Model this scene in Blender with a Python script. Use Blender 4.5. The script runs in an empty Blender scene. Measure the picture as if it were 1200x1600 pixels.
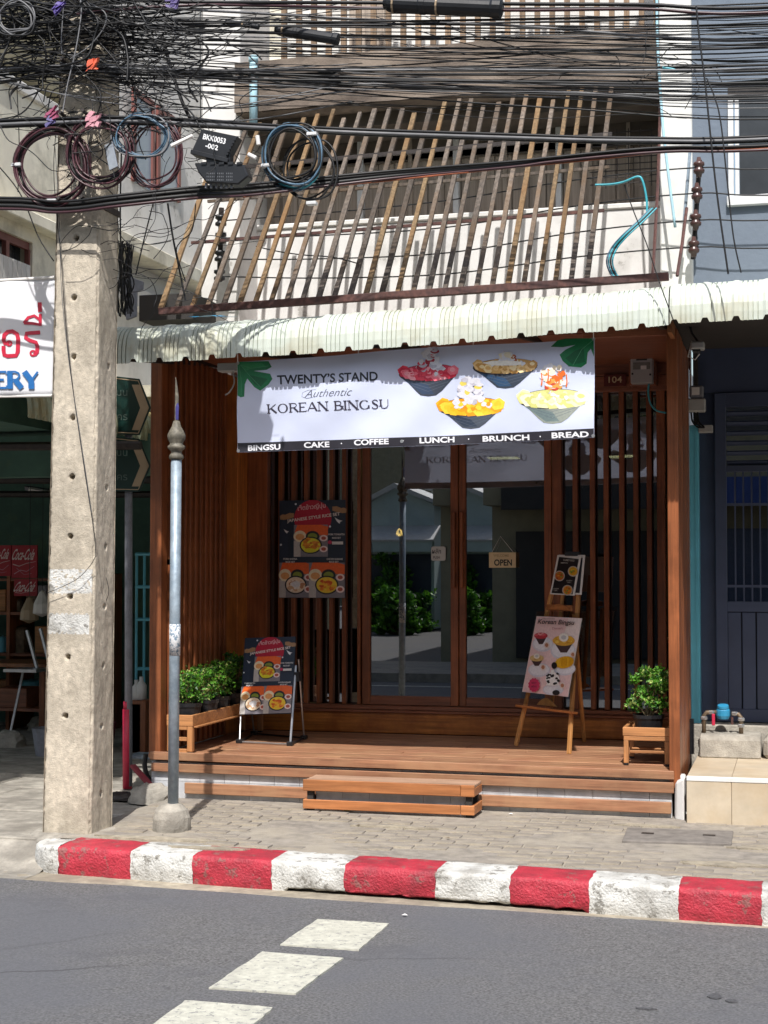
import bpy, math, random
from mathutils import Vector, Matrix, Euler, noise
from mathutils.geometry import tessellate_polygon
R = math.radians
SC = bpy.context.scene
COL = SC.collection
rnd = random.Random(7)

# ------------------------------------------------------------------ camera, sky, sun, exposure
CAM = Vector((0.0, -11.09, 1.745)); YAW = 14.9; PITCH = 2.14; FPX = 2408.0
CM = Euler((R(90 + PITCH), 0, R(YAW)), 'XYZ').to_matrix()
cd = bpy.data.cameras.new("camera"); cam = bpy.data.objects.new("camera", cd); COL.objects.link(cam)
cam.location = CAM; cam.rotation_euler = (R(90 + PITCH), 0, R(YAW))
cd.sensor_fit = 'VERTICAL'; cd.sensor_height = 36; cd.lens = 36 * FPX / 1600; cd.clip_end = 600; cd.clip_start = 0.05
SC.camera = cam
SUN_DIR = Vector((-0.21, 1.0, -1.36)).normalized()
w = bpy.data.worlds.new("World"); SC.world = w; w.use_nodes = True
nt = w.node_tree; nt.nodes.clear()
sky = nt.nodes.new('ShaderNodeTexSky'); sky.sky_type = 'NISHITA'; sky.sun_disc = False
sky.sun_elevation = math.asin(-SUN_DIR.z); sky.sun_rotation = math.atan2(-SUN_DIR.x, -SUN_DIR.y) % (2 * math.pi)
sky.air_density = 1.3; sky.dust_density = 2.5
bg = nt.nodes.new('ShaderNodeBackground'); bg.inputs[1].default_value = 0.14
wo = nt.nodes.new('ShaderNodeOutputWorld')
nt.links.new(sky.outputs[0], bg.inputs[0]); nt.links.new(bg.outputs[0], wo.inputs[0])
sl = bpy.data.lights.new("sun", 'SUN'); sl.energy = 4.6; sl.angle = R(0.53); sl.color = (1, 0.972, 0.935)
so = bpy.data.objects.new("sun", sl); COL.objects.link(so)
so.rotation_euler = SUN_DIR.to_track_quat('-Z', 'Y').to_euler(); so.location = (3, -12, 14)
SC.view_settings.view_transform = 'Standard'; SC.view_settings.look = 'None'
SC.view_settings.exposure = 0.25; SC.view_settings.gamma = 1; SC.view_settings.use_curve_mapping = False
try:
    SC.cycles.max_bounces = 8; SC.cycles.transparent_max_bounces = 12
except Exception: pass

# ------------------------------------------------------------------ helpers
def at(px, py, y=None, z=None, x=None, plane=None):
    """measured spot of the photograph -> point of the real plane it lies on"""
    d = CM @ Vector(((px - 600) / FPX, (800 - py) / FPX, -1))
    if y is not None: t = (y - CAM.y) / d.y
    elif z is not None: t = (z - CAM.z) / d.z
    elif x is not None: t = (x - CAM.x) / d.x
    else: t = (plane[0] - CAM).dot(plane[1]) / d.dot(plane[1])
    return CAM + d * t

def lin(h):
    if not isinstance(h, str): return tuple(h)
    h = h.lstrip('#'); o = []
    for i in (0, 2, 4):
        c = int(h[i:i + 2], 16) / 255
        o.append(c / 12.92 if c <= 0.04045 else ((c + 0.055) / 1.055) ** 2.4)
    return tuple(o)

class MB:
    def __init__(s): s.v = []; s.f = []; s.m = []; s.mi = 0
    def add(s, vs, fs):
        b = len(s.v); s.v += [tuple(v) for v in vs]
        s.f += [tuple(b + i for i in f) for f in fs]; s.m += [s.mi] * len(fs)
        return s
    def box(s, x0, x1, y0, y1, z0, z1):
        if x0 > x1: x0, x1 = x1, x0
        if y0 > y1: y0, y1 = y1, y0
        if z0 > z1: z0, z1 = z1, z0
        return s.add([(x0, y0, z0), (x1, y0, z0), (x1, y1, z0), (x0, y1, z0), (x0, y0, z1), (x1, y0, z1), (x1, y1, z1), (x0, y1, z1)],
              [(0, 3, 2, 1), (4, 5, 6, 7), (0, 1, 5, 4), (1, 2, 6, 5), (2, 3, 7, 6), (3, 0, 4, 7)])
    def obox(s, c, a, b, d):
        c = Vector(c); a = Vector(a); b = Vector(b); d = Vector(d)
        if a.cross(b).dot(d) < 0: a = -a
        v = [c - a - b - d, c + a - b - d, c + a + b - d, c - a + b - d, c - a - b + d, c + a - b + d, c + a + b + d, c - a + b + d]
        return s.add(v, [(0, 3, 2, 1), (4, 5, 6, 7), (0, 1, 5, 4), (1, 2, 6, 5), (2, 3, 7, 6), (3, 0, 4, 7)])
    def bar(s, p, q, w, h, up=(0, 0, 1)):
        p = Vector(p); q = Vector(q); d = q - p; u = Vector(up)
        side = d.cross(u)
        if side.length < 1e-6: side = d.cross(Vector((1, 0, 0)))
        side.normalize(); u = side.cross(d).normalized()
        return s.obox((p + q) / 2, d / 2, side * w / 2, u * h / 2)
    def tube(s, pts, r, n=8, cap=True):
        pts = [Vector(p) for p in pts]; m = len(pts)
        rs = r if isinstance(r, (list, tuple)) else [r] * m
        t0 = (pts[1] - pts[0]).normalized()
        u = t0.cross(Vector((0.123, 0.33, 0.9)));
        if u.length < 1e-3: u = t0.cross(Vector((1, 0, 0)))
        u.normalize(); vs = []; fs = []
        for i, p in enumerate(pts):
            t = (pts[min(i + 1, m - 1)] - pts[max(i - 1, 0)])
            t = t.normalized() if t.length > 1e-9 else t0
            u = (u - t * u.dot(t))
            u = u.normalized() if u.length > 1e-6 else t.orthogonal().normalized()
            v = t.cross(u)
            for k in range(n):
                a = 2 * math.pi * k / n
                vs.append(p + (u * math.cos(a) + v * math.sin(a)) * rs[i])
        for i in range(m - 1):
            for k in range(n):
                fs.append((i * n + k, i * n + (k + 1) % n, (i + 1) * n + (k + 1) % n, (i + 1) * n + k))
        if cap:
            fs.append(tuple(reversed(range(n)))); fs.append(tuple((m - 1) * n + k for k in range(n)))
        return s.add(vs, fs)
    def lathe(s, c, prof, n=16, axis=None):
        c = Vector(c); ax = Vector(axis or (0, 0, 1)).normalized()
        u = ax.orthogonal().normalized(); v = ax.cross(u); vs = []; fs = []
        for r, z in prof:
            for k in range(n):
                a = 2 * math.pi * k / n
                vs.append(c + ax * z + (u * math.cos(a) + v * math.sin(a)) * max(r, 1e-4))
        for i in range(len(prof) - 1):
            for k in range(n):
                fs.append((i * n + k, i * n + (k + 1) % n, (i + 1) * n + (k + 1) % n, (i + 1) * n + k))
        fs.append(tuple(reversed(range(n)))); fs.append(tuple((len(prof) - 1) * n + k for k in range(n)))
        return s.add(vs, fs)
    def prism(s, pts, off):
        off = Vector(off); n = len(pts); a = [Vector(p) for p in pts]; b = [p + off for p in a]
        fs = [tuple(range(n)), tuple(reversed(range(n, 2 * n)))]
        for i in range(n):
            j = (i + 1) % n; fs.append((i, n + i, n + j, j))
        return s.add(a + b, fs)
    def quad(s, a, b, c, d): return s.add([a, b, c, d], [(0, 1, 2, 3)])
    def grid(s, fn, nu, nv):
        vs = [fn(i / nu, j / nv) for j in range(nv + 1) for i in range(nu + 1)]
        W = nu + 1
        return s.add(vs, [(j * W + i, j * W + i + 1, (j + 1) * W + i + 1, (j + 1) * W + i) for j in range(nv) for i in range(nu)])

WL = {}
def wloc(o): return WL.get(o.name, Vector((0, 0, 0))) if o else Vector((0, 0, 0))
def obj(name, mb, mats, parent=None, bevel=0.0, smooth=False, kind=None, loc=None):
    off = wloc(parent) if parent else Vector(loc or (0, 0, 0))
    me = bpy.data.meshes.new(name)
    me.from_pydata([(v[0] - off.x, v[1] - off.y, v[2] - off.z) for v in mb.v], [], mb.f)
    if not isinstance(mats, (list, tuple)): mats = [mats]
    for m in mats: me.materials.append(m)
    if len(mats) > 1: me.polygons.foreach_set('material_index', mb.m)
    if smooth: me.polygons.foreach_set('use_smooth', [True] * len(me.polygons))
    me.update()
    o = bpy.data.objects.new(name, me); COL.objects.link(o)
    if parent: o.parent = parent; WL[o.name] = off
    else: o.location = off; WL[o.name] = off
    if bevel:
        b = o.modifiers.new('bevel', 'BEVEL'); b.width = bevel; b.segments = 1; b.limit_method = 'ANGLE'; b.angle_limit = R(50)
    if kind: o['kind'] = kind
    return o
def thing(name, label, cat, loc=(0, 0, 0), group=None):
    o = bpy.data.objects.new(name, None); COL.objects.link(o); o.empty_display_size = 0.1
    o.location = loc; WL[o.name] = Vector(loc); o['label'] = label; o['category'] = cat
    if group: o['group'] = group
    return o
def tag(o, label, cat, group=None):
    o['label'] = label; o['category'] = cat
    if group: o['group'] = group
    return o
def again(o, d, parent=None, name=None):
    c = o.copy(); COL.objects.link(c); c.parent = parent or o.parent
    c.location = Vector(o.location) + Vector(d); WL[c.name] = wloc(o)
    return c

# ------------------------------------------------------------------ materials
def mat(name, col, rough=0.6, var=0.15, scale=(6, 6, 6), bump=0.15, metal=0.0, stain=None, sfac=0.5, sscale=1.5, rv=0.0,
        fine=None, spec=None, trans=0.0, ramp=(0.42, 0.62), crack=None, flake=None):
    c = lin(col); m = bpy.data.materials.new(name); m.use_nodes = True
    n = m.node_tree.nodes; l = m.node_tree.links; b = n['Principled BSDF']
    tc = n.new('ShaderNodeTexCoord'); mp = n.new('ShaderNodeMapping')
    sc_ = scale if isinstance(scale, (tuple, list)) else (scale,) * 3
    mp.inputs['Scale'].default_value = sc_
    l.new(tc.outputs['Object'], mp.inputs[0])
    oi = n.new('ShaderNodeObjectInfo')
    vm = n.new('ShaderNodeVectorMath'); vm.operation = 'MULTIPLY_ADD'
    l.new(oi.outputs['Random'], vm.inputs[0]); vm.inputs[1].default_value = (37, 53, 71); l.new(mp.outputs[0], vm.inputs[2])
    no = n.new('ShaderNodeTexNoise'); no.inputs['Scale'].default_value = 1; no.inputs['Detail'].default_value = 7; no.inputs['Roughness'].default_value = 0.62
    l.new(vm.outputs[0], no.inputs['Vector'])
    mx = n.new('ShaderNodeMix'); mx.data_type = 'RGBA'
    mx.inputs[6].default_value = (*[x * (1 - var) for x in c], 1); mx.inputs[7].default_value = (*[min(1, x * (1 + var)) for x in c], 1)
    cr = n.new('ShaderNodeMapRange'); cr.inputs[1].default_value = 0.35; cr.inputs[2].default_value = 0.65
    l.new(no.outputs[0], cr.inputs[0]); l.new(cr.outputs[0], mx.inputs[0])
    out = mx.outputs[2]
    if stain:
        n2 = n.new('ShaderNodeTexNoise'); n2.inputs['Scale'].default_value = sscale; n2.inputs['Detail'].default_value = 8; n2.inputs['Roughness'].default_value = 0.65
        l.new(tc.outputs['Object'], n2.inputs['Vector'])
        r2 = n.new('ShaderNodeMapRange'); r2.inputs[1].default_value = ramp[0]; r2.inputs[2].default_value = ramp[1]; r2.inputs[4].default_value = sfac
        l.new(n2.outputs[0], r2.inputs[0])
        m2 = n.new('ShaderNodeMix'); m2.data_type = 'RGBA'; m2.inputs[7].default_value = (*lin(stain), 1)
        l.new(r2.outputs[0], m2.inputs[0]); l.new(out, m2.inputs[6]); out = m2.outputs[2]
    if crack:
        wn_ = n.new('ShaderNodeTexNoise'); wn_.inputs['Scale'].default_value = crack * 3; wn_.inputs['Detail'].default_value = 5; l.new(tc.outputs['Object'], wn_.inputs['Vector'])
        va = n.new('ShaderNodeVectorMath'); va.operation = 'MULTIPLY_ADD'; va.inputs[1].default_value = (.5, .5, .5); l.new(wn_.outputs['Color'], va.inputs[0]); l.new(tc.outputs['Object'], va.inputs[2])
        vo = n.new('ShaderNodeTexVoronoi'); vo.feature = 'DISTANCE_TO_EDGE'; vo.inputs['Scale'].default_value = crack; l.new(va.outputs[0], vo.inputs['Vector'])
        r4 = n.new('ShaderNodeMapRange'); r4.inputs[1].default_value = 0.0; r4.inputs[2].default_value = 0.010; r4.inputs[3].default_value = 1; r4.inputs[4].default_value = 0; l.new(vo.outputs['Distance'], r4.inputs[0])
        n5 = n.new('ShaderNodeTexNoise'); n5.inputs['Scale'].default_value = crack * .8; l.new(tc.outputs['Object'], n5.inputs['Vector'])
        r5 = n.new('ShaderNodeMapRange'); r5.inputs[1].default_value = 0.5; r5.inputs[2].default_value = 0.6; r5.inputs[4].default_value = .55; l.new(n5.outputs[0], r5.inputs[0])
        mm = n.new('ShaderNodeMath'); mm.operation = 'MULTIPLY'; l.new(r4.outputs[0], mm.inputs[0]); l.new(r5.outputs[0], mm.inputs[1])
        m4 = n.new('ShaderNodeMix'); m4.data_type = 'RGBA'; m4.inputs[7].default_value = (.02, .02, .02, 1); l.new(mm.outputs[0], m4.inputs[0]); l.new(out, m4.inputs[6]); out = m4.outputs[2]
    if flake:   # crisp worn patches: (colour, scale, threshold, strength)
        n6 = n.new('ShaderNodeTexNoise'); n6.inputs['Scale'].default_value = flake[1]; n6.inputs['Detail'].default_value = 9; n6.inputs['Roughness'].default_value = .7; l.new(tc.outputs['Object'], n6.inputs['Vector'])
        r6 = n.new('ShaderNodeMapRange'); r6.inputs[1].default_value = flake[2]; r6.inputs[2].default_value = flake[2] + .03; r6.inputs[4].default_value = flake[3]; l.new(n6.outputs[0], r6.inputs[0])
        m6 = n.new('ShaderNodeMix'); m6.data_type = 'RGBA'; m6.inputs[7].default_value = (*lin(flake[0]), 1); l.new(r6.outputs[0], m6.inputs[0]); l.new(out, m6.inputs[6]); out = m6.outputs[2]
    if rv:
        hs = n.new('ShaderNodeHueSaturation'); mr = n.new('ShaderNodeMapRange')
        mr.inputs[3].default_value = 1 - rv; mr.inputs[4].default_value = 1 + rv
        l.new(oi.outputs['Random'], mr.inputs[0]); l.new(mr.outputs[0], hs.inputs['Value']); l.new(out, hs.inputs['Color']); out = hs.outputs[0]
    l.new(out, b.inputs['Base Color'])
    b.inputs['Roughness'].default_value = rough; b.inputs['Metallic'].default_value = metal
    if spec is not None: b.inputs['Specular IOR Level'].default_value = spec
    if bump:
        bp = n.new('ShaderNodeBump'); bp.inputs['Strength'].default_value = bump; bp.inputs['Distance'].default_value = 0.01
        src = no.outputs[0]
        if fine:
            n3 = n.new('ShaderNodeTexNoise'); n3.inputs['Scale'].default_value = fine; n3.inputs['Detail'].default_value = 4
            l.new(tc.outputs['Object'], n3.inputs['Vector'])
            ad = n.new('ShaderNodeMath'); ad.operation = 'ADD'; l.new(no.outputs[0], ad.inputs[0]); l.new(n3.outputs[0], ad.inputs[1]); src = ad.outputs[0]
        l.new(src, bp.inputs['Height']); l.new(bp.outputs[0], b.inputs['Normal'])
    if trans:
        tr = n.new('ShaderNodeBsdfTranslucent'); l.new(out, tr.inputs['Color']); ms = n.new('ShaderNodeMixShader'); ms.inputs[0].default_value = trans
        l.new(b.outputs[0], ms.inputs[1]); l.new(tr.outputs[0], ms.inputs[2]); l.new(ms.outputs[0], n['Material Output'].inputs[0])
    return m
def emit(name, col, s):
    m = bpy.data.materials.new(name); m.use_nodes = True; b = m.node_tree.nodes['Principled BSDF']
    b.inputs['Base Color'].default_value = (*lin(col), 1); b.inputs['Emission Color'].default_value = (*lin(col), 1); b.inputs['Emission Strength'].default_value = s
    return m
def glass(name, tint, fac, rough=0.0):
    m = bpy.data.materials.new(name); m.use_nodes = True; n = m.node_tree.nodes; l = m.node_tree.links
    n.remove(n['Principled BSDF'])
    g = n.new('ShaderNodeBsdfGlossy'); g.inputs['Roughness'].default_value = rough
    t = n.new('ShaderNodeBsdfTransparent'); t.inputs[0].default_value = (*tint, 1)
    fr = n.new('ShaderNodeFresnel'); fr.inputs[0].default_value = 1.5
    ad = n.new('ShaderNodeMath'); ad.operation = 'ADD'; ad.inputs[1].default_value = fac; l.new(fr.outputs[0], ad.inputs[0])
    ms = n.new('ShaderNodeMixShader'); l.new(ad.outputs[0], ms.inputs[0]); l.new(t.outputs[0], ms.inputs[1]); l.new(g.outputs[0], ms.inputs[2])
    l.new(ms.outputs[0], n['Material Output'].inputs[0]); return m
def printmat():
    m = bpy.data.materials.new("printed_ink"); m.use_nodes = True; n = m.node_tree.nodes; l = m.node_tree.links; b = n['Principled BSDF']
    a = n.new('ShaderNodeAttribute'); a.attribute_name = 'Col'
    tc = n.new('ShaderNodeTexCoord'); no = n.new('ShaderNodeTexNoise'); no.inputs['Scale'].default_value = 60; no.inputs['Detail'].default_value = 3
    l.new(tc.outputs['Object'], no.inputs['Vector'])
    mr = n.new('ShaderNodeMapRange'); mr.inputs[3].default_value = 0.78; mr.inputs[4].default_value = 1.2
    hs = n.new('ShaderNodeHueSaturation'); l.new(no.outputs[0], mr.inputs[0]); l.new(mr.outputs[0], hs.inputs['Value']); l.new(a.outputs['Color'], hs.inputs['Color'])
    l.new(hs.outputs[0], b.inputs['Base Color']); b.inputs['Roughness'].default_value = 0.4
    return m
M = {}
def wood(name, col, axis, rough=0.5, var=0.3, rv=0.12, stain=None, sfac=0.5, bump=0.2, spec=None):
    s = [45, 45, 45]; s['xyz'.index(axis)] = 2.2; rv = rv * 1.6
    return mat(name, col, rough, var, tuple(s), bump, rv=rv, stain=stain, sfac=sfac, sscale=2.5, spec=spec)
M['wood_x'] = wood('wood_x', '#84523a', 'x', 0.45, stain='#7a4024', sfac=0.5)
M['deck'] = wood('deck_wood', '#91654a', 'x', 0.55, stain='#a5805f', sfac=0.55)
M['wood_y'] = wood('wood_y', '#8a5a38', 'y', 0.5)
M['wood_z'] = wood('wood_z', '#8c5230', 'z', 0.42, stain='#5a3018', sfac=0.5)
M['wood_panel'] = wood('wood_panel', '#b47236', 'z', 0.4, stain='#6a3412', sfac=0.6)
M['orange_x'] = wood('orange_x', '#a8682c', 'x', 0.35, var=0.35, stain='#7a3f16', sfac=0.8)
M['step'] = wood('step_wood', '#a66c42', 'x', 0.45, stain='#9a5c34', sfac=0.4)
M['step_top'] = wood('step_top', '#a58670', 'x', 0.55)
M['pine_z'] = wood('pine_z', '#c08a52', 'z', 0.45, var=0.15)
M['pine_x'] = wood('pine_x', '#a86a3c', 'x', 0.45, var=0.2)
M['stand'] = wood('stand_wood', '#a87448', 'x', 0.55, rv=0.1)
M['stand_z'] = wood('stand_wood_z', '#a87448', 'z', 0.55, rv=0.1)
M['old_slat'] = wood('old_slat', '#5e554d', 'z', 0.85, var=0.45, rv=0.28, stain='#5d4a36', sfac=0.8, bump=0.5)
M['old_slat_gold'] = wood('old_slat_gold', '#6c5940', 'z', 0.85, var=0.4, rv=0.2, stain='#6b4d2c', sfac=0.7, bump=0.5)
M['rail_slat'] = wood('rail_slat', '#8a735c', 'z', 0.8, var=0.3, rv=0.2)
M['rust'] = mat('rusty_steel', '#5a3a34', 0.7, 0.4, 30, 0.3, stain='#38282a', sfac=0.6, sscale=6)
M['dark_steel'] = mat('dark_steel', '#2c2522', 0.6, 0.3, 20, 0.2)
M['concrete'] = mat('concrete_pole', '#c2b7a5', 0.92, 0.2, 26, 0.5, stain='#8a8172', sfac=0.6, sscale=2.6, fine=150, flake=('#d8d0c0', 60, .63, .5))
M['concrete_grey'] = mat('concrete_grey', '#a39d92', 0.92, 0.22, 9, 0.6, stain='#6d6860', sfac=0.7, sscale=3, fine=90)
M['paver'] = mat('paver', '#827b74', 0.92, 0.2, 12, 0.5, stain='#b0a48d', sfac=0.7, sscale=1.3, rv=0.1, fine=110)
M['pave_base'] = mat('pavement_mortar', '#8a837a', 0.95, 0.25, 10, 0.6, stain='#a59c8c', sfac=0.7, sscale=1.8, crack=1.1, fine=90)
M['asphalt'] = mat('asphalt', '#656464', 0.9, 0.45, 75, 0.5, stain='#606166', sfac=0.7, sscale=0.7, fine=260, spec=0.3, crack=0.45, flake=('#56565a', 1.6, .60, .35))
M['gutter'] = mat('gutter_concrete', '#a09684', 0.95, 0.25, 16, 0.6, stain='#7d7567', sfac=0.7, sscale=3, fine=110)
M['cover'] = mat('cover_concrete', '#77716b', 0.9, 0.2, 12, 0.4)
M['tar'] = mat('tar', '#4c4c4e', 0.85, 0.3, 80, 0.4)
M['ground'] = mat('ground_dirt', '#8f887c', 0.95, 0.2, 4, 0.4)
M['mark'] = mat('marking_paint', '#c2c0b2', 0.75, 0.12, 30, 0.5, stain='#9a988e', sfac=0.6, sscale=9, fine=200, ramp=(0.45, 0.7), flake=('#7c7c7c', 26, .57, .75))
M['kerb_white'] = mat('kerb_white', '#cccbc6', 0.7, 0.1, 12, 0.9, stain='#8f8b83', sfac=0.75, sscale=5, fine=70, ramp=(0.46, 0.66), flake=('#77736b', 13, .565, .8))
M['kerb_red'] = mat('kerb_red', '#b0303f', 0.6, 0.15, 12, 0.9, stain='#7c3038', sfac=0.75, sscale=5, fine=70, ramp=(0.46, 0.68), flake=('#84605a', 13, .57, .75))
M['white_tile'] = mat('white_tile', '#c9cacb', 0.5, 0.1, 5, 0.1, stain='#8d8f94', sfac=0.6, sscale=3, rv=0.06)
M['beige_tile'] = mat('beige_tile', '#beb09a', 0.6, 0.1, 5, 0.15, stain='#b29c7c', sfac=0.6, sscale=2.5, rv=0.04)
M['white_wall'] = mat('white_wall', '#d8d6d3', 0.9, 0.05, 5, 0.2, stain='#9a968f', sfac=0.6, sscale=1.6, ramp=(0.5, 0.72), flake=('#77726a', 3.2, .62, .5))
M['white_clean'] = mat('white_render', '#dddcd8', 0.9, 0.04, 5, 0.2, stain='#bdb9b2', sfac=0.4, sscale=2.2)
M['cream_wall'] = mat('cream_wall', '#e4decc', 0.9, 0.1, 4, 0.25, stain='#6f6a5c', sfac=0.75, sscale=1.4, ramp=(0.48, 0.7))
M['brown_band'] = mat('stained_concrete', '#7d7166', 0.95, 0.3, (2, 2, 7), 0.5, stain='#4b413b', sfac=0.8, sscale=1.7, fine=50)
M['olive'] = mat('olive_wall', '#87806a', 0.9, 0.1, 4, 0.2)
M['green_wall'] = mat('green_wall', '#456358', 0.85, 0.15, 4, 0.2, stain='#6d7a48', sfac=0.5, sscale=1.2, ramp=(0.55, 0.7))
M['blue_wall'] = mat('blue_wall', '#6c7784', 0.8, 0.06, 5, 0.35, stain='#66707e', sfac=0.6, sscale=2.5, fine=20)
M['navy'] = mat('navy_paint', '#3e4860', 0.5, 0.1, 4, 0.08, rv=0.04)
M['teal'] = mat('teal_paint', '#62b2c6', 0.45, 0.1, 5, 0.1)
M['awning'] = mat('awning_sheet', '#c3cabf', 0.45, 0.06, (9, 9, 2), 0.05, stain='#aca488', sfac=0.75, sscale=2.2, rv=0.04, ramp=(0.45, 0.7))
M['awning_old'] = mat('awning_old', '#a9b39a', 0.6, 0.2, (12, 12, 2), 0.15, stain='#a38f5c', sfac=0.8, sscale=4)
M['cloth'] = mat('banner_cloth', '#dce4fc', 0.5, 0.02, 4, 0.1, trans=0.22)
M['vinyl'] = mat('vinyl', '#e0e0e4', 0.45, 0.03, 4, 0.05)
M['black'] = mat('black_plastic', '#1c1d20', 0.4, 0.2, 10, 0.1)
M['black_rubber'] = mat('black_rubber', '#0e0e10', 0.55, 0.3, 10, 0.1, rv=0.35)
M['grey_cable'] = mat('grey_cable', '#6a6a6c', 0.5, 0.2, 10, 0.1, rv=0.3)
M['brown_cable'] = mat('brown_cable', '#8a4a2c', 0.4, 0.3, 10, 0.1)
M['maroon_cable'] = mat('maroon_cable', '#43242a', 0.4, 0.3, 10, 0.1, rv=0.3)
M['blue_cable'] = mat('blue_cable', '#4a6478', 0.4, 0.3, 10, 0.1, rv=0.3)
M['teal_cable'] = mat('teal_cable', '#3fa0ae', 0.4, 0.2, 10, 0.1)
M['galv'] = mat('galvanised', '#97a4ae', 0.5, 0.18, 22, 0.15, metal=0.35, stain='#6f8292', sfac=0.5, sscale=9)
M['alu'] = mat('aluminium', '#b8b9ba', 0.35, 0.1, 20, 0.05, metal=0.8)
M['finial'] = mat('finial_metal', '#6f695c', 0.6, 0.4, 30, 0.4, stain='#4a463c', sfac=0.8, sscale=18)
M['paper'] = mat('paper', '#dddad6', 0.6, 0.04, 8, 0.05)
M['purple'] = mat('purple_ribbon', '#3e3a78', 0.6, 0.2, 20, 0.1)
M['sign_green'] = mat('sign_green', '#062a25', 0.4, 0.08, 5, 0.02)
M['sign_cream'] = mat('sign_cream', '#a08c72', 0.5, 0.08, 5, 0.02)
M['red_paint'] = mat('red_paint', '#b82544', 0.5, 0.12, 8, 0.1)
M['pole_grey'] = mat('pole_grey', '#7e7f86', 0.6, 0.2, 12, 0.15)
M['red_paint_dull'] = mat('red_paint_dull', '#7a2a34', 0.7, 0.2, 12, 0.2)
M['coke'] = mat('red_board', '#9a1426', 0.5, 0.1, 5, 0.05)
M['leaf'] = mat('leaf', '#5f9a2c', 0.5, 0.35, 30, 0, trans=0.3)
M['leaf_dark'] = mat('leaf_dark', '#33602a', 0.5, 0.35, 30, 0, trans=0.3)
M['leaf_pale'] = mat('leaf_pale', '#b4c470', 0.5, 0.3, 30, 0, trans=0.3)
M['stem'] = mat('stem', '#6a5a40', 0.8, 0.3, 30, 0.2)
M['soil'] = mat('soil', '#3a2c22', 0.95, 0.3, 20, 0.4)
M['glass'] = glass('window_glass', (0.20, 0.23, 0.25), 0.34)
M['glass_up'] = glass('window_glass_upper', (0.25, 0.28, 0.3), 0.10)
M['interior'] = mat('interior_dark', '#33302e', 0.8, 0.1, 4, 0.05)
M['interior_floor'] = mat('interior_floor', '#3a3026', 0.5, 0.2, 4, 0.05)
M['cabinet'] = mat('cabinet', '#8d8a84', 0.6, 0.1, 4, 0.05)
M['meter'] = mat('meter_housing', '#a7a8a6', 0.5, 0.08, 8, 0.05)
M['window_dark'] = mat('dark_pane', '#34373a', 0.2, 0.2, 3, 0.02)
M['pane_blue'] = mat('pane_blue', '#8c9aa8', 0.3, 0.1, 3, 0.02)
M['curtain'] = mat('curtain', '#a4978a', 0.9, 0.25, (40, 40, 1), 0.1)
M['frame_white'] = mat('frame_white', '#cfd0d0', 0.6, 0.08, 8, 0.1)
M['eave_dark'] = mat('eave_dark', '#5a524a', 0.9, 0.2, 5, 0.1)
M['red_frame'] = mat('red_frame', '#7a4a44', 0.6, 0.1, 8, 0.1)
M['pipe_blue'] = mat('pipe_pale_blue', '#a9cfdc', 0.5, 0.1, 8, 0.05)
M['meter_blue'] = mat('meter_blue', '#2f86ae', 0.4, 0.1, 10, 0.1)
M['brass'] = mat('old_brass', '#7a6a58', 0.5, 0.3, 20, 0.2, metal=0.5)
M['insul'] = mat('insulator', '#4a3430', 0.3, 0.2, 10, 0.05)
M['bulb'] = emit('warm_bulb', '#ffc060', 30)
M['led'] = emit('lit_lamp', '#ffe6a0', 7)
M['print'] = printmat()

# ------------------------------------------------------------------ flat print (lettering, posters)
TXT = {}
def glyphs(s, bold=0.0):
    k = (s, bold)
    if k not in TXT:
        cu = bpy.data.curves.new('t', 'FONT'); cu.body = s; cu.resolution_u = 4; cu.offset = bold; cu.fill_mode = 'FRONT'
        o = bpy.data.objects.new('t', cu); COL.objects.link(o)
        me = bpy.data.meshes.new_from_object(o.evaluated_get(bpy.context.evaluated_depsgraph_get()))
        vs = [(v.co.x, v.co.y) for v in me.vertices]; fs = [tuple(p.vertices) for p in me.polygons]
        bpy.data.objects.remove(o); bpy.data.curves.remove(cu); bpy.data.meshes.remove(me)
        x0 = min(v[0] for v in vs); x1 = max(v[0] for v in vs); y0 = min(v[1] for v in vs); y1 = max(v[1] for v in vs)
        TXT[k] = ([((v[0] - x0) / (x1 - x0), (v[1] - y0) / (y1 - y0)) for v in vs], fs)
    return TXT[k]
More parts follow.
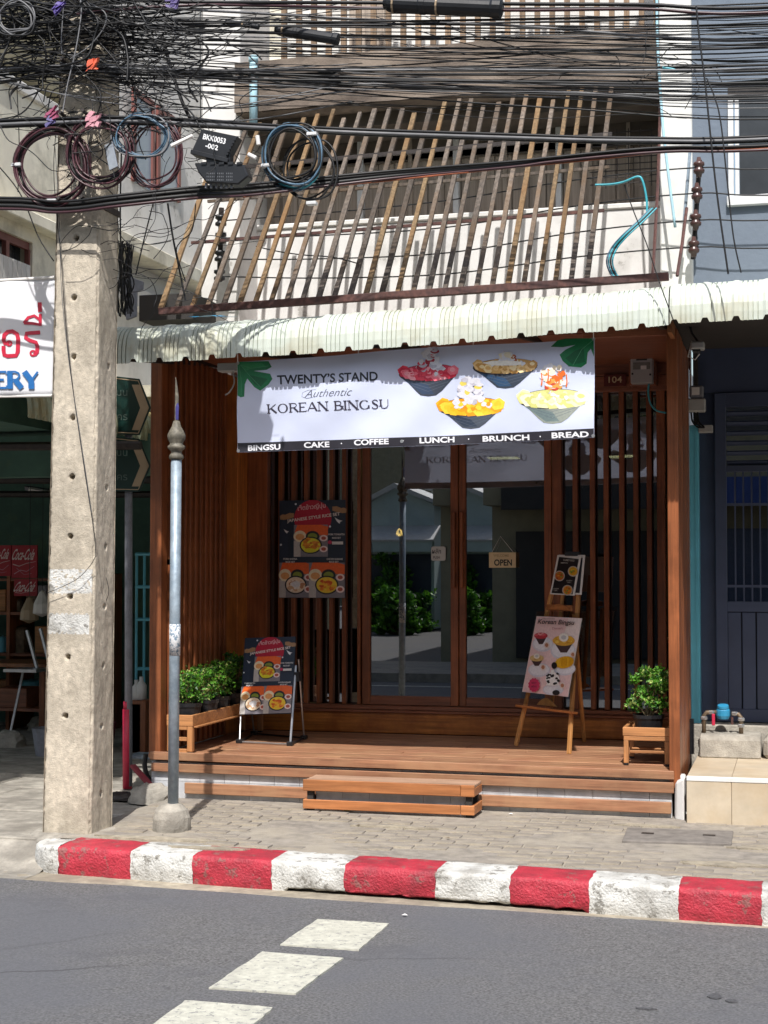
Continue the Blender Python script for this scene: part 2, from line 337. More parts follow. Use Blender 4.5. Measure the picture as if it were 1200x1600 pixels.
SERIF = {  # thick strokes 'T', thin strokes 't'; box 0..1 high
 'K': (0.8, [('T', [(.12, 0), (.12, 1)]), ('t', [(.14, .4), (.7, 1)]), ('T', [(.3, .55), (.72, 0)])]),
 'O': (0.9, 'O'), 'R': (0.75, [('T', [(.12, 0), (.12, 1)]), ('t', [(.12, .98), (.4, .98), (.55, .9), (.6, .75), (.52, .58), (.4, .5), (.12, .5)]), ('T', [(.38, .5), (.7, 0)])]),
 'E': (0.65, [('T', [(.12, 0), (.12, 1)]), ('t', [(.12, .98), (.58, .98), (.58, .85)]), ('t', [(.12, .51), (.48, .51)]), ('t', [(.12, .02), (.6, .02), (.6, .16)])]),
 'A': (0.8, [('t', [(.05, 0), (.4, 1)]), ('T', [(.4, 1), (.74, 0)]), ('t', [(.18, .33), (.62, .33)])]),
 'N': (0.85, [('t', [(.12, 0), (.12, 1)]), ('T', [(.12, 1), (.72, 0)]), ('t', [(.72, 0), (.72, 1)])]),
 'B': (0.7, [('T', [(.12, 0), (.12, 1)]), ('t', [(.12, .98), (.38, .98), (.52, .88), (.54, .75), (.46, .58), (.34, .53), (.12, .53)]), ('t', [(.34, .53), (.56, .44), (.62, .28), (.54, .08), (.38, .02), (.12, .02)]), ('T', [(.6, .15), (.6, .4)])]),
 'I': (0.3, [('T', [(.14, 0), (.14, 1)])]), 'G': (0.9, 'G'),
 'S': (0.6, [('t', [(.5, .82), (.4, .97), (.25, .99), (.1, .88), (.1, .7)]), ('T', [(.12, .72), (.25, .56), (.4, .44), (.5, .26)]), ('t', [(.5, .28), (.46, .1), (.3, .01), (.14, .05), (.06, .2)])]),
 'U': (0.8, [('T', [(.12, 1), (.12, .3)]), ('t', [(.12, .32), (.2, .08), (.38, .01), (.56, .08), (.66, .32), (.66, 1)])]),
 'Y': (0.75, [('T', [(.05, 1), (.37, .45)]), ('t', [(.37, .45), (.68, 1)]), ('T', [(.37, .45), (.37, 0)])]), ' ': (0.4, [])}
class Art:
    def __init__(s, fmap, h0=0.0012, eps=0.00014):
        s.f = fmap; s.h = h0; s.eps = eps; s.v = []; s.p = []; s.c = []; s.r = random.Random(3); s.maxe = 0
    def _split(s, pts, faces):
        out = []; tri = []
        for f in faces:
            if len(f) == 3: tri.append([pts[i] for i in f])
            elif len(f) == 4: tri += [[pts[f[0]], pts[f[1]], pts[f[2]]], [pts[f[0]], pts[f[2]], pts[f[3]]]]
            else:
                for t in tessellate_polygon([[Vector((pts[i][0], pts[i][1], 0)) for i in f]]): tri.append([pts[f[i]] for i in t])
        while tri:
            t = tri.pop(); L = [math.dist(t[i], t[(i + 1) % 3]) for i in range(3)]; k = L.index(max(L))
            if L[k] > s.maxe:
                a, b, c = t[k], t[(k + 1) % 3], t[(k + 2) % 3]; mm_ = ((a[0] + b[0]) / 2, (a[1] + b[1]) / 2)
                tri += [[a, mm_, c], [mm_, b, c]]
            else: out.append(t)
        P = []; F = []
        for t in out: F.append((len(P), len(P) + 1, len(P) + 2)); P += t
        return P, F
    def _add(s, pts, faces, col):
        if s.maxe: pts, faces = s._split(list(pts), faces)
        b = len(s.v); s.v += [s.f(u, v, s.h) for u, v in pts]; s.p += [tuple(b + i for i in f) for f in faces]
        s.c += [lin(col)] * len(faces); s.h += s.eps
    def poly(s, pts, col): s._add(pts, [tuple(range(len(pts)))], col)
    def rect(s, u0, v0, u1, v1, col, nx=1, ny=1):
        W = nx + 1
        s._add([(u0 + (u1 - u0) * i / nx, v0 + (v1 - v0) * j / ny) for j in range(ny + 1) for i in range(W)],
               [(j * W + i, j * W + i + 1, (j + 1) * W + i + 1, (j + 1) * W + i) for j in range(ny) for i in range(nx)], col)
    def ell(s, cx, cy, rx, ry, col, n=18, a0=0, a1=360, rot=0, wob=0):
        full = abs(a1 - a0) >= 360; pts = []
        for i in range(n if full else n + 1):
            a = R(a0 + (a1 - a0) * i / n); k = 1 + wob * s.r.uniform(-1, 1)
            x = rx * math.cos(a) * k; y = ry * math.sin(a) * k; cr, sr = math.cos(R(rot)), math.sin(R(rot))
            pts.append((cx + x * cr - y * sr, cy + x * sr + y * cr))
        s.poly(pts, col)
    def stroke(s, pts, w, col, w1=None):
        n = len(pts); L = []; Rr = []
        for i, p in enumerate(pts):
            a = pts[max(i - 1, 0)]; b = pts[min(i + 1, n - 1)]; dx, dy = b[0] - a[0], b[1] - a[1]; d = math.hypot(dx, dy) or 1
            ww = w if w1 is None else w + (w1 - w) * i / (n - 1)
            L.append((p[0] - dy / d * ww / 2, p[1] + dx / d * ww / 2)); Rr.append((p[0] + dy / d * ww / 2, p[1] - dx / d * ww / 2))
        s._add(L + Rr, [(i, n + i, n + i + 1, i + 1) for i in range(n - 1)], col)
    def text(s, t, cx, cy, wd, ht, col, bold=0.0, shear=0.0, rot=0, sy=1):
        vs, fs = glyphs(t, bold); cr, sr = math.cos(R(rot)), math.sin(R(rot)); out = []
        for x, y in vs:
            X = (x - .5) * wd + (y - .5) * ht * shear; Y = (y - .5) * ht
            out.append((cx + X * cr - Y * sr, cy + X * sr + Y * cr))
        s._add(out, fs, col)
    def serif(s, t, u0, v0, wd, ht, col, thick=.13, thin=.045, rot=0):
        tot = sum(SERIF[c][0] for c in t); k = wd / tot; u = u0; cr, sr = math.cos(R(rot)), math.sin(R(rot))
        def P(a, b): X, Y = u - u0 + a * k, b * ht; return (u0 + X * cr - Y * sr, v0 + X * sr + Y * cr)
        for c in t:
            w_, st = SERIF[c]
            if st in ('O', 'G'):
                rng = range(0, 25) if st == 'O' else range(3, 22); n = 24; o = []; i_ = []
                for j in rng:
                    a = 2 * math.pi * j / n; o.append(P(.42 + .4 * math.cos(a), .5 + .51 * math.sin(a))); i_.append(P(.42 + (.4 - thick) * math.cos(a), .5 + (.51 - thin) * math.sin(a)))
                m_ = len(o); s._add(o + i_, [(j, j + 1, m_ + j + 1, m_ + j) for j in range(m_ - 1)], col)
                if st == 'G': s.stroke([P(.72, .42), P(.72, .08)], thick * k, col)
            else:
                for kd, pts in st:
                    s.stroke([P(*p) for p in pts], (thick if kd == 'T' else thin) * k, col)
                    if len(pts) == 2 and abs(pts[0][0] - pts[1][0]) < .01:
                        for e in pts: s.stroke([P(e[0] - .12, min(max(e[1], .02), .98)), P(e[0] + .12, min(max(e[1], .02), .98))], thin * k, col)
            u += w_ * k
    def build(s, name, parent, both=False):
        off = wloc(parent); me = bpy.data.meshes.new(name)
        me.from_pydata([tuple(Vector(v) - off) for v in s.v], [], s.p); me.materials.append(M['print'])
        ca = me.color_attributes.new('Col', 'FLOAT_COLOR', 'CORNER'); buf = []
        for p, c in zip(me.polygons, s.c): buf += [c[0], c[1], c[2], 1.0] * p.loop_total
        ca.data.foreach_set('color', buf); me.update()
        o = bpy.data.objects.new(name, me); COL.objects.link(o); o.parent = parent; WL[o.name] = off
        return o
def planemap(o, eu, ev, nrm=None):
    o = Vector(o); eu = Vector(eu); ev = Vector(ev); n = (Vector(nrm) if nrm else eu.cross(ev)).normalized()
    if n.y > 0 and not nrm: n = -n
    return lambda u, v, h=0: o + eu * u + ev * v + n * h
def XP(px, y, py=890): return at(px, py, y=y).x
def ZP(px, py, y): return at(px, py, y=y).z

# ================================================================== THE SETTING
g = MB().box(-90, 90, -110, 70, -0.40, -0.19); obj('ground', g, M['ground'], kind='structure')
KY = -2.40   # kerb face
def KYf(x): return -2.14 - .073 * (max(-6, min(x, 9)) + 4.53)
rd = MB()
def road_fn(u, v):
    x = -60 + 120 * u; y = -10.6 + (-2.36 - .036 * (max(-14, min(x, 9)) + 4.9) + 10.6) * v
    if v == 1: y += 0.015 * math.sin(x * 3.1) + 0.01 * math.sin(x * 7.7)
    return (x, y, -0.170 + 0.004 * noise.noise(Vector((x * .8, y * .8, 0))))
rd.grid(road_fn, 300, 24); road = obj('road', rd, M['asphalt'], kind='structure', smooth=True)
gt = MB().box(-60, 60, KY - 1.4, KY + 0.65, -0.30, -0.178); obj('gutter', gt, M['gutter'], kind='structure')
fp = MB().box(-60, 60, -14.0, -10.6, -0.35, -0.02); obj('far_pavement', fp, M['pave_base'], kind='structure')
sr = MB().box(-60, 60, -80, -14.0, -0.30, -0.15); obj('side_street', sr, M['asphalt'], kind='structure')
# dashed marking: three slabs of paint
for q in ([(497, 1436), (609, 1443), (560, 1484), (437, 1476)], [(410, 1487), (537, 1497), (462, 1552), (327, 1543)], [(290, 1563), (427, 1574), (352, 1640), (200, 1628)]):
    P = [at(px, py, z=-0.164) for px, py in q]
    m = MB(); a, b, c, d = P
    pts = []
    for p0, p1 in ((a, b), (b, c), (c, d), (d, a)):
        for i in range(12):
            p = p0.lerp(p1, i / 12); pts.append(Vector((p.x + rnd.uniform(-.004, .004), p.y + rnd.uniform(-.004, .004), -0.1625)))
    m.prism(list(reversed(pts)), (0, 0, -0.012)); obj('road_marking', m, M['mark'], road)
for px, py, a_, b_ in ((1117, 1556, .03, .05), (1143, 1563, .025, .03), (1010, 1575, .04, .015)):
    c = at(px, py, z=-.164); m = MB(); m.prism([(c.x + a_ * math.cos(-.6 * k) * (1 + rnd.uniform(-.35, .3)), c.y + b_ * math.sin(-.6 * k) * (1 + rnd.uniform(-.35, .3)), -.1640) for k in range(10)], (0, 0, -.012)); obj('tar_spot', m, M['tar'], road)
m = MB().box(-60, 60, -9.75, -9.65, -0.172, -0.1635); obj('edge_line', m, M['mark'], road)
# kerb: painted blocks
kerb = thing('kerb', 'red and white painted concrete kerb along the road edge', 'kerb', (-2.5, KY, -0.17))
xs = []
for p in (28, 90, 203, 301, 424, 538, 680, 797, 920, 1060, 1190, 1330, 1480):
    y_ = KY
    for _ in range(6): y_ = KYf(XP(p, y_, 1385))
    xs.append(XP(p, y_, 1385))
for i in range(len(xs) - 1):
    x0, x1 = xs[i], xs[i + 1]; m = MB(); nx = max(8, int((x1 - x0) / .035)); prof = [(0.012, -0.20), (0.004, -0.14), (0.0, -0.10), (0.002, -0.05), (0.006, -0.022), (0.018, -0.005), (0.05, 0.0), (0.16, 0.002), (0.25, 0.001), (0.33, 0.0), (0.345, -0.012)]
    def kf(u, v):
        k = v * (len(prof) - 1); a = int(min(k, len(prof) - 2)); t = k - a
        py = prof[a][0] * (1 - t) + prof[a + 1][0] * t; pz = prof[a][1] * (1 - t) + prof[a + 1][1] * t
        wb = lambda X: .010 * noise.noise(Vector((X * 3, py * 22, pz * 22))) + .004 * noise.noise(Vector((X, py * 90, pz * 90)))
        x = x0 + wb(x0) * (i > 0) + (x1 + wb(x1) - x0 - wb(x0) * (i > 0)) * u
        q = Vector((x * 9, py * 9, pz * 9 + i)); nn = noise.noise(q) * .008 + noise.noise(q * 4) * .006
        if pz > -.18: pz += nn * (0.5 if py > .02 else .2)
        if py < .05: py += nn * 1.3
        lift = 0.02 if (790 < 600 and False) else 0
        if -2.95 < x < -1.15 and pz < -.15: pz = -.158 + .012 * noise.noise(Vector((x * 14, 0, 3)))
        if i == 0:
            e = 1 - u; py = min(.345, py + .32 * (1 - math.sqrt(max(0, 1 - e * e * .98)))); pz -= .03 * e
        skew = (py) * 0.10
        return (x, KYf(x) + py, pz)
    m.grid(kf, nx, 22)
    yy_ = KYf((x0 + x1) / 2); m.box(x0 + (.15 if i == 0 else .004), x1 - .004, yy_ + .08, yy_ + .32, -0.3, -0.03)
    obj('kerb_block', m, M['kerb_white'] if i % 2 == 0 else M['kerb_red'], kerb, smooth=True)
# pavement: mortar bed, loose pavers, all real
pv = MB()
PX0, PX1 = -4.66, 9.0
pv.grid(lambda u, v: (PX0 + (PX1 - PX0) * u, (KYf(PX0 + (PX1 - PX0) * u) + .27) * (1 - v) + .23 * v, -0.004 + .006 * noise.noise(Vector((u * 40, v * 9, 0)))), 160, 40)
pv.box(PX0, PX1, -1.6, 0.23, -.3, -.03)
pave = obj('pavement', pv, M['pave_base'], kind='structure', )
pp = []
for r_ in range(18):
    y = -2.02 + r_ * 0.107
    for c_ in range(30):
        x = -4.86 + c_ * 0.220 + (0.110 if r_ % 2 else 0) + rnd.uniform(-.004, .004)
        if noise.noise(Vector((x * 1.1, y * 1.9, 4))) > .12 or x > .25: continue     # worn away under mortar
        if y < KYf(x) + .40 or x < -4.53: continue
        if -1.62 < x < -.42 and -1.35 < y < -.75: continue
        if -4.95 < x < -4.4 and y < -1.3: continue
        pp.append((x, y))
pp.sort(key=lambda p: p[1])
pm = MB().box(-.108, .108, -.052, .052, -.03, .002); pstuff = MB()
pm2 = MB(); [pm2.add([( .108 * a * (.94 if c > 0 else 1), .052 * b * (.9 if c > 0 else 1), .004 if c > 0 else -.03) for a, b, c in ((-1, -1, -1), (1, -1, -1), (1, 1, -1), (-1, 1, -1), (-1, -1, 1), (1, -1, 1), (1, 1, 1), (-1, 1, 1))], [(0, 3, 2, 1), (4, 5, 6, 7), (0, 1, 5, 4), (1, 2, 6, 5), (2, 3, 7, 6), (3, 0, 4, 7)])]
first = None
for i, (x, y) in enumerate(pp):
    dz = rnd.uniform(-.007, .0015) + .004 * noise.noise(Vector((x * 2, y * 2, 9)))
    if i < 300:
        if first is None: o = obj('paver', pm2, M['paver'], pave); first = o
        else: o = again(first, (0, 0, 0))
        o.location = (x, y, dz); o.rotation_euler = (rnd.uniform(-.015, .015), rnd.uniform(-.012, .012), rnd.uniform(-.03, .03))
    else:
        pstuff.box(x - .105, x + .105, y - .05, y + .05, -.03, dz)
if pstuff.v: obj('far_paver', pstuff, M['paver'], pave, kind='stuff')
# a weed and litter by the step
wd0 = at(543, 1268, z=0); q = random.Random(3); m = MB()
for k in range(26):
    a = q.uniform(0, 6.28); d = Vector((math.cos(a), math.sin(a) * .6, q.uniform(.4, 1.6))).normalized(); s = q.uniform(.02, .05); e = d.orthogonal().normalized() * s * .3; b = Vector(wd0) + d * .005
    m.add([b, b + d * s * .5 + e, b + d * s, b + d * s * .5 - e], [(0, 1, 2, 3)])
tag(obj('weed', m, M['leaf']), 'tiny green weed growing at the foot of the low step', 'weed')
for i, (px, py, lb) in enumerate(((798, 1272, 'small white scrap on the pavement edge under the deck'), (560, 1290, 'dry brown leaf on the pavement before the step'), (700, 1310, 'dry leaf on the pavement near the kerb middle'), (632, 1430, 'small pale paper scrap on the road by the kerb'))):
    c = at(px, py, z=.006 if py < 1400 else -.16); m = MB(); m.add([(c.x - .018, c.y, c.z), (c.x + .004, c.y - .012, c.z + .004), (c.x + .02, c.y, c.z + .001), (c.x, c.y + .012, c.z + .007)], [(0, 1, 2, 3)])
    tag(obj('litter', m, M['paper'] if i in (0, 3) else M['brass']), lb, 'litter')
# grey wet-cement patches at the pavement edge
m = MB()
for px, py, rx, ry in ((1130, 1350, .28, .07), (1010, 1290, .2, .04), (330, 1325, .25, .05), (620, 1292, .3, .04), (250, 1310, .4, .06), (1180, 1325, .15, .04)):
    c = at(px, py, z=0.006); n_ = 22
    m.prism([(c.x + rx * math.cos(-2 * math.pi * k / n_) * (1 + rnd.uniform(-.3, .25)), c.y + ry * math.sin(-2 * math.pi * k / n_) * (1 + rnd.uniform(-.3, .25)), .0085) for k in range(n_)], (0, 0, -.02))
obj('cement_patch', m, M['gutter'], pave)
# apron in front of the corner house
ap = MB()
ap.grid(lambda u, v: (-14 + 9.36 * u, -2.36 + .62 * v, -0.176 + .148 * max(0, (v - .36) / .64) + .006 * noise.noise(Vector((u * 60, v * 5, 2)))), 120, 22)
ap.box(-14, -4.665, -1.745, -1.3, -.3, -.036)
for j in range(2, 7):
    y0 = -2.9 + j * .55 + .02; y1 = y0 + .53
    for k in range(3):
        x0 = -9.2 + k * 1.4 + (.3 if j % 2 else 0); z = -0.03 + rnd.uniform(-.012, .006)
        ap.box(x0, min(x0 + 1.385 + (.5 if k == 2 else 0), -4.67 if y1 < 0 else -4.86), y0, y1, -0.3, z)
obj('concrete_apron', ap, M['concrete_grey'], kind='structure', bevel=.008)
ap = MB().box(-13, -4.96, 0.95, 9, -0.3, -0.005); obj('alley_floor', ap, M['concrete_grey'], kind='structure')
# drain cover
dc = thing('drain_cover', 'long concrete drain cover with two slots set in the pavement', 'drain cover', (-1.0, -1.05, 0))
a, b, c, d = [at(px, py, z=.012) for px, py in ((972, 1313), (1143, 1318), (1146, 1298), (980, 1293))]
m = MB(); m.prism([d, c, b, a], (0, 0, -.05)); obj('slab', m, M['cover'], dc, bevel=.004)
for px, py in ((1012, 1302), (1108, 1305)):
    c = at(px, py, z=.013); m = MB().box(c.x - .04, c.x + .04, c.y - .02, c.y + .02, .0, .0155); obj('lifting_slot', m, M['dark_steel'], dc)

# ================================================================== THE CAFE BUILDING
cafe = thing('shophouse', 'narrow shophouse with brown timber cafe front and stained white upper floor', 'building', (-2.8, 1.9, 0))
ZD = 0.327; YB = 1.95; XL = -4.745; XR = -0.865
# structural boxes behind
m = MB(); m.box(-4.84, -4.775, 0.16, 9, -.2, 3.60); obj('party_wall', m, M['white_wall'], cafe)
m = MB(); m.box(XR + .01, XR + .04, 1.25, 9, -.2, 3.4); obj('party_wall', m, M['white_wall'], cafe)
# columns
zt = 3.44
m = MB().box(-4.84, XL + .0, 0.02, 0.14, ZD - .02, zt); obj('front_column', m, M['wood_z'], cafe, bevel=.005)
xr0, xr1 = XP(1044, 0.0), XP(1061, 0.0)
m = MB().box(xr0, xr1, -0.02, 0.12, ZD - .12, zt + .02); obj('front_column', m, M['wood_z'], cafe, bevel=.005)
# right side cladding: narrow vertical boards on the outer face
for k in range(10):
    y0 = .125 + k * .105
    m = MB().box(xr1 - .05, xr1 + rnd.uniform(-.004, .003), y0, y0 + .1, ZD - .25 + k * .022, zt); obj('side_board', m, M['wood_z'], cafe, bevel=.003)
# left side wall of the porch: vertical battens on board
m = MB().box(XL - .03, XL - .025 + .01, .14, YB, ZD, zt); obj('backing_board', m, M['wood_panel'], cafe)
src = None
for k in range(11):
    y0 = .17 + k * .112
    if src is None:
        m = MB().box(XL - .02, XL + .045, y0, y0 + .05, ZD + .02, zt); src = obj('batten', m, M['wood_z'], cafe, bevel=.003)
    else: again(src, (0, k * .112, 0))
m = MB().box(XL - .018, XL + .018, .17, 1.34, 1.78, 1.83); obj('cross_rail', m, M['wood_y'], cafe, bevel=.003)
yc0 = 1.42
for k in range(2):
    m = MB().box(XL - .02, XL + .012, yc0 + k * .262, yc0 + k * .262 + .258, ZD, zt); obj('side_panel', m, M['wood_panel'], cafe, bevel=.003)
# back wall timber at left
m = MB().box(XL + .013, XP(418, YB), YB - .02, YB + .08, ZD + .1, zt); obj('corner_post', m, M['wood_z'], cafe, bevel=.004)
# plinth and sill
zs = ZP(640, 1112, 1.86); zs2 = zs + .05
m = MB().box(XL + .013, XR + .05, 1.86, 1.93, ZD + .005, zs - .012); obj('plinth_board', m, M['orange_x'], cafe, bevel=.004)
m = MB().box(XL + .013, XR + .05, 1.83, 2.02, zs - .011, zs + .008); obj('sill_board', m, M['wood_x'], cafe, bevel=.004)
m = MB().box(XL + .013, XR + .05, 1.885, 1.99, zs + .009, zs + .045); obj('sill_rail', m, M['wood_x'], cafe, bevel=.004)
zl = ZP(985, 612, YB)      # underside of lintel
zsl = zs + .046
for k, (a, b) in enumerate(((0, .13), (.133, .27), (.273, .40))):
    m = MB().box(XL + .013, XR + .05, YB - .05 - .012 * k, YB + .05, zl + a, zl + b); obj('lintel_board', m, M['wood_x'], cafe, bevel=.004)
m = MB().box(XL - .02, XR + .03, .13, YB - .06, zt + .03, zt + .06); obj('porch_ceiling', m, M['wood_x'], cafe)
m = MB().box(xr0 - .6, xr0 - .002, .03, .10, zt - .02, zt + .12); obj('front_beam', m, M['wood_x'], cafe, bevel=.004)
m = MB().box(XL + .002, xr0 - .602, .03, .10, zt + .03, zt + .14); obj('front_beam', m, M['wood_x'], cafe, bevel=.004)
m = MB().bar(at(1046, 508, y=-.3), at(1062, 540, y=.6), .03, .10); obj('awning_bracket', m, M['wood_y'], cafe)
# left window battens
def vbar(name, pxl, pxr, y0, dep, z0, z1, mt, parent=cafe, bev=.003):
    m = MB().box(XP(pxl, y0), XP(pxr, y0), y0, y0 + dep, z0, z1); return obj(name, m, mt, parent, bevel=bev)
for a in (434.5, 455, 474.5, 494.5, 514, 534): vbar('window_batten', a, a + 6.5, YB - .02, .06, zsl, zl, M['wood_z'])
vbar('window_post', 558, 563, YB - .02, .09, zsl, zl, M['wood_z'])
for a in (895, 922, 943.5, 968, 990, 1011): vbar('window_batten', a, a + 8, YB - .02, .06, zsl, zl, M['wood_z'])
vbar('window_post', 863, 878, YB - .03, .10, zsl, zl, M['wood_z'])
vbar('window_post', 1027, 1040, YB - .01, .09, zsl, zl, M['wood_z'])
m = MB().box(XP(418, YB + .07), XP(560, YB + .07), YB + .085, YB + .092, zsl, zl); obj('window_glass', m, M['glass'], cafe)
m = MB().box(XP(878, YB + .07), XP(1040, YB + .07), YB + .085, YB + .092, zsl, zl); obj('window_glass', m, M['glass'], cafe)
# the two glass doors, each turned a little on its hinge
def door(pl, pr, stl, strr, yaw, handle_px, label):
    xl, xr = XP(pl, YB), XP(pr, YB); cx = (xl + xr) / 2; rot = Matrix.Rotation(R(yaw), 3, 'Z'); c = Vector((cx, YB + .02, 0))
    def T(x, y, z): return c + rot @ Vector((x - cx, y, z))
    def bx(x0, x1, y0, y1, z0, z1):
        m = MB(); m.obox(T((x0 + x1) / 2, (y0 + y1) / 2, (z0 + z1) / 2), rot @ Vector(((x1 - x0) / 2, 0, 0)), rot @ Vector((0, (y1 - y0) / 2, 0)), (0, 0, (z1 - z0) / 2)); return m
    d = obj('glass_door', bx(xl, XP(stl, YB), -.03, .02, zsl + .002, zl - .01), M['wood_z'], cafe, bevel=.004); d['label'] = label
    obj('stile', bx(XP(strr, YB), xr, -.03, .02, zsl + .002, zl - .01), M['wood_z'], d, bevel=.004)
    zb = zsl + .08
    obj('bottom_rail', bx(XP(stl, YB) + .001, XP(strr, YB) - .001, -.028, .018, zsl + .002, zb), M['wood_x'], d, bevel=.003)
    obj('top_rail', bx(XP(stl, YB) + .001, XP(strr, YB) - .001, -.028, .018, zl - .09, zl - .01), M['wood_x'], d, bevel=.003)
    obj('glass_pane', bx(XP(stl, YB) + .001, XP(strr, YB) - .001, -.004, .003, zb + .001, zl - .091), M['glass'], d)
    hx = XP(handle_px, YB); h0, h1 = ZP(715, 918, YB), ZP(715, 800, YB)
    obj('handle', bx(hx - .016, hx + .016, -.075, -.031, h0, h1), M['wood_z'], d, bevel=.006)
    return d
door(566.5, 716, 579, 704, 0.9, 710, 'left glass door with tall wooden handle')
door(717.5, 862.5, 728, 851, -0.78, 722.5, 'right glass door with tall wooden handle')
# interior
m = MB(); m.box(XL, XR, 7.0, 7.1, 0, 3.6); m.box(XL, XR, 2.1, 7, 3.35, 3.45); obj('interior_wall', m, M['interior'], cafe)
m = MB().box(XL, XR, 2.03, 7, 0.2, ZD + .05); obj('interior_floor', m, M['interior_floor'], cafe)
m = MB().box(XP(560, 4.9), XP(700, 4.9), 5.0, 5.5, .38, 1.3); obj('counter', m, M['cabinet'], cafe, bevel=.01)
for px, y_ in ((470, 3.6), (925, 4.2), (990, 3.4)):
    t = thing('cafe_table', {470: 'dark cafe table behind the left slatted window', 925: 'dark cafe table deep inside behind the right slatted window', 990: 'dark cafe table close behind the right slatted window'}[px], 'table', (XP(px, y_), y_, .38))
    c = wloc(t)
    obj('tabletop', MB().box(c.x - .35, c.x + .35, c.y - .3, c.y + .3, 1.08, 1.11), M['wood_x'], t, bevel=.005)
    for sx in (-.3, .3):
        for sy in (-.25, .25): obj('leg', MB().box(c.x + sx - .02, c.x + sx + .02, c.y + sy - .02, c.y + sy + .02, .378, 1.079), M['dark_steel'], t)
# pendant lamp and ceiling lamps (lit)
pl = thing('pendant_lamp', 'small glowing woven pendant lamp seen through the left glass door', 'lamp', at(624, 833, y=4.2))
c = wloc(pl); m = MB()
for k in range(6):
    for j in range(8):
        a = 2 * math.pi * j / 8 + k * .35; m.box(c.x + .11 * math.cos(a) - .006, c.x + .11 * math.cos(a) + .006, c.y + .11 * math.sin(a) - .006, c.y + .11 * math.sin(a) + .006, c.z - .11 + k * .037, c.z - .085 + k * .037)
obj('shade', m, M['brass'], pl); obj('cord', MB().tube([c + Vector((0, 0, .1)), (c.x, c.y, 3.345)], .005, 5), M['black'], pl)
obj('bulb', MB().lathe(c, [(.0, -.035), (.03, -.02), (.035, 0), (.025, .03), (0, .05)], 10), M['bulb'], pl, smooth=True)
for px, py, y_, w_ in ((787, 715, 5.2, .16), (964, 713, 4.6, .07), (981, 712, 4.6, .09)):
    c = at(px, py, y=y_); lb = {787: 'lit flat ceiling lamp seen above the OPEN sign', 964: 'left small lit lamp behind the right slatted window', 981: 'right small lit lamp behind the right slatted window'}[px]
    t = thing('ceiling_lamp', lb, 'lamp', c); obj('lamp_panel', MB().box(c.x - w_, c.x + w_, c.y - .1, c.y + .1, c.z - .012, c.z), M['led'], t)
    obj('housing', MB().box(c.x - w_ - .02, c.x + w_ + .02, c.y - .12, c.y + .12, c.z + .001, c.z + .04), M['black'], t); obj('rod', MB().box(c.x - .006, c.x + .006, c.y - .006, c.y + .006, c.z + .041, 3.35), M['black'], t)

# ---------------- deck
dk = thing('wooden_deck', 'brown slatted timber deck raised in front of the glass doors', 'deck', (-2.8, .9, 0))
xd0, xd1 = XP(233, 0, 1180), XP(1054, 0, 1210)
nb = 18; bw = (1.86 + .02) / nb
for k in range(nb):
    y0 = -.02 + k * bw; x0 = xd0 if k == 0 else max(xd0, XL - .02)
    cut = xd0 + (xd1 - xd0) * rnd.uniform(.3, .7)
    for xa, xb in ((xd0 + (0 if k < 1 else .09), cut - .001), (cut + .001, xd1 - (0 if k < 1 else .05))):
        m = MB().box(xa, xb, y0 + .002, y0 + bw - .002, ZD - .03, ZD + rnd.uniform(-.0015, .0015)); obj('deck_board', m, M['deck'], dk, bevel=.003)
def fas(name, px0, pt0, pb0, px1, pt1, pb1, y, dep, mt, parent):
    a = at(px0, pt0, y=y); b = at(px1, pt1, y=y); c = at(px1, pb1, y=y); d = at(px0, pb0, y=y)
    m = MB(); m.prism([d, c, b, a], (0, dep, 0)); return obj(name, m, mt, parent, bevel=.004)
fas('fascia_board', 233.5, 1174, 1187, 1053, 1205, 1218.5, -.045, .024, M['deck'], dk)
fas('fascia_board', 236, 1192, 1205, 1053, 1223, 1240, -.04, .03, M['deck'], dk)
fas('fascia_board', 288, 1223, 1240, 1049, 1254, 1272, -.04, .03, M['deck'], dk)
m = MB().box(xd0 + .03, xd1 - .03, .06, 1.8, -.01, ZD - .035); obj('dark_core', m, M['interior'], dk)
k = 0; xw = xd0 + .02
while xw < xd1 - .02:
    for zz in range(2):
        m = MB().box(xw + .0015, min(xw + .1985, xd1 - .02), .0, .055, -.02 + zz * .145, -.02 + zz * .145 + .1425); obj('white_tile', m, M['white_tile'], dk)
    xw += .2
m = MB().prism([at(1054, 1275, y=.0), at(1070, 1275, y=.0), at(1070, 1212, y=.0), at(1054, 1212, y=.0)], (0, .12, 0)); obj('end_post', m, M['white_wall'], dk, bevel=.01)
# loose step
st = thing('step_bench', 'low orange brown slatted step standing on the pavement before the deck', 'step', (-3.2, -.3, 0))
yf = -.40
sx0, sx1 = XP(473, yf, 1240), XP(741, yf, 1255); zt_ = ZP(742, 1228, yf)
for k, (a, b) in enumerate(((.0, .085), (.09, .175), (.18, .265))):
    m = MB().box(sx0 + .01, sx1 - .005, yf + .022 + a, yf + .022 + b, zt_ - .022, zt_); obj('top_board', m, M['step_top'], st, bevel=.003)
m = MB().box(sx0, sx1 - .10, yf, yf + .02, zt_ - .08, zt_ + .002); obj('front_board', m, M['step'], st, bevel=.004)
m = MB().box(sx1 - .098, sx1, yf, yf + .02, zt_ - .08, zt_ + .002); obj('front_board', m, M['step'], st, bevel=.004)
m = MB().box(sx0, sx1 - .10, yf, yf + .02, .018, .085); obj('front_board', m, M['step'], st, bevel=.004)
m = MB().box(sx1 - .098, sx1, yf, yf + .02, .018, .085); obj('front_board', m, M['step'], st, bevel=.004)
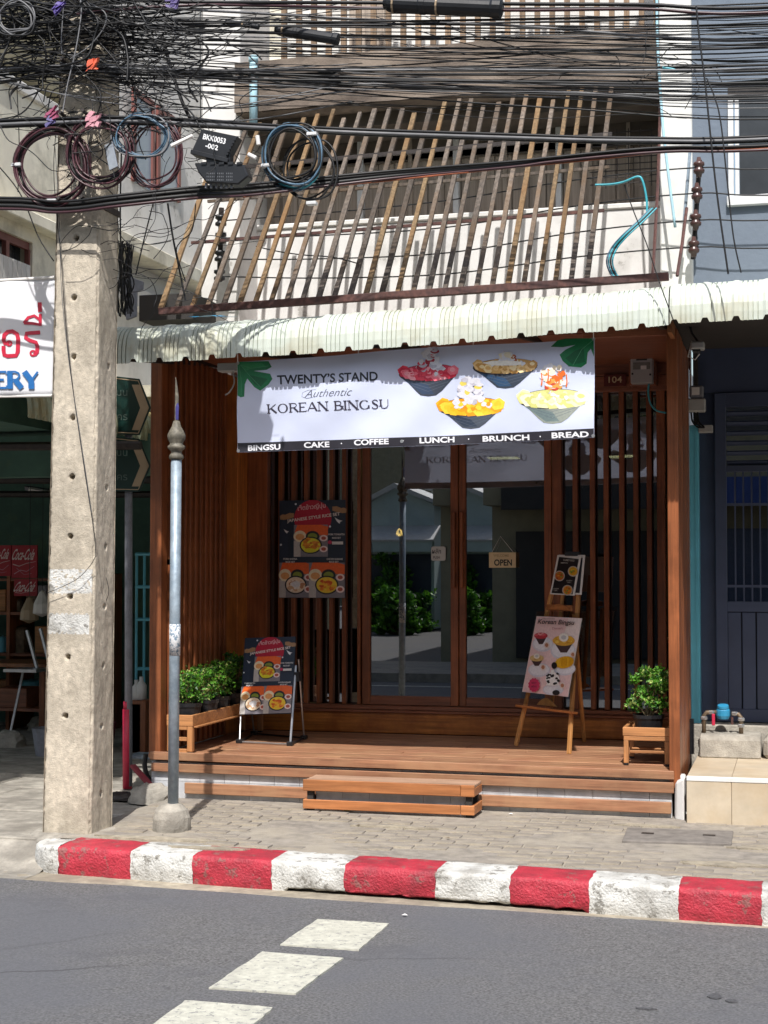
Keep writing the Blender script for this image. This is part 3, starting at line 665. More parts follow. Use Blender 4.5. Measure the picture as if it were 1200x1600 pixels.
for xx in (sx0 + .001, sx1 - .023):
    m = MB().box(xx, xx + .022, yf + .021, yf + .29, zt_ - .08, zt_ - .023); obj('end_board', m, M['step'], st, bevel=.003)
    m = MB().box(xx, xx + .022, yf + .021, yf + .29, .018, .085); obj('end_board', m, M['step'], st, bevel=.003)
    for yy in (yf + .03, yf + .24):
        m = MB().box(xx + (.023 if xx < sx0 + .01 else -.045), xx + (.068 if xx < sx0 + .01 else -.001), yy, yy + .045, 0, zt_ - .023); obj('leg', m, M['interior'], st)
xw = sx0 + .08
while xw < sx1 - .08:
    m = MB().box(xw + .001, min(xw + .199, sx1 - .08), yf + .07, yf + .1, -.01, zt_ - .024); obj('white_tile', m, M['white_tile'], st); xw += .2

# ---------------- awning (one builder for the three roofs)
def catm(pts, n=8):
    out = []; P = [Vector(p) for p in pts]
    for i in range(len(P) - 1):
        p0 = P[max(i - 1, 0)]; p1 = P[i]; p2 = P[i + 1]; p3 = P[min(i + 2, len(P) - 1)]
        for k in range(n):
            t = k / n
            out.append(.5 * ((2 * p1) + (p2 - p0) * t + (2 * p0 - 5 * p1 + 4 * p2 - p3) * t * t + (3 * p1 - p0 - 3 * p2 + p3) * t ** 3))
    out.append(P[-1]); return out
YA = -.86
zk = [(at(px, py, y=YA).x, at(px, py, y=YA).z) for px, py in ((187, 567), (455, 555), (560, 548), (685, 539), (883, 520), (950, 517), (1045, 507), (1060, 505), (1200, 498), (1500, 482))]
def za(x):
    if x <= zk[0][0]: return zk[0][1]
    for (a, za_), (b, zb_) in zip(zk, zk[1:]):
        if x <= b: return za_ + (zb_ - za_) * (x - a) / (b - a)
    return zk[-1][1]
PROF = [(0, 0, 1), (.0, .06, 1), (.005, .12, 1), (.02, .175, .95), (.05, .225, .8), (.095, .262, .5), (.15, .285, .25), (.25, .30, .1), (.5, .325, 0), (1.2, .38, 0), (2.2, .45, 0)]
def awning_sheets(x0, x1, parent, mt, pitch=.192, zfun=za, swap=None, per=4):
    n = max(1, round((x1 - x0) / (pitch * per))); wd = (x1 - x0) / n
    for s_ in range(n):
        xa = x0 + s_ * wd; cols = []; lift = rnd.uniform(-.006, .006); dent = rnd.uniform(0, 10)
        for p_ in range(per):
            b = xa + p_ * wd / per; pw = wd / per
            cols += [(b, .0, .0), (b + .012, .004, .026), (b + .018, .007, .028), (b + .040, .007, .028), (b + .046, .004, .026), (b + .058, 0, 0)]
            for q in (.36, .52, .68, .84): cols += [(b + pw * q - .0045, 0, 0), (b + pw * q - .003, -.014, 0), (b + pw * q + .003, -.014, 0), (b + pw * q + .0045, 0, 0)]
        cols.append((xa + wd, 0, .0)); m = MB(); vs = []; fs = []; W = len(cols)
        for j, (py, pz, nf) in enumerate(PROF):
            for (x, bump, cut) in cols:
                dn = .002 * noise.noise(Vector((x * 2.3, j * .35, dent)))
                y = YA + py - (bump + dn) * nf; z = zfun(x) + lift + pz + (cut if j == 0 else 0) + (bump + dn) * (1 - nf)
                vs.append((x, y - s_ % 2 * .002, z) if not swap else swap(x, y - s_ % 2 * .003, z))
        fs = [(j * W + i, j * W + i + 1, (j + 1) * W + i + 1, (j + 1) * W + i) for j in range(len(PROF) - 1) for i in range(W - 1)]
        m.add(vs, fs); o = obj('roofing_sheet', m, mt, parent)
        sd = o.modifiers.new('thickness', 'SOLIDIFY'); sd.thickness = .003; sd.offset = -1
aw = thing('awning', 'long pale green ribbed metal awning over the cafe front', 'awning', (-2.8, .2, 3.4))
xa0, xa1 = XP(160, YA), XP(1047, YA)
awning_sheets(xa0, xa1, aw, M['awning'])
m = MB()
for i in range(10):
    u0 = xa0 + .02 + (xa1 - xa0 - .04) * i / 10; u1 = xa0 + .02 + (xa1 - xa0 - .04) * (i + 1) / 10
    m.bar((u0, YA + .06, za(u0) + .06), (u1, YA + .06, za(u1) + .06), .03, .04)
obj('front_rail', m, M['dark_steel'], aw)
for i in range(5):
    x = xa0 + .1 + (xa1 - xa0 - .2) * i / 4; obj('rafter', MB().bar((x, YA + .08, za(x) + .05), (x, 1.9, za(x) + .33), .04, .05), M['dark_steel'], aw)
# ================================================================== UPPER FLOOR OF THE CAFE BUILDING
YW = 1.98
zsill = [ZP(443, 357, YW), ZP(1033, 325, YW)]
zsl_ = (zsill[0] + zsill[1]) / 2
xpl0, xpl1 = XP(312, 1.5), XP(372, 1.5); xrp0, xrp1 = XP(1035, 1.2), XP(1086, 1.2)
m = MB().box(xpl1 - .05, xrp0 + .2, YW, YW + .12, 3.62, zsl_); obj('parapet_wall', m, M['white_wall'], cafe, bevel=.01)
m = MB().box(xpl1 - .05, xrp0 + .2, YW - .02, YW + .14, zsl_ + .001, zsl_ + .05); obj('parapet_cap', m, M['white_clean'], cafe, bevel=.01)
m = MB().box(xpl0, xpl1, 1.5, 2.3, 3.62, 8.6); obj('pillar', m, M['white_wall'], cafe, bevel=.01)
m = MB().box(xrp0, xrp1, 1.2, 2.3, 3.62, 8.6); obj('pillar', m, M['white_clean'], cafe, bevel=.01)
# slab band over the window
YBD = 1.42
zb0 = (ZP(433, 168, YBD) + ZP(1033, 126, YBD)) / 2; zb1 = (ZP(433, 93, YBD) + ZP(1033, 38, YBD)) / 2
m = MB(); m.grid(lambda u, v: (xpl1 - .02 + (XP(1050, YBD) - xpl1 + .02) * u, YBD + .02 * noise.noise(Vector((u * 14, v * 2, 0))), zb0 + (zb1 - zb0) * v + .012 * noise.noise(Vector((u * 20, v * 4, 3)))), 60, 8)
m.box(xpl1 - .02, XP(1050, YBD), YBD + .03, 2.4, zb0, zb1); obj('concrete_band', m, M['brown_band'], cafe, smooth=False)
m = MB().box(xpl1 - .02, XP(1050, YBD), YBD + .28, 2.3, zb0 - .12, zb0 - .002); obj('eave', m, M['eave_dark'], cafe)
# top railing of upright slats in front of a pale wall
yr = YBD + .05
for i in range(27):
    px = 437 + i * 23.6
    m = MB().box(XP(px, yr), XP(px + 8.5, yr), yr, yr + .03, zb1 + .002, 8.4); obj('railing_slat', m, M['rail_slat'], cafe)
m = MB().box(xpl1, xrp0, 2.75, 2.85, zb1 - .2, 8.6); obj('upper_wall', m, M['white_clean'], cafe)
m = MB().box(XP(545, 2.7), XP(600, 2.7), 2.70, 2.749, zb1, 8.3); obj('upper_door', m, M['curtain'], cafe)
# window wall behind the slanted screen
YG = 2.15
m = MB().box(xpl1, xrp0, YG + .25, YG + .3, zsl_ - .1, zb0 + .1); obj('window_back', m, M['curtain'], cafe)
zm = ZP(740, 238, YG)
nx_ = 24; xw0 = xpl1; wdt = (xrp0 - xpl1) / nx_
for i in range(nx_):
    m = MB().box(xw0 + i * wdt + .004, xw0 + (i + 1) * wdt - .004, YG + .06 + rnd.uniform(0, .02), YG + .09, zsl_ + .05, zm - .02); obj('lower_board', m, M['curtain'], cafe)
m = MB().box(xpl1, xrp0, YG + .03, YG + .1, zm - .02, zm + .05); obj('window_rail', m, M['curtain'], cafe, bevel=.004)
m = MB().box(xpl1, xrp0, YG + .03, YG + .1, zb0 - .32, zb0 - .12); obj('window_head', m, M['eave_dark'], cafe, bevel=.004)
for px in (562, 713, 875): m = MB().box(XP(px - 4.5, YG), XP(px + 4.5, YG), YG, YG + .08, zsl_ + .05, zb0 - .12); obj('window_mullion', m, M['frame_white'], cafe, bevel=.003)
for px in (430, 487, 640, 790, 925, 985): m = MB().box(XP(px - 3, YG), XP(px + 3, YG), YG + .02, YG + .08, zsl_ + .05, zb0 - .12); obj('window_mullion', m, M['curtain'], cafe)
m = MB().box(xpl1, xrp0, YG + .13, YG + .136, zm + .05, zb0 - .32); obj('window_pane', m, M['window_dark'], cafe)
# window grille at the right, seen beside the screen
for i in range(9):
    z = ZP(990, 205 + i * 10, 1.9); m = MB().bar((XP(925, 1.9), 1.9, z), (xrp0, 1.9, z), .008, .008); obj('grille_bar', m, M['dark_steel'], cafe)
for i in range(5):
    px = 950 + i * 18; m = MB().bar((XP(px, 1.9), 1.9, ZP(990, 200, 1.9)), (XP(px, 1.9), 1.9, ZP(990, 292, 1.9)), .008, .008, up=(0, 1, 0)); obj('grille_bar', m, M['dark_steel'], cafe)
# water stains are in the wall material; drain pipes
dp = thing('downpipe', 'pale blue plastic downpipe on the stained band left of the screen', 'pipe', at(396, 190, y=1.35))
obj('pipe', MB().tube([at(396, 92, y=1.35), at(396, 200, y=1.35)], .035, 10), M['pipe_blue'], dp, smooth=True)
obj('pipe_cap', MB().tube([at(396, 88, y=1.35), at(396, 97, y=1.35)], .042, 10), M['pipe_blue'], dp, smooth=True)
o = obj('thin_pipe', MB().tube(catm([at(x_, y_, y=.95) for x_, y_ in ((1026, -20), (1027, 60), (1031, 130), (1036, 200), (1044, 270), (1055, 355))], 4), .012, 6), M['pipe_blue'], smooth=True)
tag(o, 'pale blue thin pipe slanting down the white pillar', 'pipe')
o = obj('steel_rod', MB().tube([at(1032, 160, y=1.0), at(1028, 290, y=.9), at(1020, 430, y=.6)], .013, 6), M['rust']); tag(o, 'rusty steel rod right of the screen, nearest the slats', 'rod')
o = obj('steel_rod', MB().tube([at(1073, 325, y=.95), at(1066, 380, y=.8), at(1058, 431, y=.6)], .013, 6), M['rust']); tag(o, 'short rusty steel rod beside the insulator rack', 'rod')
o = obj('conduit', MB().tube([at(1078, 235, y=1.05), at(1074, 290, y=1.0), at(1069, 345, y=.98)], .014, 6), M['galv']); tag(o, 'thin grey conduit on the white pillar above the rusty rod', 'pipe')

# ---------------- slanted slat screen
scr = thing('slat_screen', 'slanted screen of weathered timber slats leaning over the awning', 'screen', (-2.8, .4, 4.2))
YS0 = -.20; TAN = 1.19
n_ = 28
for i in range(n_):
    px = 251 + (917 - 251) * i / (n_ - 1); pyb = 483 + (438 - 483) * i / (n_ - 1)
    b = at(px, pyb, y=YS0); wv = .037 + rnd.uniform(-.005, .004)
    ytop = 1.36 + rnd.uniform(-.04, .05) + (.05 * math.sin(i * 1.3)); L = Vector((rnd.uniform(-.012, .012), ytop - YS0, (ytop - YS0) * TAN))
    if i == 0: L = L * .72; L.x = -.05
    m = MB().bar(b, b + L, wv, .026, up=(0, -1, 1)); obj('slat', m, M['old_slat_gold'] if i in (0, 2, 5, 6, 7, 13, 15, 22, 24, 25) else M['old_slat'], scr, bevel=.002)
a = at(249, 487, y=YS0 - .03); b = at(1045, 432, y=YS0 - .03)
m = MB().bar(a, b, .05, .055); obj('base_beam', m, M['rust'], scr, bevel=.004)
a2 = at(395, 205, y=1.0); m = MB().bar(Vector((b.x * 0 + a.x + .2, .95, a.z + 1.15 * TAN + .03)), Vector((XP(960, .95), .95, b.z + 1.15 * TAN + .0)), .03, .03); obj('cross_batten', m, M['dark_steel'], scr)

for yy_, mt_ in ((.35, 'rust'), (.70, 'old_slat')):
    zl2 = at(251, 483, y=YS0).z + (yy_ - YS0) * TAN - .028; zr2 = at(917, 438, y=YS0).z + (yy_ - YS0) * TAN - .028
    obj('cross_batten', MB().bar((at(251, 483, y=YS0).x + .02, yy_ + .02, zl2), (at(930, 438, y=YS0).x, yy_ + .02, zr2), .028, .022), M[mt_], scr)
# ================================================================== RIGHT NEIGHBOUR
nb_ = thing('blue_shophouse', 'neighbouring shophouse painted grey blue above and navy below', 'building', (.3, 1.4, 0))
YN = 1.30
xn0 = XP(1087, YN)
wx0, wx1 = XP(1143, YN), 1.6; wz0, wz1 = ZP(1170, 322, YN), ZP(1170, 125, YN)
m = MB(); m.box(xn0, wx0, YN, YN + .2, 3.6, 8.6); m.box(wx0, 4, YN, YN + .2, 3.6, wz0); m.box(wx0, 4, YN, YN + .2, wz1, 8.6); m.box(wx1, 4, YN, YN + .2, wz0, wz1)
obj('upper_wall', m, M['blue_wall'], nb_)
wd_ = obj('window', MB().box(wx0 + .001, XP(1152, YN), YN - .03, YN + .06, wz0 + .08, wz1 - .12), M['frame_white'], nb_, bevel=.003)
obj('frame', MB().box(XP(1154, YN), XP(1160.5, YN), YN - .01, YN + .07, wz0 + .08, wz1 - .12), M['frame_white'], wd_, bevel=.003)
obj('sill', MB().box(wx0 - .01, wx1, YN - .05, YN + .1, wz0, wz0 + .079), M['frame_white'], wd_, bevel=.005)
obj('pane', MB().box(XP(1161, YN), wx1, YN + .03, YN + .035, wz0 + .08, wz1 - .12), M['window_dark'], wd_)
obj('recess_top', MB().box(wx0 + .001, wx1, YN + .02, YN + .19, wz1 - .119, wz1 - .001), M['dark_steel'], wd_)  # dark strip filling the top of the window recess
# beam under the awning, navy frontage
YF = 1.38
xs_ = lambda p: XP(p, YF)
zf = lambda py: ZP(1160, py, YF)
m = MB().box(xs_(1093), 4, YF + .02, YF + .2, zf(612), 3.7); obj('transom_panel', m, M['navy'], nb_)
m = MB().box(xs_(1093), xs_(1117.5), YF + .06, YF + .2, zf(1128), zf(613)); obj('recess_panel', m, M['navy'], nb_)
m = MB().box(XP(1078.5, YF - .1), XP(1092.5, YF - .1), YF - .1, YF + .1, ZP(1085, 1132, YF - .1), ZP(1085, 664, YF - .1)); obj('teal_post', m, M['teal'], nb_, bevel=.004)
m = MB().box(XP(1087, YF - .1), XP(1089, YF - .1), YF - .106, YF - .101, ZP(1085, 1132, YF - .1), ZP(1085, 664, YF - .1)); obj('post_bead', m, M['teal'], nb_)
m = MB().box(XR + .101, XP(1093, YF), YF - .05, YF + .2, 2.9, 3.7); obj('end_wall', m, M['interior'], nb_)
dr = obj('folding_door', MB().box(xs_(1118), xs_(1136), YF, YF + .05, zf(1128), zf(613)), M['navy'], nb_, bevel=.004)
obj('top_rail', MB().box(xs_(1136), 3, YF + .001, YF + .05, zf(635), zf(613)), M['navy'], dr)
obj('lock_rail', MB().box(xs_(1136), 3, YF + .002, YF + .05, zf(956), zf(940)), M['navy'], dr, bevel=.003)
obj('mid_rail', MB().box(xs_(1136), 3, YF + .002, YF + .05, zf(737), zf(727)), M['navy'], dr, bevel=.003)
obj('bottom_rail', MB().box(xs_(1136), 3, YF + .002, YF + .05, zf(1128), zf(1108)), M['navy'], dr, bevel=.003)
for i in range(6): obj('door_board', MB().box(xs_(1136.5 + i * 22.5), xs_(1157 + i * 22.5), YF + .012 , YF + .04, zf(1108), zf(957)), M['navy'], dr, bevel=.003)
for i in range(6):
    z0 = zf(727 - i * 15.5); m = MB(); m.obox(((xs_(1137) + 3) / 2, YF + .03, z0 + .02), ((3 - xs_(1137)) / 2, 0, 0), (0, .02, -.014), (0, .004, .006)); obj('louvre', m, M['navy'], dr)
for i in range(9): obj('window_bar', MB().box(xs_(1148 + i * 13), xs_(1150.5 + i * 13), YF + .015, YF + .025, zf(940), zf(737)), M['navy'], dr)
obj('window_bar', MB().box(xs_(1136), 3, YF + .012, YF + .03, zf(918), zf(914)), M['navy'], dr)
obj('window_bar', MB().box(xs_(1136), 3, YF + .012, YF + .03, zf(790), zf(786)), M['navy'], dr)
obj('pane', MB().box(xs_(1136), 3, YF + .041, YF + .045, zf(940), zf(635)), M['glass'], dr)
m = MB()
for i in range(60):
    x = xs_(1140) + i * .03; m.box(x, x + .02, YF + .12 + .02 * math.sin(i * 1.3), YF + .13 + .02 * math.sin(i * 1.3), zf(940), zf(742))
obj('curtain', m, mat('grey_curtain', '#9a978c', 0.9, .15, 9, 0), dr)
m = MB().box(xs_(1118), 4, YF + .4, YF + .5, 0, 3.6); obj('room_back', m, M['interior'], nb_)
obj('added_dark_board', MB().box(XR - .02, 4, -.5, 1.37, 3.50, 3.53), M['interior'], nb_)  # dark board added to hide pale walls and keep the awning underside dark
# plinths and step
ys1 = -.20; zst = ZP(1085, 1214, ys1)
sp = thing('tiled_step', 'beige tiled step in front of the navy doors', 'step', (.3, .4, 0))
xq = XP(1070, ys1)
m = MB().box(xq + .02, 4, ys1 + .025, 1.13, -.1, zst - .03); obj('core', m, M['gutter'], sp)
i = 0; x = xq
for wt in (XP(1140, ys1) - xq, .62, .62, .62, .62):
    obj('front_tile', MB().box(x + .001, x + wt - .001, ys1, ys1 + .024, -.01, zst - .030), M['beige_tile'], sp, bevel=.003)
    obj('top_tile', MB().box(x + .001, x + wt - .001, ys1 + .03, 1.12, zst - .029, zst), M['beige_tile'], sp, bevel=.003); x += wt
obj('nosing', MB().box(xq, 4, ys1 - .004, ys1 + .0285, zst - .029, zst + .004), M['white_clean'], sp, bevel=.004)
m = MB(); m.prism([at(1054, 1282, y=-.05), at(1069, 1285, y=-.1), at(1069, 1215, y=-.1), at(1055, 1222, y=-.05)], (0, .2, 0)); o = obj('rendered_edge', m, M['white_wall'], sp, bevel=.015)
yk = 1.12; zu = ZP(1150, 1132, 1.25)
pt = thing('concrete_plinth', 'grey concrete plinth under the navy doors', 'plinth', (.4, 1.25, 0))
obj('plinth', MB().box(XP(1070, 1.2), 4, 1.20, 1.9, -.1, zu), M['concrete_grey'], pt, bevel=.01)
bk = thing('concrete_block', 'rounded grey concrete block carrying the blue water meter', 'block', (.0, 1.0, zst))
ybk = .93; xk0, xk1 = XP(1091, ybk), XP(1186, ybk); zk1 = ZP(1140, 1149, ybk)
m = MB(); prof = [(ybk, zst + .0005), (ybk + .005, zst + .08), (ybk + .01, zk1 - .04), (ybk + .03, zk1 - .01), (ybk + .06, zk1), (1.199, zk1 + .01), (1.199, zst + .0005)]
m.prism([(xk0, a, b) for a, b in reversed(prof)], (xk1 - xk0, 0, 0)); obj('block', m, M['concrete_grey'], bk, bevel=.008)
m = MB(); m.box(XP(1190, ybk), 1.5, ybk + .02, 1.199, zst + .001, zk1 - .01); o = obj('concrete_block', m, M['concrete_grey'], bevel=.03); tag(o, 'second grey concrete block at the right edge beside the meter block', 'block')
# water meter
ym = 1.05; wm = thing('water_meter', 'blue water meter on brass pipework on the concrete block', 'water meter', at(1135, 1148, y=ym))
P_ = lambda a, b: at(a, b, y=ym)
r_ = .017
obj('inlet_pipe', MB().tube([P_(1100, 1146), P_(1100, 1118), P_(1104, 1113), P_(1120, 1113)], r_, 8), M['brass'], wm, smooth=True)
obj('outlet_pipe', MB().tube([P_(1143, 1115), P_(1154, 1116), P_(1158, 1121), P_(1158, 1147)], r_, 8), M['brass'], wm, smooth=True)
for a, b in ((1100, 1122), (1158, 1124), (1158, 1134), (1112, 1113), (1148, 1115)): obj('union_nut', MB().lathe(P_(a, b) - Vector((0, 0, .012)), [(.024, 0), (.027, .005), (.027, .02), (.024, .026)], 6), M['alu'], wm)
c = P_(1130, 1114)
obj('body', MB().lathe(c, [(.0, -.05), (.04, -.045), (.052, -.02), (.052, .02), (.045, .035), (.0, .037)], 14), M['meter_blue'], wm, smooth=False)
obj('dial_cap', MB().lathe(c, [(.040, .0375), (.044, .045), (.042, .062), (.0, .066)], 14, axis=(0, -.25, 1)), M['meter_blue'], wm)
obj('valve_handle', MB().box(*(lambda p: (p.x - .012, p.x + .012, p.y - .03, p.y - .02, p.z - .05, p.z + .04))(P_(1115, 1123))), M['red_paint'], wm, bevel=.004)
obj('valve_stem', MB().tube([P_(1144, 1120), P_(1144, 1132)], .01, 6), M['rust'], wm)
hs_ = thing('ribbed_hose', 'black ribbed drain hose between timber cladding and concrete block', 'hose', at(1080, 1178, y=1.05))
m = MB(); a = at(1079, 1178, y=1.05); b = at(1079, 1122, y=1.05); prof = []
for i in range(28): prof += [(.024, i * .0098), (.031, i * .0098 + .003), (.031, i * .0098 + .0055)]
m.lathe(a, prof, 10); obj('hose', m, M['black'], hs_)
# neighbour awning
aw2 = thing('awning', 'pale ribbed metal awning continuing over the navy doors at the right edge', 'awning', (.8, .2, 3.4))
awning_sheets(XP(1049, YA), 3.2, aw2, M['awning'], zfun=lambda x: za(x) + .004)
# electricity meters
em = thing('electricity_meter', 'white electricity meter box above the number plate', 'meter', at(1006, 574, y=1.62))
ye = 1.60
def pb(name, a, b, c, d, y, dep, mt, par, bev=0.004): # pixels a..c left/right, b..d top/bottom
    p = at((a + c) / 2, d, y=y).z; q = at((a + c) / 2, b, y=y).z
    return obj(name, MB().box(XP(a, y), XP(c, y), y, y + dep, p, q), mt, par, bevel=bev)
pb('cover', 987, 548, 1022, 599, ye, .10, M['meter'], em, .008)
pb('window', 996, 555, 1013, 563, ye - .004, .0035, M['window_dark'], em, 0)
pb('label_plate', 991, 566, 1018, 577, ye - .004, .0035, mat('label_grey', '#777772', .6, .2, 30), em, 0)
pb('label_plate', 1003, 571, 1012, 577, ye - .008, .0035, M['paper'], em, 0)
for a, b in ((991, 559), (990, 584), (1018, 585)): pb('screw', a - 1.5, b - 1.5, a + 1.5, b + 1.5, ye - .004, .0035, M['black'], em, 0)
pb('back_board', 985, 546, 1026, 601, ye + .101, .19, M['wood_x'], em)
o = obj('cable', MB().tube(catm([at(x_, y_, y=ye + .05) for x_, y_ in ((1014, 599), (1013, 615), (1017, 632), (1027, 642), (1041, 645))], 4), .008, 6), M['teal_cable'], smooth=True)
tag(o, 'teal cable hanging from the white electricity meter', 'cable')
np_ = thing('number_plate', 'dark red wooden house number plate reading 104', 'number plate', at(961, 594, y=YB - .1))
pb('plate', 945, 585, 980, 603, YB - .10, .02, mat('plate_red', '#5a1a12', .5, .2, 20), np_, .002)
ar = Art(planemap(at(945, 603, y=YB - .10), Vector((XP(980, YB - .1) - XP(945, YB - .1), 0, 0)), Vector((0, 0, ZP(960, 585, YB - .1) - ZP(960, 603, YB - .1)))))
ar.text('104', .47, .52, .6, .55, '#c9b48c', bold=.01); ar.build('lettering', np_)
em2 = thing('electricity_meter', 'grey round-topped electricity meter on the wall above the teal post', 'meter', at(1089, 625, y=1.2))
ye = 1.16
pb('lower_cover', 1074, 622, 1104, 643, ye, .1, M['meter'], em2, .01)
pb('window', 1079, 602, 1101, 621.5, ye + .01, .09, M['pole_grey'], em2, .012)
pb('dial', 1083, 605, 1095, 617, ye + .006, .0035, M['paper'], em2, 0)
pb('back_board', 1093, 664, 1115, 675, ye + .05, .1, M['meter'], em2)
for dx in (0, 5, 10):
    o = obj('cable', MB().tube(catm([at(x_, y_, y=ye + .05) for x_, y_ in ((1080 + dx, 643), (1082 + dx, 658), (1090 + dx, 667), (1100, 668))], 4), .007, 5), M['black_rubber'], smooth=True)
    tag(o, 'short black cable looping under the grey electricity meter', 'cable', 'cables under the grey meter')
fl = thing('floodlight', 'small white floodlight bracket hanging under the awning end', 'floodlight', at(1088, 548, y=.2))
pb('lamp_head', 1081, 533, 1103, 545, .15, .12, M['meter'], fl, .01)
pb('lamp_lens', 1084, 545.5, 1097, 549, .16, .1, M['window_dark'], fl, 0)
obj('bracket', MB().tube([at(1081, 533, y=.2), at(1075, 557, y=.2), at(1086, 562, y=.2), at(1093, 553, y=.2)], .005, 5), M['paper'], fl)
obj('arm', MB().tube([at(1090, 533, y=.2), at(1081, 520, y=.2), at(1078, 508, y=.2)], .008, 5), M['black'], fl)
jb = thing('junction_box', 'small grey box fixed under the awning at the left end of the banner', 'box', at(352, 573, y=-.5))
pb('box', 338, 567, 367, 580, -.5, .1, M['meter'], jb, .006)
obj('cable', MB().tube(catm([at(364, 580, y=-.48), at(366, 598, y=-.48), at(359, 612, y=-.48), at(352, 617, y=-.48)], 4), .006, 5), M['meter'], jb)
# insulator rack
ir = thing('insulator_rack', 'rack of four brown spool insulators on the wall left of the window', 'insulators', at(1088, 320, y=.95))
obj('rack_bar', MB().tube([at(1093, 250, y=1.0), at(1083, 405, y=1.0)], .02, 6), M['dark_steel'], ir)
for i, (a, b) in enumerate(((1092, 262), (1089, 302), (1087, 344), (1084, 386))):
    c = at(a, b, y=.93); obj('insulator', MB().lathe(c - Vector((0, 0, .05)), [(.0, -.03), (.02, -.025), (.025, 0), (.042, .01), (.045, .03), (.03, .045), (.03, .055), (.045, .07), (.042, .09), (.02, .1), (.015, .13), (0, .135)], 12), M['insul'], ir, smooth=True)
ir2 = thing('insulator_rack', 'dark spool insulator rack behind the left end of the slats', 'insulators', at(345, 380, y=1.3))
obj('rack_bar', MB().tube([at(346, 325, y=1.35), at(343, 440, y=1.35)], .025, 6), M['dark_steel'], ir2)
for a, b in ((345, 345), (345, 372), (344, 400), (343, 430)):
    c = at(a, b, y=1.3); obj('insulator', MB().lathe(c - Vector((0, 0, .05)), [(.0, -.01), (.05, .01), (.05, .03), (.03, .045), (.03, .055), (.05, .07), (.05, .09), (0, .1)], 10), M['black'], ir2, smooth=True)

# ================================================================== CORNER HOUSE AT THE LEFT
ch = thing('corner_house', 'old cream corner house with a dark green open ground floor', 'building', (-7, 3, 0))
XC = -5.92
PC = lambda a, b: at(a, b, x=XC)
zpar = PC(0, 128).z; y_near, y_far = -2.2, 9.0
# wall facing the gap, with window openings left out piece by piece
w1 = (PC(-60, 300).y, PC(51, 380).y, PC(20, 445).z, PC(20, 366).z)
zsplit = PC(20, 440).z
m = MB()
m.box(XC - .2, XC, y_near, w1[0], w1[2], w1[3]); m.box(XC - .2, XC, w1[1], 1.4, w1[2], w1[3]); m.box(XC - .2, XC, y_near, 1.4, 3.2, w1[2])
ztop = PC(50, 157).z
m.box(XC - .2, XC, y_near, 1.4, w1[3], ztop)
obj('side_wall', m, M['cream_wall'], ch)
obj('side_wall', MB().box(XC - .2, XC, 1.401, y_far, 3.2, ztop), M['white_wall'], ch)
obj('coping', MB().box(XC - .25, XC + .03, y_near, PC(92, 200).y, ztop + .001, ztop + .09), M['white_wall'], ch, bevel=.01)
obj('drip_ledge', MB().box(XC, XC + .12, y_near, PC(88, 360).y, w1[3] + .1, w1[3] + .2), M['cream_wall'], ch, bevel=.01)
obj('roof_slab', MB().box(XC - 5, XC - .1, y_near, PC(180, 100).y, PC(60, 115).z, PC(60, 115).z + .9), M['olive'], ch)
obj('upper_storey', MB().box(XC - .8, XC - .7, y_near, y_far, ztop, PC(60, 115).z + 3), M['olive'], ch)
obj('upper_storey', MB().box(XC - .25, XC - .05, PC(182, 100).y, y_far, ztop, 9.5), M['white_wall'], ch)
wn = obj('window', MB().box(XC - .06, XC - .03, w1[0], w1[1], w1[3] - .06, w1[3] - .001), M['red_frame'], ch)
for k in range(4):
    yy = w1[0] + (w1[1] - w1[0]) * k / 3; obj('frame', MB().box(XC - .06, XC - .02, yy - .025, yy + .025, w1[2], w1[3] - .061), M['red_frame'], wn)
obj('pane', MB().box(XC - .12, XC - .11, w1[0], w1[1], w1[2], w1[3]), M['window_dark'], wn)
# ribbed white screen below window
k0 = at(-40, 430, x=XC + .35).y; k1 = at(48, 430, x=XC + .35).y
for i in range(12):
    yy = k0 + (k1 - k0) * i / 12; obj('fence_sheet', MB().box(XC + .33, XC + .35, yy + .004, yy + (k1 - k0) / 12 - .004, at(20, 450, x=XC + .35).z, at(20, 404, x=XC + .35).z), M['white_clean'], ch, bevel=.002)
# blue grey window further back
for (a, b, c_, d_) in ((205, 150, 238, 282), (243, 178, 279, 296)):
    q0 = PC(a, b); q1 = PC(c_, b); zz0 = PC(a, d_).z; zz1 = PC(a, b - 14).z
    wn = obj('window', MB().box(XC + .001, XC + .03, q0.y, q0.y + .06, zz0, zz1), M['red_frame'], ch)
    obj('frame', MB().box(XC + .001, XC + .03, q0.y + .061, q1.y, zz1 - .06, zz1), M['red_frame'], wn); obj('frame', MB().box(XC + .001, XC + .03, q1.y - .05, q1.y, zz0, zz1 - .061), M['red_frame'], wn)
    obj('pane', MB().box(XC + .001, XC + .012, q0.y + .061, q1.y - .051, zz0, zz1 - .061), M['pane_blue'], wn)
obj('ledge', MB().box(XC, XC + .25, 1.0, 6.2, PC(240, 428).z, PC(240, 428).z + .14), M['cream_wall'], ch, bevel=.01)
obj('ledge', MB().box(XC, XC + .14, 1.0, 6.2, PC(240, 450).z - .3, PC(240, 450).z - .12), M['white_wall'], ch, bevel=.01)
# rear link between the houses
obj('link_wall', MB().box(XC, -4.85, 4.85, 4.98, 2.9, 9.5), M['cream_wall'], ch)
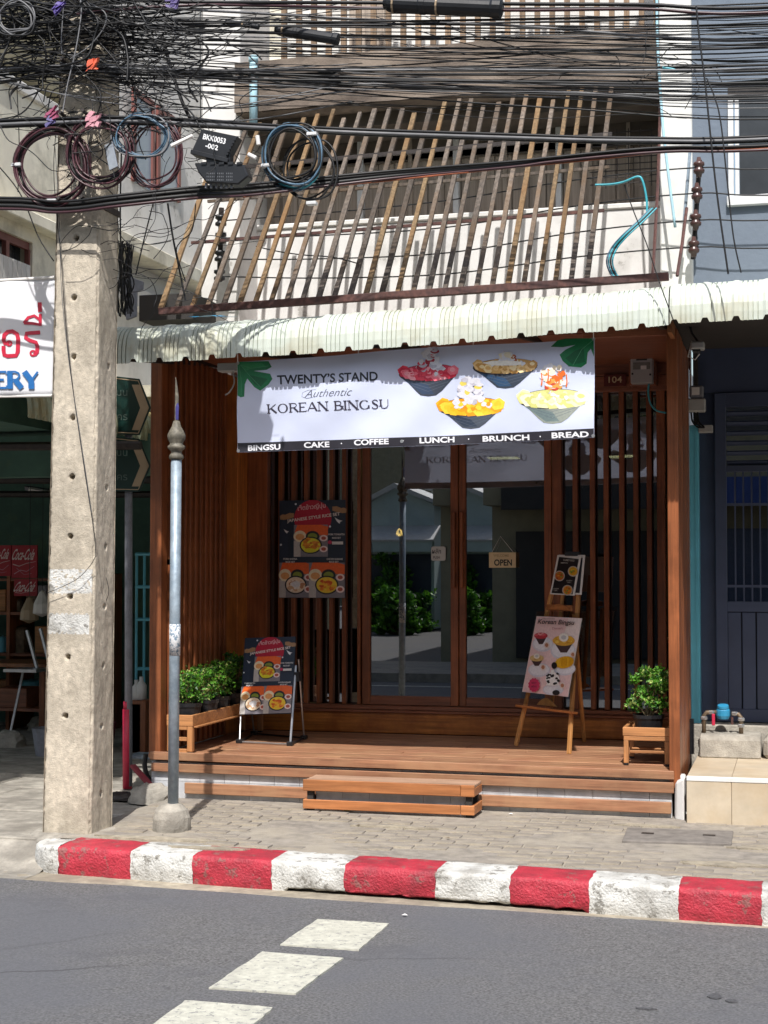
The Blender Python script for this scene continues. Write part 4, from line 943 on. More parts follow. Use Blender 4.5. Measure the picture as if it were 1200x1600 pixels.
# ground floor room
obj('back_wall', MB().box(-14, -4.85, 5.0, 5.1, -.1, 3.4), M['green_wall'], ch)
obj('ceiling', MB().box(-14, XC - .3, -1.2, 5.0, 2.95, 3.2), M['green_wall'], ch)
obj('beam', MB().box(-14, -4.86, 1.0, 1.2, 2.55, 2.9), M['green_wall'], ch)
for yy, z in ((2.4, 2.7), (3.6, 2.62), (.2, 2.85)): obj('roof_pole', MB().tube([(-14, yy, z), (-5, yy, z - .12)], .035, 6), M['dark_steel'], ch)
tl = thing('tube_lamp', 'unlit white tube lamp high on the green wall', 'lamp', at(60, 768, y=4.6)); obj('tube', MB().tube([at(46, 765, y=4.6), at(80, 771, y=4.6)], .03, 6), M['paper'], tl); obj('fitting', MB().tube([at(40, 762, y=4.7), at(86, 769, y=4.7)], .03, 4), M['pole_grey'], tl)
obj('gap_soffit', MB().box(XC - .3, -4.85, 1.3, 5.0, 3.25, 3.35), M['cream_wall'], ch)
zaw = lambda x: 2.62
la = thing('awning', 'short stained greenish corrugated awning under the white bakery banner', 'awning', (-5.5, 1, 3))
XA = XC + .62; zq = at(40, 650, x=XA).z - .0
awning_sheets(-1.1, 1.5, la, M['awning_old'], pitch=.11, zfun=lambda x: zq, swap=lambda x, y, z: (XA - (y - YA), x, z), per=6)
# ================================================================== UTILITY POLE
up = thing('utility_pole', 'square weathered concrete utility pole at the kerb corner with two white painted bands', 'utility pole', (-4.7, -1.52, 0))
YP0 = -1.69
def lerp(a, b, t): return a + (b - a) * t
zA = 0.0; zB = at(155, 300, y=YP0).z
LX = (at(66, 1285, y=YP0).x, at(88, 300, y=YP0).x); CX = (at(141, 1300, y=YP0).x, at(155.5, 300, y=YP0).x)
yb0 = (lambda d: YP0 + .335)(0)
def pole_pt(face, u, z, nz=True):
    t = z / zB; xl = lerp(LX[0], LX[1], t); xc = lerp(CX[0], CX[1], t); dep = lerp(.34, .30, t)
    e = min(u, 1 - u)
    n1 = noise.noise(Vector((z * 11, face * 7 + (0 if u < .5 else 3), 1))); n2 = noise.noise(Vector((z * 38, face * 5 + (u > .5) * 2, 5)))
    side = 1 if ((face == 0 and u > .5) or (face == 1 and u < .5)) else .5
    chip = max(0, (.055 - e) / .055) * (.012 + .016 * max(0, n1 + .1) + .007 * n2) * (1.3 if side == 1 else .8)
    n = noise.noise(Vector((u * 5, z * 5, face * 9))) * .004 + noise.noise(Vector((u * 16, z * 16, face * 9))) * .002
    if face == 0: return Vector((lerp(xl, xc, u) + (chip * .6 if u < .05 else (-chip * .6 if u > .95 else 0)), YP0 + chip - n, z))
    if face == 1: return Vector((xc - chip + n, YP0 + dep * u + (chip * .6 if u < .05 else (-chip * .6 if u > .95 else 0)), z))
    if face == 2: return Vector((lerp(xc, xl, u), YP0 + dep - chip * .3, z))
    return Vector((xl + chip * .3, YP0 + dep * (1 - u), z))
holesF = [at(a, b, y=YP0) for a, b in ((116, 465), (115, 558), (113, 652), (112, 745), (110, 838), (109, 932), (106, 1027), (102, 1119), (119, 372))]
holesR = [at(a, b, x=lerp(CX[0], CX[1], .3)) for a, b in ((165, 762), (164, 854), (163, 948), (162, 1040), (160, 1135), (160, 1240), (167, 573))]
bands = [(at(100, 928, y=YP0).z, at(100, 889, y=YP0).z), (at(100, 990, y=YP0).z, at(100, 959, y=YP0).z)]
m = MB(); nv = 560; zt0, zt1 = -.12, 5.5
for face, nu in ((0, 36), (1, 32), (2, 3), (3, 3)):
    us = [i / nu for i in range(nu + 1)]
    if nu > 10: us = sorted(set(us + [.008, .02, .98, .992]))
    W = len(us); vs = []; H = holesF if face == 0 else (holesR if face == 1 else [])
    for j in range(nv + 1):
        z = zt0 + (zt1 - zt0) * j / nv
        for u in us:
            p = pole_pt(face, u, z)
            for h in H:
                q = (p.x - h.x, p.z - h.z) if face == 0 else (p.y - h.y, p.z - h.z); d = math.hypot(*q)
                if d < .018:
                    k = 1 if d < .0125 else 1 - (d - .0125) / .0055
                    if face == 0: p.y += .14 * k
                    else: p.x -= .14 * k
            vs.append(p)
    b = len(m.v); m.v += [tuple(p) for p in vs]
    for j in range(nv):
        for i in range(W - 1):
            m.f.append((b + j * W + i, b + j * W + i + 1, b + (j + 1) * W + i + 1, b + (j + 1) * W + i)); z = zt0 + (zt1 - zt0) * (j + .5) / nv; mi = 0
            if face == 0:
                uu = (us[i] + us[i + 1]) / 2
                for k_, (z0, z1) in enumerate(bands):
                    jag = .006 * noise.noise(Vector((uu * 20, k_, 2)))
                    if z0 + jag < z < z1 + jag and uu < .965 - .05 * k_ and noise.noise(Vector((uu * 14, z * 50, 7))) < .33 + .25 * k_: mi = 1
            m.m.append(mi)
m.mi = 0
m.box(lerp(LX[0], LX[1], 1.28) , lerp(CX[0], CX[1], 1.28), YP0 + .02, YP0 + .28, 5.49, 9.0)
obj('pole', m, [M['concrete'], M['kerb_white']], up, smooth=True)
obj('footing', MB().lathe((-4.70, -1.5, -.06), [(.34, 0), (.32, .03), (.27, .055), (.2, .06)], 14), M['concrete_grey'], up, smooth=True)

# ================================================================== SLIM POST WITH FINIAL
pz = at(268, 1296, z=0.0); gp = thing('slim_post', 'slim pale blue grey steel post with a bell shaped finial on a concrete lump', 'post', (pz.x, pz.y, 0))
yq = pz.y
m = MB(); n_ = 20
m.lathe((pz.x, yq, -.03), [(.128, 0), (.130, .05), (.125, .11), (.11, .16), (.075, .195), (.04, .205), (0, .206)], n_)
m.v = [(a + .012 * noise.noise(Vector((a * 12, b * 12, c * 12))) + (.0), b, c + .01 * noise.noise(Vector((a * 9, b * 9, 3)))) for a, b, c in m.v]
obj('concrete_foot', m, M['concrete_grey'], gp, smooth=False)
Pq = lambda a, b: at(a, b, y=yq)
pb0 = Pq(270.5, 1258); pb0.z = .17; pb1 = Pq(275.5, 718)
obj('post', MB().tube([pb0, pb0.lerp(pb1, .5), pb1], .036, 16), M['galv'], gp, smooth=True)
s0 = Pq(273, 1024); s1 = Pq(273.3, 975)
obj('peeling_sticker', MB().tube([s0, s1], .0375, 16), mat('peeled_paper', '#cfcfd0', .7, .15, 40, .3, stain='#6f8292', sfac=1, sscale=50, ramp=(.5, .55)), gp, smooth=True)
f0 = pb1 - Vector((0, 0, .0)); k = 1 / 232.
prof = [(.0, 0), (.05, 0), (.058, .012), (.052, .03), (.04, .045), (.044, .06), (.066, .075), (.068, .09), (.05, .103), (.052, .115), (.068, .14), (.070, .165), (.055, .195), (.036, .225), (.024, .262), (.0, .265)]
prof = [(a * .88, b) for a, b in prof]
obj('finial', MB().lathe(f0, prof, 18), M['finial'], gp, smooth=True)
sp0 = f0 + Vector((0, 0, .26)); m = MB()
m.tube([sp0, sp0 + Vector((.002, 0, .17)), sp0 + Vector((-.004, 0, .26)), sp0 + Vector((-.008, 0, .30))], [.013, .013, .006, .002], 8); obj('spike', m, M['finial'], gp)
obj('ribbon', MB().tube([sp0 + Vector((.004, -.003, .01)), sp0 + Vector((.006, -.003, .10)), sp0 + Vector((.004, -.002, .14))], [.012, .013, .006], 6), M['purple'], gp)

# ================================================================== DIRECTION SIGN
dp_ = at(199, 1228, z=.0); yd = dp_.y
ds = thing('direction_sign', 'dark green arrow shaped road sign pair on a grey post with red base', 'road sign', (dp_.x, yd, 0))
ztop = ZP(200, 600, yd); Pd = lambda a, b, dy=0: at(a, b, y=yd + dy)
obj('post', MB().tube([(dp_.x + .01, yd, 0), (Pd(200, 780).x, yd, ztop - .1)], .032, 12), M['pole_grey'], ds, smooth=True)
obj('red_sleeve', MB().tube([(dp_.x, yd, -.02), Pd(199, 1108)], .039, 12), M['red_paint'], ds, smooth=True)
obj('sleeve_top', MB().tube([Pd(199, 1107), Pd(199, 1096)], .0335, 12), M['red_paint'], ds, smooth=True)
for (yt, yb, yt0, yb0_) in ((592, 680, 583, 676), (686, 768, 678, 767)):
    ym_ = (yt + yb) / 2; pts = [(100, yt0 - 4), (218, yt), (236, ym_ + 1), (218, yb), (100, yb0_)]
    dz = -.05; W3 = [Pd(a, b, dz) for a, b in pts]
    m = MB().prism(list(reversed(W3)), (0, .004, 0)); pn = obj('sign_panel', m, M['sign_green'], ds)
    for i in range(4):
        q = [(104, yt0), (216, yt + 3), (232, ym_ + 1), (216, yb - 3), (104, yb0_ - 4)]
        obj('border', MB().bar(Pd(*q[i], dz - .003), Pd(*q[i + 1], dz - .003), .007, .002, up=(0, -1, 0)), M['sign_cream'], pn)
    q = [(206, yt + 9), (218, yt + 9), (231.5, ym_ + 1), (218, yb - 8), (206, yb - 8), (219, ym_ + 1)]
    m = MB().prism(list(reversed([Pd(a, b, dz - .005) for a, b in q])), (0, .003, 0)); obj('chevron', m, M['sign_cream'], pn)
    ar = Art(lambda u, v, h=0: Pd(u, v, dz - .002 - h))
    for tx, yy in (('ถนน', yt + 22), ('นคร', yt + 60)):
        ar.text(tx, 186, yy, 26, -9, '#4c5c56', bold=.005)
    ar.build('lettering', pn)
for k_ in range(2): obj('back_bracket', MB().box(Pd(150, 600).x, Pd(212, 600).x, yd - .044, yd - .034, ZP(200, 640 + k_ * 90, yd), ZP(200, 634 + k_ * 90, yd)), M['pole_grey'], ds)
# small things behind the pole
o = obj('red_plank', MB().bar(at(207, 1196, y=.05), at(236, 1228, y=-.05), .05, .02), M['red_paint_dull']); tag(o, 'short dull red plank leaning down beside the red post base', 'plank')
def lump(px, py, sx, sy, sz, lab, cat='stone', mt=None, seed=0):
    c = at(px, py, z=0.0); m = MB(); vs = []; n = 12; L = 7
    m.lathe((c.x, c.y, -.02), [(math.sin(math.pi * (.12 + .38 * (L - i) / L)), math.cos(math.pi * .5 * (L - i) / L)) for i in range(L + 1)], n)
    m.v = [(c.x + (a - c.x) * sx * (1 + .3 * noise.noise(Vector((a * 3 + seed, b * 3, cc * 3)))), c.y + (b - c.y) * sy, -.02 + (cc + .02) * sz * (1 + .25 * noise.noise(Vector((a * 4, b * 4, seed))))) for a, b, cc in m.v]
    o = obj('stone', m, mt or M['concrete_grey'], smooth=False); tag(o, lab, cat); return o
lump(238, 1250, .20, .12, .13, 'pale rough stone lump between red post and slim post', seed=2)
lump(190, 1244, .14, .10, .05, 'dark flat rubble lump at the foot of the red post', seed=5, mt=M['dark_steel'])
o = obj('blue_tray', MB().box(*(lambda p: (p.x - .12, p.x + .1, p.y - .02, p.y + .2, p.z - .02, p.z + .012))(at(222, 1182, y=.6))), M['galv'], bevel=.006); tag(o, 'small blue grey tray lying beside the deck end', 'tray')
o = obj('pipe_bundle', MB().tube(catm([at(a, b, y=.1) for a, b in ((228, 1178), (226, 1195), (230, 1212), (240, 1226))], 4), .02, 7), M['black']); tag(o, 'black corrugated pipe stub at the left end of the deck', 'pipe')
# dim contents of the corner house
tb = thing('work_table', 'old wooden work table in the dark corner shop', 'table', at(30, 1150, z=0))
c = wloc(tb); obj('tabletop', MB().box(c.x - 1.1, c.x + .45, c.y - .3, c.y + .4, .74, .78), M['wood_y'], tb, bevel=.004)
for a, b in ((-1, -.25), (.4, -.25), (-1, .35), (.4, .35)): obj('leg', MB().box(c.x + a - .03, c.x + a + .03, c.y + b - .03, c.y + b + .03, -.005, .739), M['wood_z'], tb)
obj('lower_shelf', MB().box(c.x - 1.02, c.x + .42, c.y - .22, c.y + .32, .28, .31), M['wood_x'], tb)
for i, (dx, w_, h_, lab) in enumerate(((-.7, .3, .24, 'brown crate on the lower shelf of the old work table, left'), (-.2, .36, .2, 'wide brown crate on the lower shelf of the old work table, right'))):
    o = obj('crate', MB().box(c.x + dx, c.x + dx + w_, c.y - .15, c.y + .2, .3105, .31 + h_), M['wood_x'], bevel=.006); tag(o, lab, 'crate')
for i, (px, py, lab) in enumerate(((70, 1140, 'grey stone block left of the concrete pole in the dark shop'), (12, 1165, 'grey stone block under the work table edge'))): lump(px, py, .2, .15, .16, lab, 'stone', seed=8 + i)
for i, (px0, py0, px1, py1) in enumerate(((-14, 852, 17, 900), (18, 852, 58, 903), (22, 905, 58, 931))):
    yk_ = 3.6; lab = ['red drinks board with white script, cut by the left frame edge', 'taller red drinks board with white script on the green wall', 'shorter red drinks board with white script, under the taller one'][i]
    bd = thing('drinks_board', lab, 'board', at(px0, py1, y=yk_)); p0 = at(px0, py1, y=yk_); p1 = at(px1, py0, y=yk_)
    obj('panel', MB().box(p0.x, p1.x, yk_, yk_ + .02, p0.z, p1.z), M['coke'], bd)
    ar = Art(planemap((p0.x, yk_, p0.z), (p1.x - p0.x, 0, 0), (0, 0, p1.z - p0.z)))
    t = 'Coca-Cola'; ar.text(t, .48, .72 if i < 2 else .55, .86, .34 if i < 2 else .6, '#d8c9c6', bold=.012, shear=.45)
    ar.stroke([(.05, .42 if i < 2 else .2), (.3, .36 if i < 2 else .16), (.6, .45 if i < 2 else .24), (.95, .5 if i < 2 else .3)], .03, '#c9b0b0', .01)
    if i < 2:
        ar.stroke([(.1, .12), (.35, .24), (.6, .2), (.9, .36)], .025, '#b890a0', .01); ar.stroke([(.2, .3), (.5, .1), (.8, .14)], .02, '#a87080', .01)
    ar.build('lettering', bd)
rk = thing('green_grille', 'pale green metal shelf grille standing beside the shop wall', 'shelf', at(224, 1100, y=3.0))
for py in (866, 917, 968, 1045): obj('shelf_rail', MB().tube([at(212, py, y=3.0), at(240, py, y=3.0)], .018, 5), M['teal'], rk)
for px in (214, 226, 238): obj('upright', MB().tube([at(px, 866, y=3.0), (at(px, 866, y=3.0).x, 3.0, 0)], .014, 5), M['teal'], rk)
for i, (px, py, h) in enumerate(((221, 1080, .2), (213, 1085, .15))):
    c = at(px, py, y=2.7); o = obj('bottle', MB().lathe(c, [(0, -.08), (.05, -.08), (.05, .06), (.02, .1), (.02, .14), (0, .14)], 10), M['paper'], smooth=True); tag(o, ['white plastic bottle by the green grille', 'second white bottle partly behind the red post'][i], 'bottle')
    tagc = obj('stool', MB().box(c.x - .09, c.x + .09, c.y - .1, c.y + .1, -.004, c.z - .0805), M['wood_z'], bevel=.005); tag(tagc, ['dark wooden stool under the white bottle', 'dark wooden stool behind the red post'][i], 'stool')
fc = thing('folding_chair', 'pale folding chair leaning in the dark corner shop', 'chair', at(50, 1050, y=3.2))
q = [at(a, b, y=3.2) for a, b in ((42, 985), (58, 1045), (66, 1000), (40, 1046))]
obj('back_frame', MB().tube([q[0], q[1]], .02, 6), M['alu'], fc); obj('back_frame', MB().tube([q[0] + Vector((.15, 0, .02)), q[1] + Vector((.15, 0, 0))], .02, 6), M['alu'], fc)
obj('seat', MB().obox(q[1] + Vector((-.02, -.15, 0)), (.18, 0, 0), (0, .18, 0), (0, 0, .015)), M['alu'], fc)
for dx in (-.15, .15): obj('leg', MB().tube([q[1] + Vector((dx, 0, 0)), (q[1].x + dx * 1.4, 3.0, 0)], .015, 5), M['alu'], fc)
sh_ = thing('wooden_shelf', 'tall dark wooden shelf with goods against the green wall', 'shelf', at(35, 1150, y=4.2)); c = wloc(sh_); c = Vector((c.x, 4.4, 0))
for z in (.35, .8, 1.25, 1.62): obj('shelf_board', MB().box(c.x - 1.3, c.x + .9, 4.2, 4.75, z, z + .03), M['wood_x'], sh_)
for x in (-1.3, -.2, .87): obj('upright', MB().box(c.x + x, c.x + x + .04, 4.19, 4.76, -.004, 1.7), M['wood_z'], sh_)
q = random.Random(31); kinds = [('cardboard box', M['stand']), ('white tub', M['paper']), ('green tin', M['teal']), ('red tin', M['red_paint_dull']), ('grey box', M['pole_grey']), ('brown jar', M['brass'])]
for zi, z in enumerate((.38, .83, 1.28)):
    x = c.x - 1.2; ix = 0
    while x < c.x + .8:
        wd2 = q.uniform(.1, .26); nm, mt = q.choice(kinds); h = q.uniform(.12, .34)
        if 'box' in nm: o = obj(nm.split()[-1], MB().box(x, x + wd2, 4.28, 4.5, z + .0005, z + h), mt, bevel=.006)
        else: o = obj(nm.split()[-1], MB().lathe((x + wd2 / 2, 4.4, z + .0005), [(0, 0), (wd2 / 2, 0), (wd2 / 2, h * .8), (wd2 / 2.6, h * .9), (0, h)], 12), mt)
        ix += 1; tag(o, nm + ', ' + ('first', 'second', 'third', 'fourth', 'fifth', 'sixth', 'seventh', 'eighth', 'ninth', 'tenth', 'eleventh', 'twelfth', 'thirteenth')[ix - 1] + ' from the left on the ' + ('lowest', 'middle', 'upper')[zi] + ' board of the dark shelf', nm.split()[-1], 'goods on the dark shelf'); x += wd2 + q.uniform(.02, .14)
for i, (a, b) in enumerate(((66, 1000), (46, 1010))):
    o = obj('hanging_bag', MB().lathe(at(a, b - 60, y=3.4), [(0, .12), (.03, .1), (.09, -.02), (.1, -.12), (0, -.16)], 10), [M['paper'], M['sign_cream']][i]); tag(o, ['pale bag hanging near the pole edge in the dark shop', 'cream bag hanging left of the pale bag in the dark shop'][i], 'bag')
    obj('string', MB().tube([at(a, b - 60, y=3.4) + Vector((0, 0, .12)), Vector((at(a, b - 60, y=3.4).x, 3.4, 2.95))], .004, 4), M['black'], o)
for i in range(3):
    c = at(14 + 22 * i, 1195, z=0); o = obj('bucket', MB().lathe((c.x, 2.2 + .3 * i, -.004), [(0, 0), (.12, 0), (.16, .26), (.145, .26), (.11, .02), (0, .02)], 14), [M['pole_grey'], M['teal'], M['red_paint_dull']][i]); tag(o, ['grey bucket on the dark shop floor at the frame edge', 'teal bucket on the dark shop floor', 'dull red bucket on the shop floor nearest the pole'][i], 'bucket')
# hanging white banner of the bakery
yb_ = -1.25; bs = thing('bakery_banner', 'white vinyl bakery banner with red Thai letters and blue ERY', 'banner', at(40, 530, y=yb_))
m = MB(); A = [at(-120, 446, y=yb_), at(85, 433, y=yb_), at(81, 618, y=yb_), at(-120, 622, y=yb_)]
wv = lambda p: Vector((p.x, p.y - .012 * math.sin(p.x * 9) - .006 * math.sin(p.z * 7 + p.x * 4), p.z))
m.grid(lambda u, v: wv(A[3].lerp(A[2], u).lerp(A[0].lerp(A[1], u), v)), 40, 20); o = obj('vinyl_sheet', m, M['vinyl'], bs, smooth=True)
sd = o.modifiers.new('thickness', 'SOLIDIFY'); sd.thickness = .003
obj('top_hem', MB().tube([wv(A[0]), wv(A[1])], .012, 8), M['paper'], bs); obj('bottom_hem', MB().tube([wv(A[3]), wv(A[2])], .010, 8), M['paper'], bs)
for q0, q1 in ((A[1], at(88, 425, y=-1.5)), (A[2], at(86, 622, y=-1.5))): obj('tie_cord', MB().tube([q0, q1], .004, 4), M['black'], bs)
ar = Art(lambda u, v, h=0: wv(at(u, v, y=yb_)) + Vector((0, -h - .004, 0)))
RC = '#c22440'
# Thai letters drawn as strokes (o ang, ro ruea with vowel and tone mark, tail of the letter before)
def loopc(cx, cy, r, w_): 
    pts = [(cx + r * math.cos(a), cy + r * math.sin(a)) for a in [i * math.pi / 6 for i in range(13)]]; ar.stroke(pts, w_, RC)
ar.stroke([(17, 537), (10, 537), (8, 532), (9, 524), (14, 519), (21, 518), (28, 522), (30, 530), (29.5, 550), (27, 556), (14, 557), (9, 555), (8, 548), (8, 541)], 6.2, RC); loopc(16.5, 537, 3.6, 2.6)
ar.stroke([(62, 519), (52, 520), (42, 521), (41, 528), (47, 532), (56, 535), (58.5, 541), (58, 550), (54, 555)], 6, RC); loopc(52, 552, 3.8, 3)
ar.stroke([(38, 505), (44, 496), (53, 493), (61, 499), (63, 507), (50, 505), (38, 505)], 4.4, RC); ar.stroke([(62, 509), (62, 490)], 4.6, RC); ar.stroke([(61.5, 487), (61, 472)], 6, RC)
ar.stroke([(-6, 556), (-5, 530), (-2, 520), (2, 518)], 6.2, RC); ar.stroke([(-26, 556), (-26, 522), (-14, 519), (-12, 556)], 6.2, RC)
for ch_, x0, x1 in (('B', -78, -56), ('A', -56, -36), ('K', -34, -12)): ar.serif(ch_ if ch_ != 'B' else 'B', x0, 604, x1 - x0, -22, '#2a6cae', thick=.28, thin=.09)
ar.serif('E', -7, 607, 21, -26, '#2a6cae', thick=.30, thin=.10); ar.serif('R', 14, 607, 23, -26, '#2a6cae', thick=.28, thin=.10); ar.serif('Y', 38, 607, 24, -26, '#2a6cae', thick=.28, thin=.10)
ar.build('lettering', bs)

# ================================================================== PLANTS AND PLANTERS
def foliage(c, rx, ry, h, n, r, leafs=.022, dens=.6):
    m = MB()
    cl = []
    for _ in range(22):
        a_ = r.uniform(0, 6.28); q_ = r.random() ** .5 * .8; cl.append((Vector((math.cos(a_) * q_ * rx, math.sin(a_) * q_ * ry, h * r.uniform(.08, .95))), r.uniform(.22, .42) * rx))
    for i in range(n):
        q, s_ = r.choice(cl); p = Vector(c) + q + Vector((r.gauss(0, .5), r.gauss(0, .5), r.gauss(0, .4))) * s_
        if p.z < c[2] + .005: p.z = c[2] + r.uniform(.01, .05)
        s = leafs * r.choice((.6, .8, 1.0, 1.2, 1.6)); d = Vector((r.gauss(0, 1), r.gauss(0, 1), r.gauss(0, .7) + .35)).normalized(); e = d.cross(Vector((r.gauss(0, 1), r.gauss(0, 1), r.gauss(0, 1)))).normalized(); t = d.cross(e) * s * .22
        a = p; m.mi = 0 if r.random() < .55 else (1 if r.random() < .65 else 2)
        m.add([a, a + d * s * .5 + e * s * .38 + t, a + d * s * 1.15, a + d * s * .5 - e * s * .38 + t], [(0, 1, 2), (0, 2, 3)])
    return m, cl
def pot_plant(name, label, c, pr, ph, rx, ry, h, n, seed, group=None, mats=None):
    r = random.Random(seed); t = thing(name, label, 'potted plant', c, group=group); c = Vector(c)
    obj('pot', MB().lathe(c, [(0, 0), (pr * .78, 0), (pr * .93, ph * .8), (pr * 1.0, ph * .82), (pr * 1.02, ph), (pr * .95, ph), (pr * .92, ph * .85), (0, ph * .84)], 18), M['black'], t, smooth=False)
    top = c + Vector((0, 0, ph)); m, cl = foliage(top, rx, ry, h, n, r)
    obj('foliage', m, mats or [M['leaf'], M['leaf_dark'], M['leaf_pale']], t, kind='stuff')
    sm = MB()
    for q, s_ in cl[:18]: sm.tube([top + Vector((r.uniform(-.02, .02), r.uniform(-.02, .02), -.03)), top + q * .5 + Vector((r.uniform(-.02, .02), 0, 0)), top + q], [.006, .004, .002], 4)
    obj('stem', sm, M['stem'], t, kind='stuff'); return t
# left long planter bench
yl0 = .06; lx0, lx1 = XP(241, yl0, 1140) , XP(301, yl0, 1140); lz1 = ZP(270, 1117, yl0); yl1 = 1.72
lp = thing('planter_bench', 'long low timber plant stand along the left wall', 'plant stand', (lx0, yl0, ZD))
lx0 = max(lx0, XL + .035)
def rail(n_, x0, x1, y0, y1, z0, z1, par, mt='stand'): return obj(n_, MB().box(x0, x1, y0, y1, z0, z1), M[mt], par, bevel=.003)
zt1_ = lz1 + .003
for (x0, x1, y0, y1) in ((lx0, lx1, yl0, yl0 + .025), (lx0, lx1, yl1 - .025, yl1)): rail('end_rail', x0, x1, y0, y1, lz1 - .085, lz1, lp)
rail('side_rail', lx1 - .025, lx1 - .001, yl0 + .026, yl1 - .026, lz1 - .085, lz1, lp); rail('side_rail', lx0 + .001, lx0 + .025, yl0 + .026, yl1 - .026, lz1 - .085, lz1, lp)
for y0 in (yl0 + .002, yl1 - .05):
    for x0 in (lx0 + .003, lx1 - .048): rail('leg', x0, x0 + .045, y0, y0 + .045, ZD + .014, lz1 - .086, lp, 'stand_z'); rail('rubber_foot', x0 + .004, x0 + .04, y0 + .004, y0 + .04, ZD, ZD + .0135, lp, 'black')
rail('cross_rail', lx0 + .05, lx1 - .05, yl0 + .004, yl0 + .026, lz1 - .115, lz1 - .0855, lp)
for z0 in (ZD + .095, ZD + .005): rail('cross_rail', lx0 + .05, lx1 - .05, yl0 + .004, yl0 + .026, z0, z0 + .03, lp)
for k in range(3): rail('shelf_slat', lx0 + .03 + k * .075, lx0 + .095 + k * .075, yl0 + .03, yl1 - .03, lz1 - .10, lz1 - .086, lp)
lab = ['frontmost of the five black pot plants, behind the slim post', 'second black pot plant from the front on the long stand', 'middle black pot plant on the long timber stand', 'fourth black pot plant from the front on the long stand', 'rearmost black pot plant in the porch corner']
cxp = (lx0 + lx1) / 2
for k in range(5):
    pot_plant('potted_shrub', lab[k], (cxp + rnd.uniform(-.01, .01), yl0 + .17 + k * .33, lz1 - .0855), .115, .17, .15, .17, [.22, .24, .27, .34, .26][k], 1150, 20 + k, group='pots on the long stand', mats=[M['leaf'], M['leaf_dark'], M['leaf_pale']] if k < 3 else [M['leaf_dark'], M['leaf'], M['leaf_dark']])
# right small planter stand
rf = at(976, 1196, z=ZD).y + .01; rx0, rx1 = XP(973, rf, 1165), XP(1047.5, rf, 1165); rz1 = ZP(1010, 1137, rf); rb_ = rf + .46
rp = thing('plant_stand', 'small timber plant stand by the right column', 'plant stand', (rx0, rf, ZD))
for y0 in (rf, rb_ - .025): rail('end_rail', rx0, rx1, y0, y0 + .025, rz1 - .062, rz1, rp)
for y0 in (rf + .003, rb_ - .028): rail('end_rail', rx0 + .006, rx1 - .006, y0, y0 + .02, rz1 - .096, rz1 - .064, rp)
for x0 in (rx0 + .001, rx1 - .026): rail('side_rail', x0, x0 + .025, rf + .026, rb_ - .026, rz1 - .062, rz1, rp)
for x0 in (rx0 + .006, rx1 - .041):
    for y0 in (rf + .002, rb_ - .042): rail('leg', x0, x0 + .035, y0, y0 + .04, ZD + .016, rz1 - .0965, rp, 'stand_z'); rail('rubber_foot', x0 + .002, x0 + .033, y0 + .002, y0 + .038, ZD, ZD + .0155, rp, 'black')
rail('shelf_slat', rx0 + .042, rx1 - .042, rf + .05, rf + .14, ZD + .085, ZD + .105, rp); rail('shelf_slat', rx0 + .042, rx1 - .042, rf + .22, rf + .31, ZD + .085, ZD + .105, rp)
for k in range(3): rail('top_slat', rx0 + .027, rx1 - .027, rf + .05 + k * .13, rf + .12 + k * .13, rz1 - .085, rz1 - .068, rp)
pcx = XP(1012, rf + .2); pot_plant('potted_shrub', 'bright green bushy pot plant on the small right stand', (pcx, rf + .21, rz1 - .0675), .115, .145, .15, .14, .34, 2300, 77)

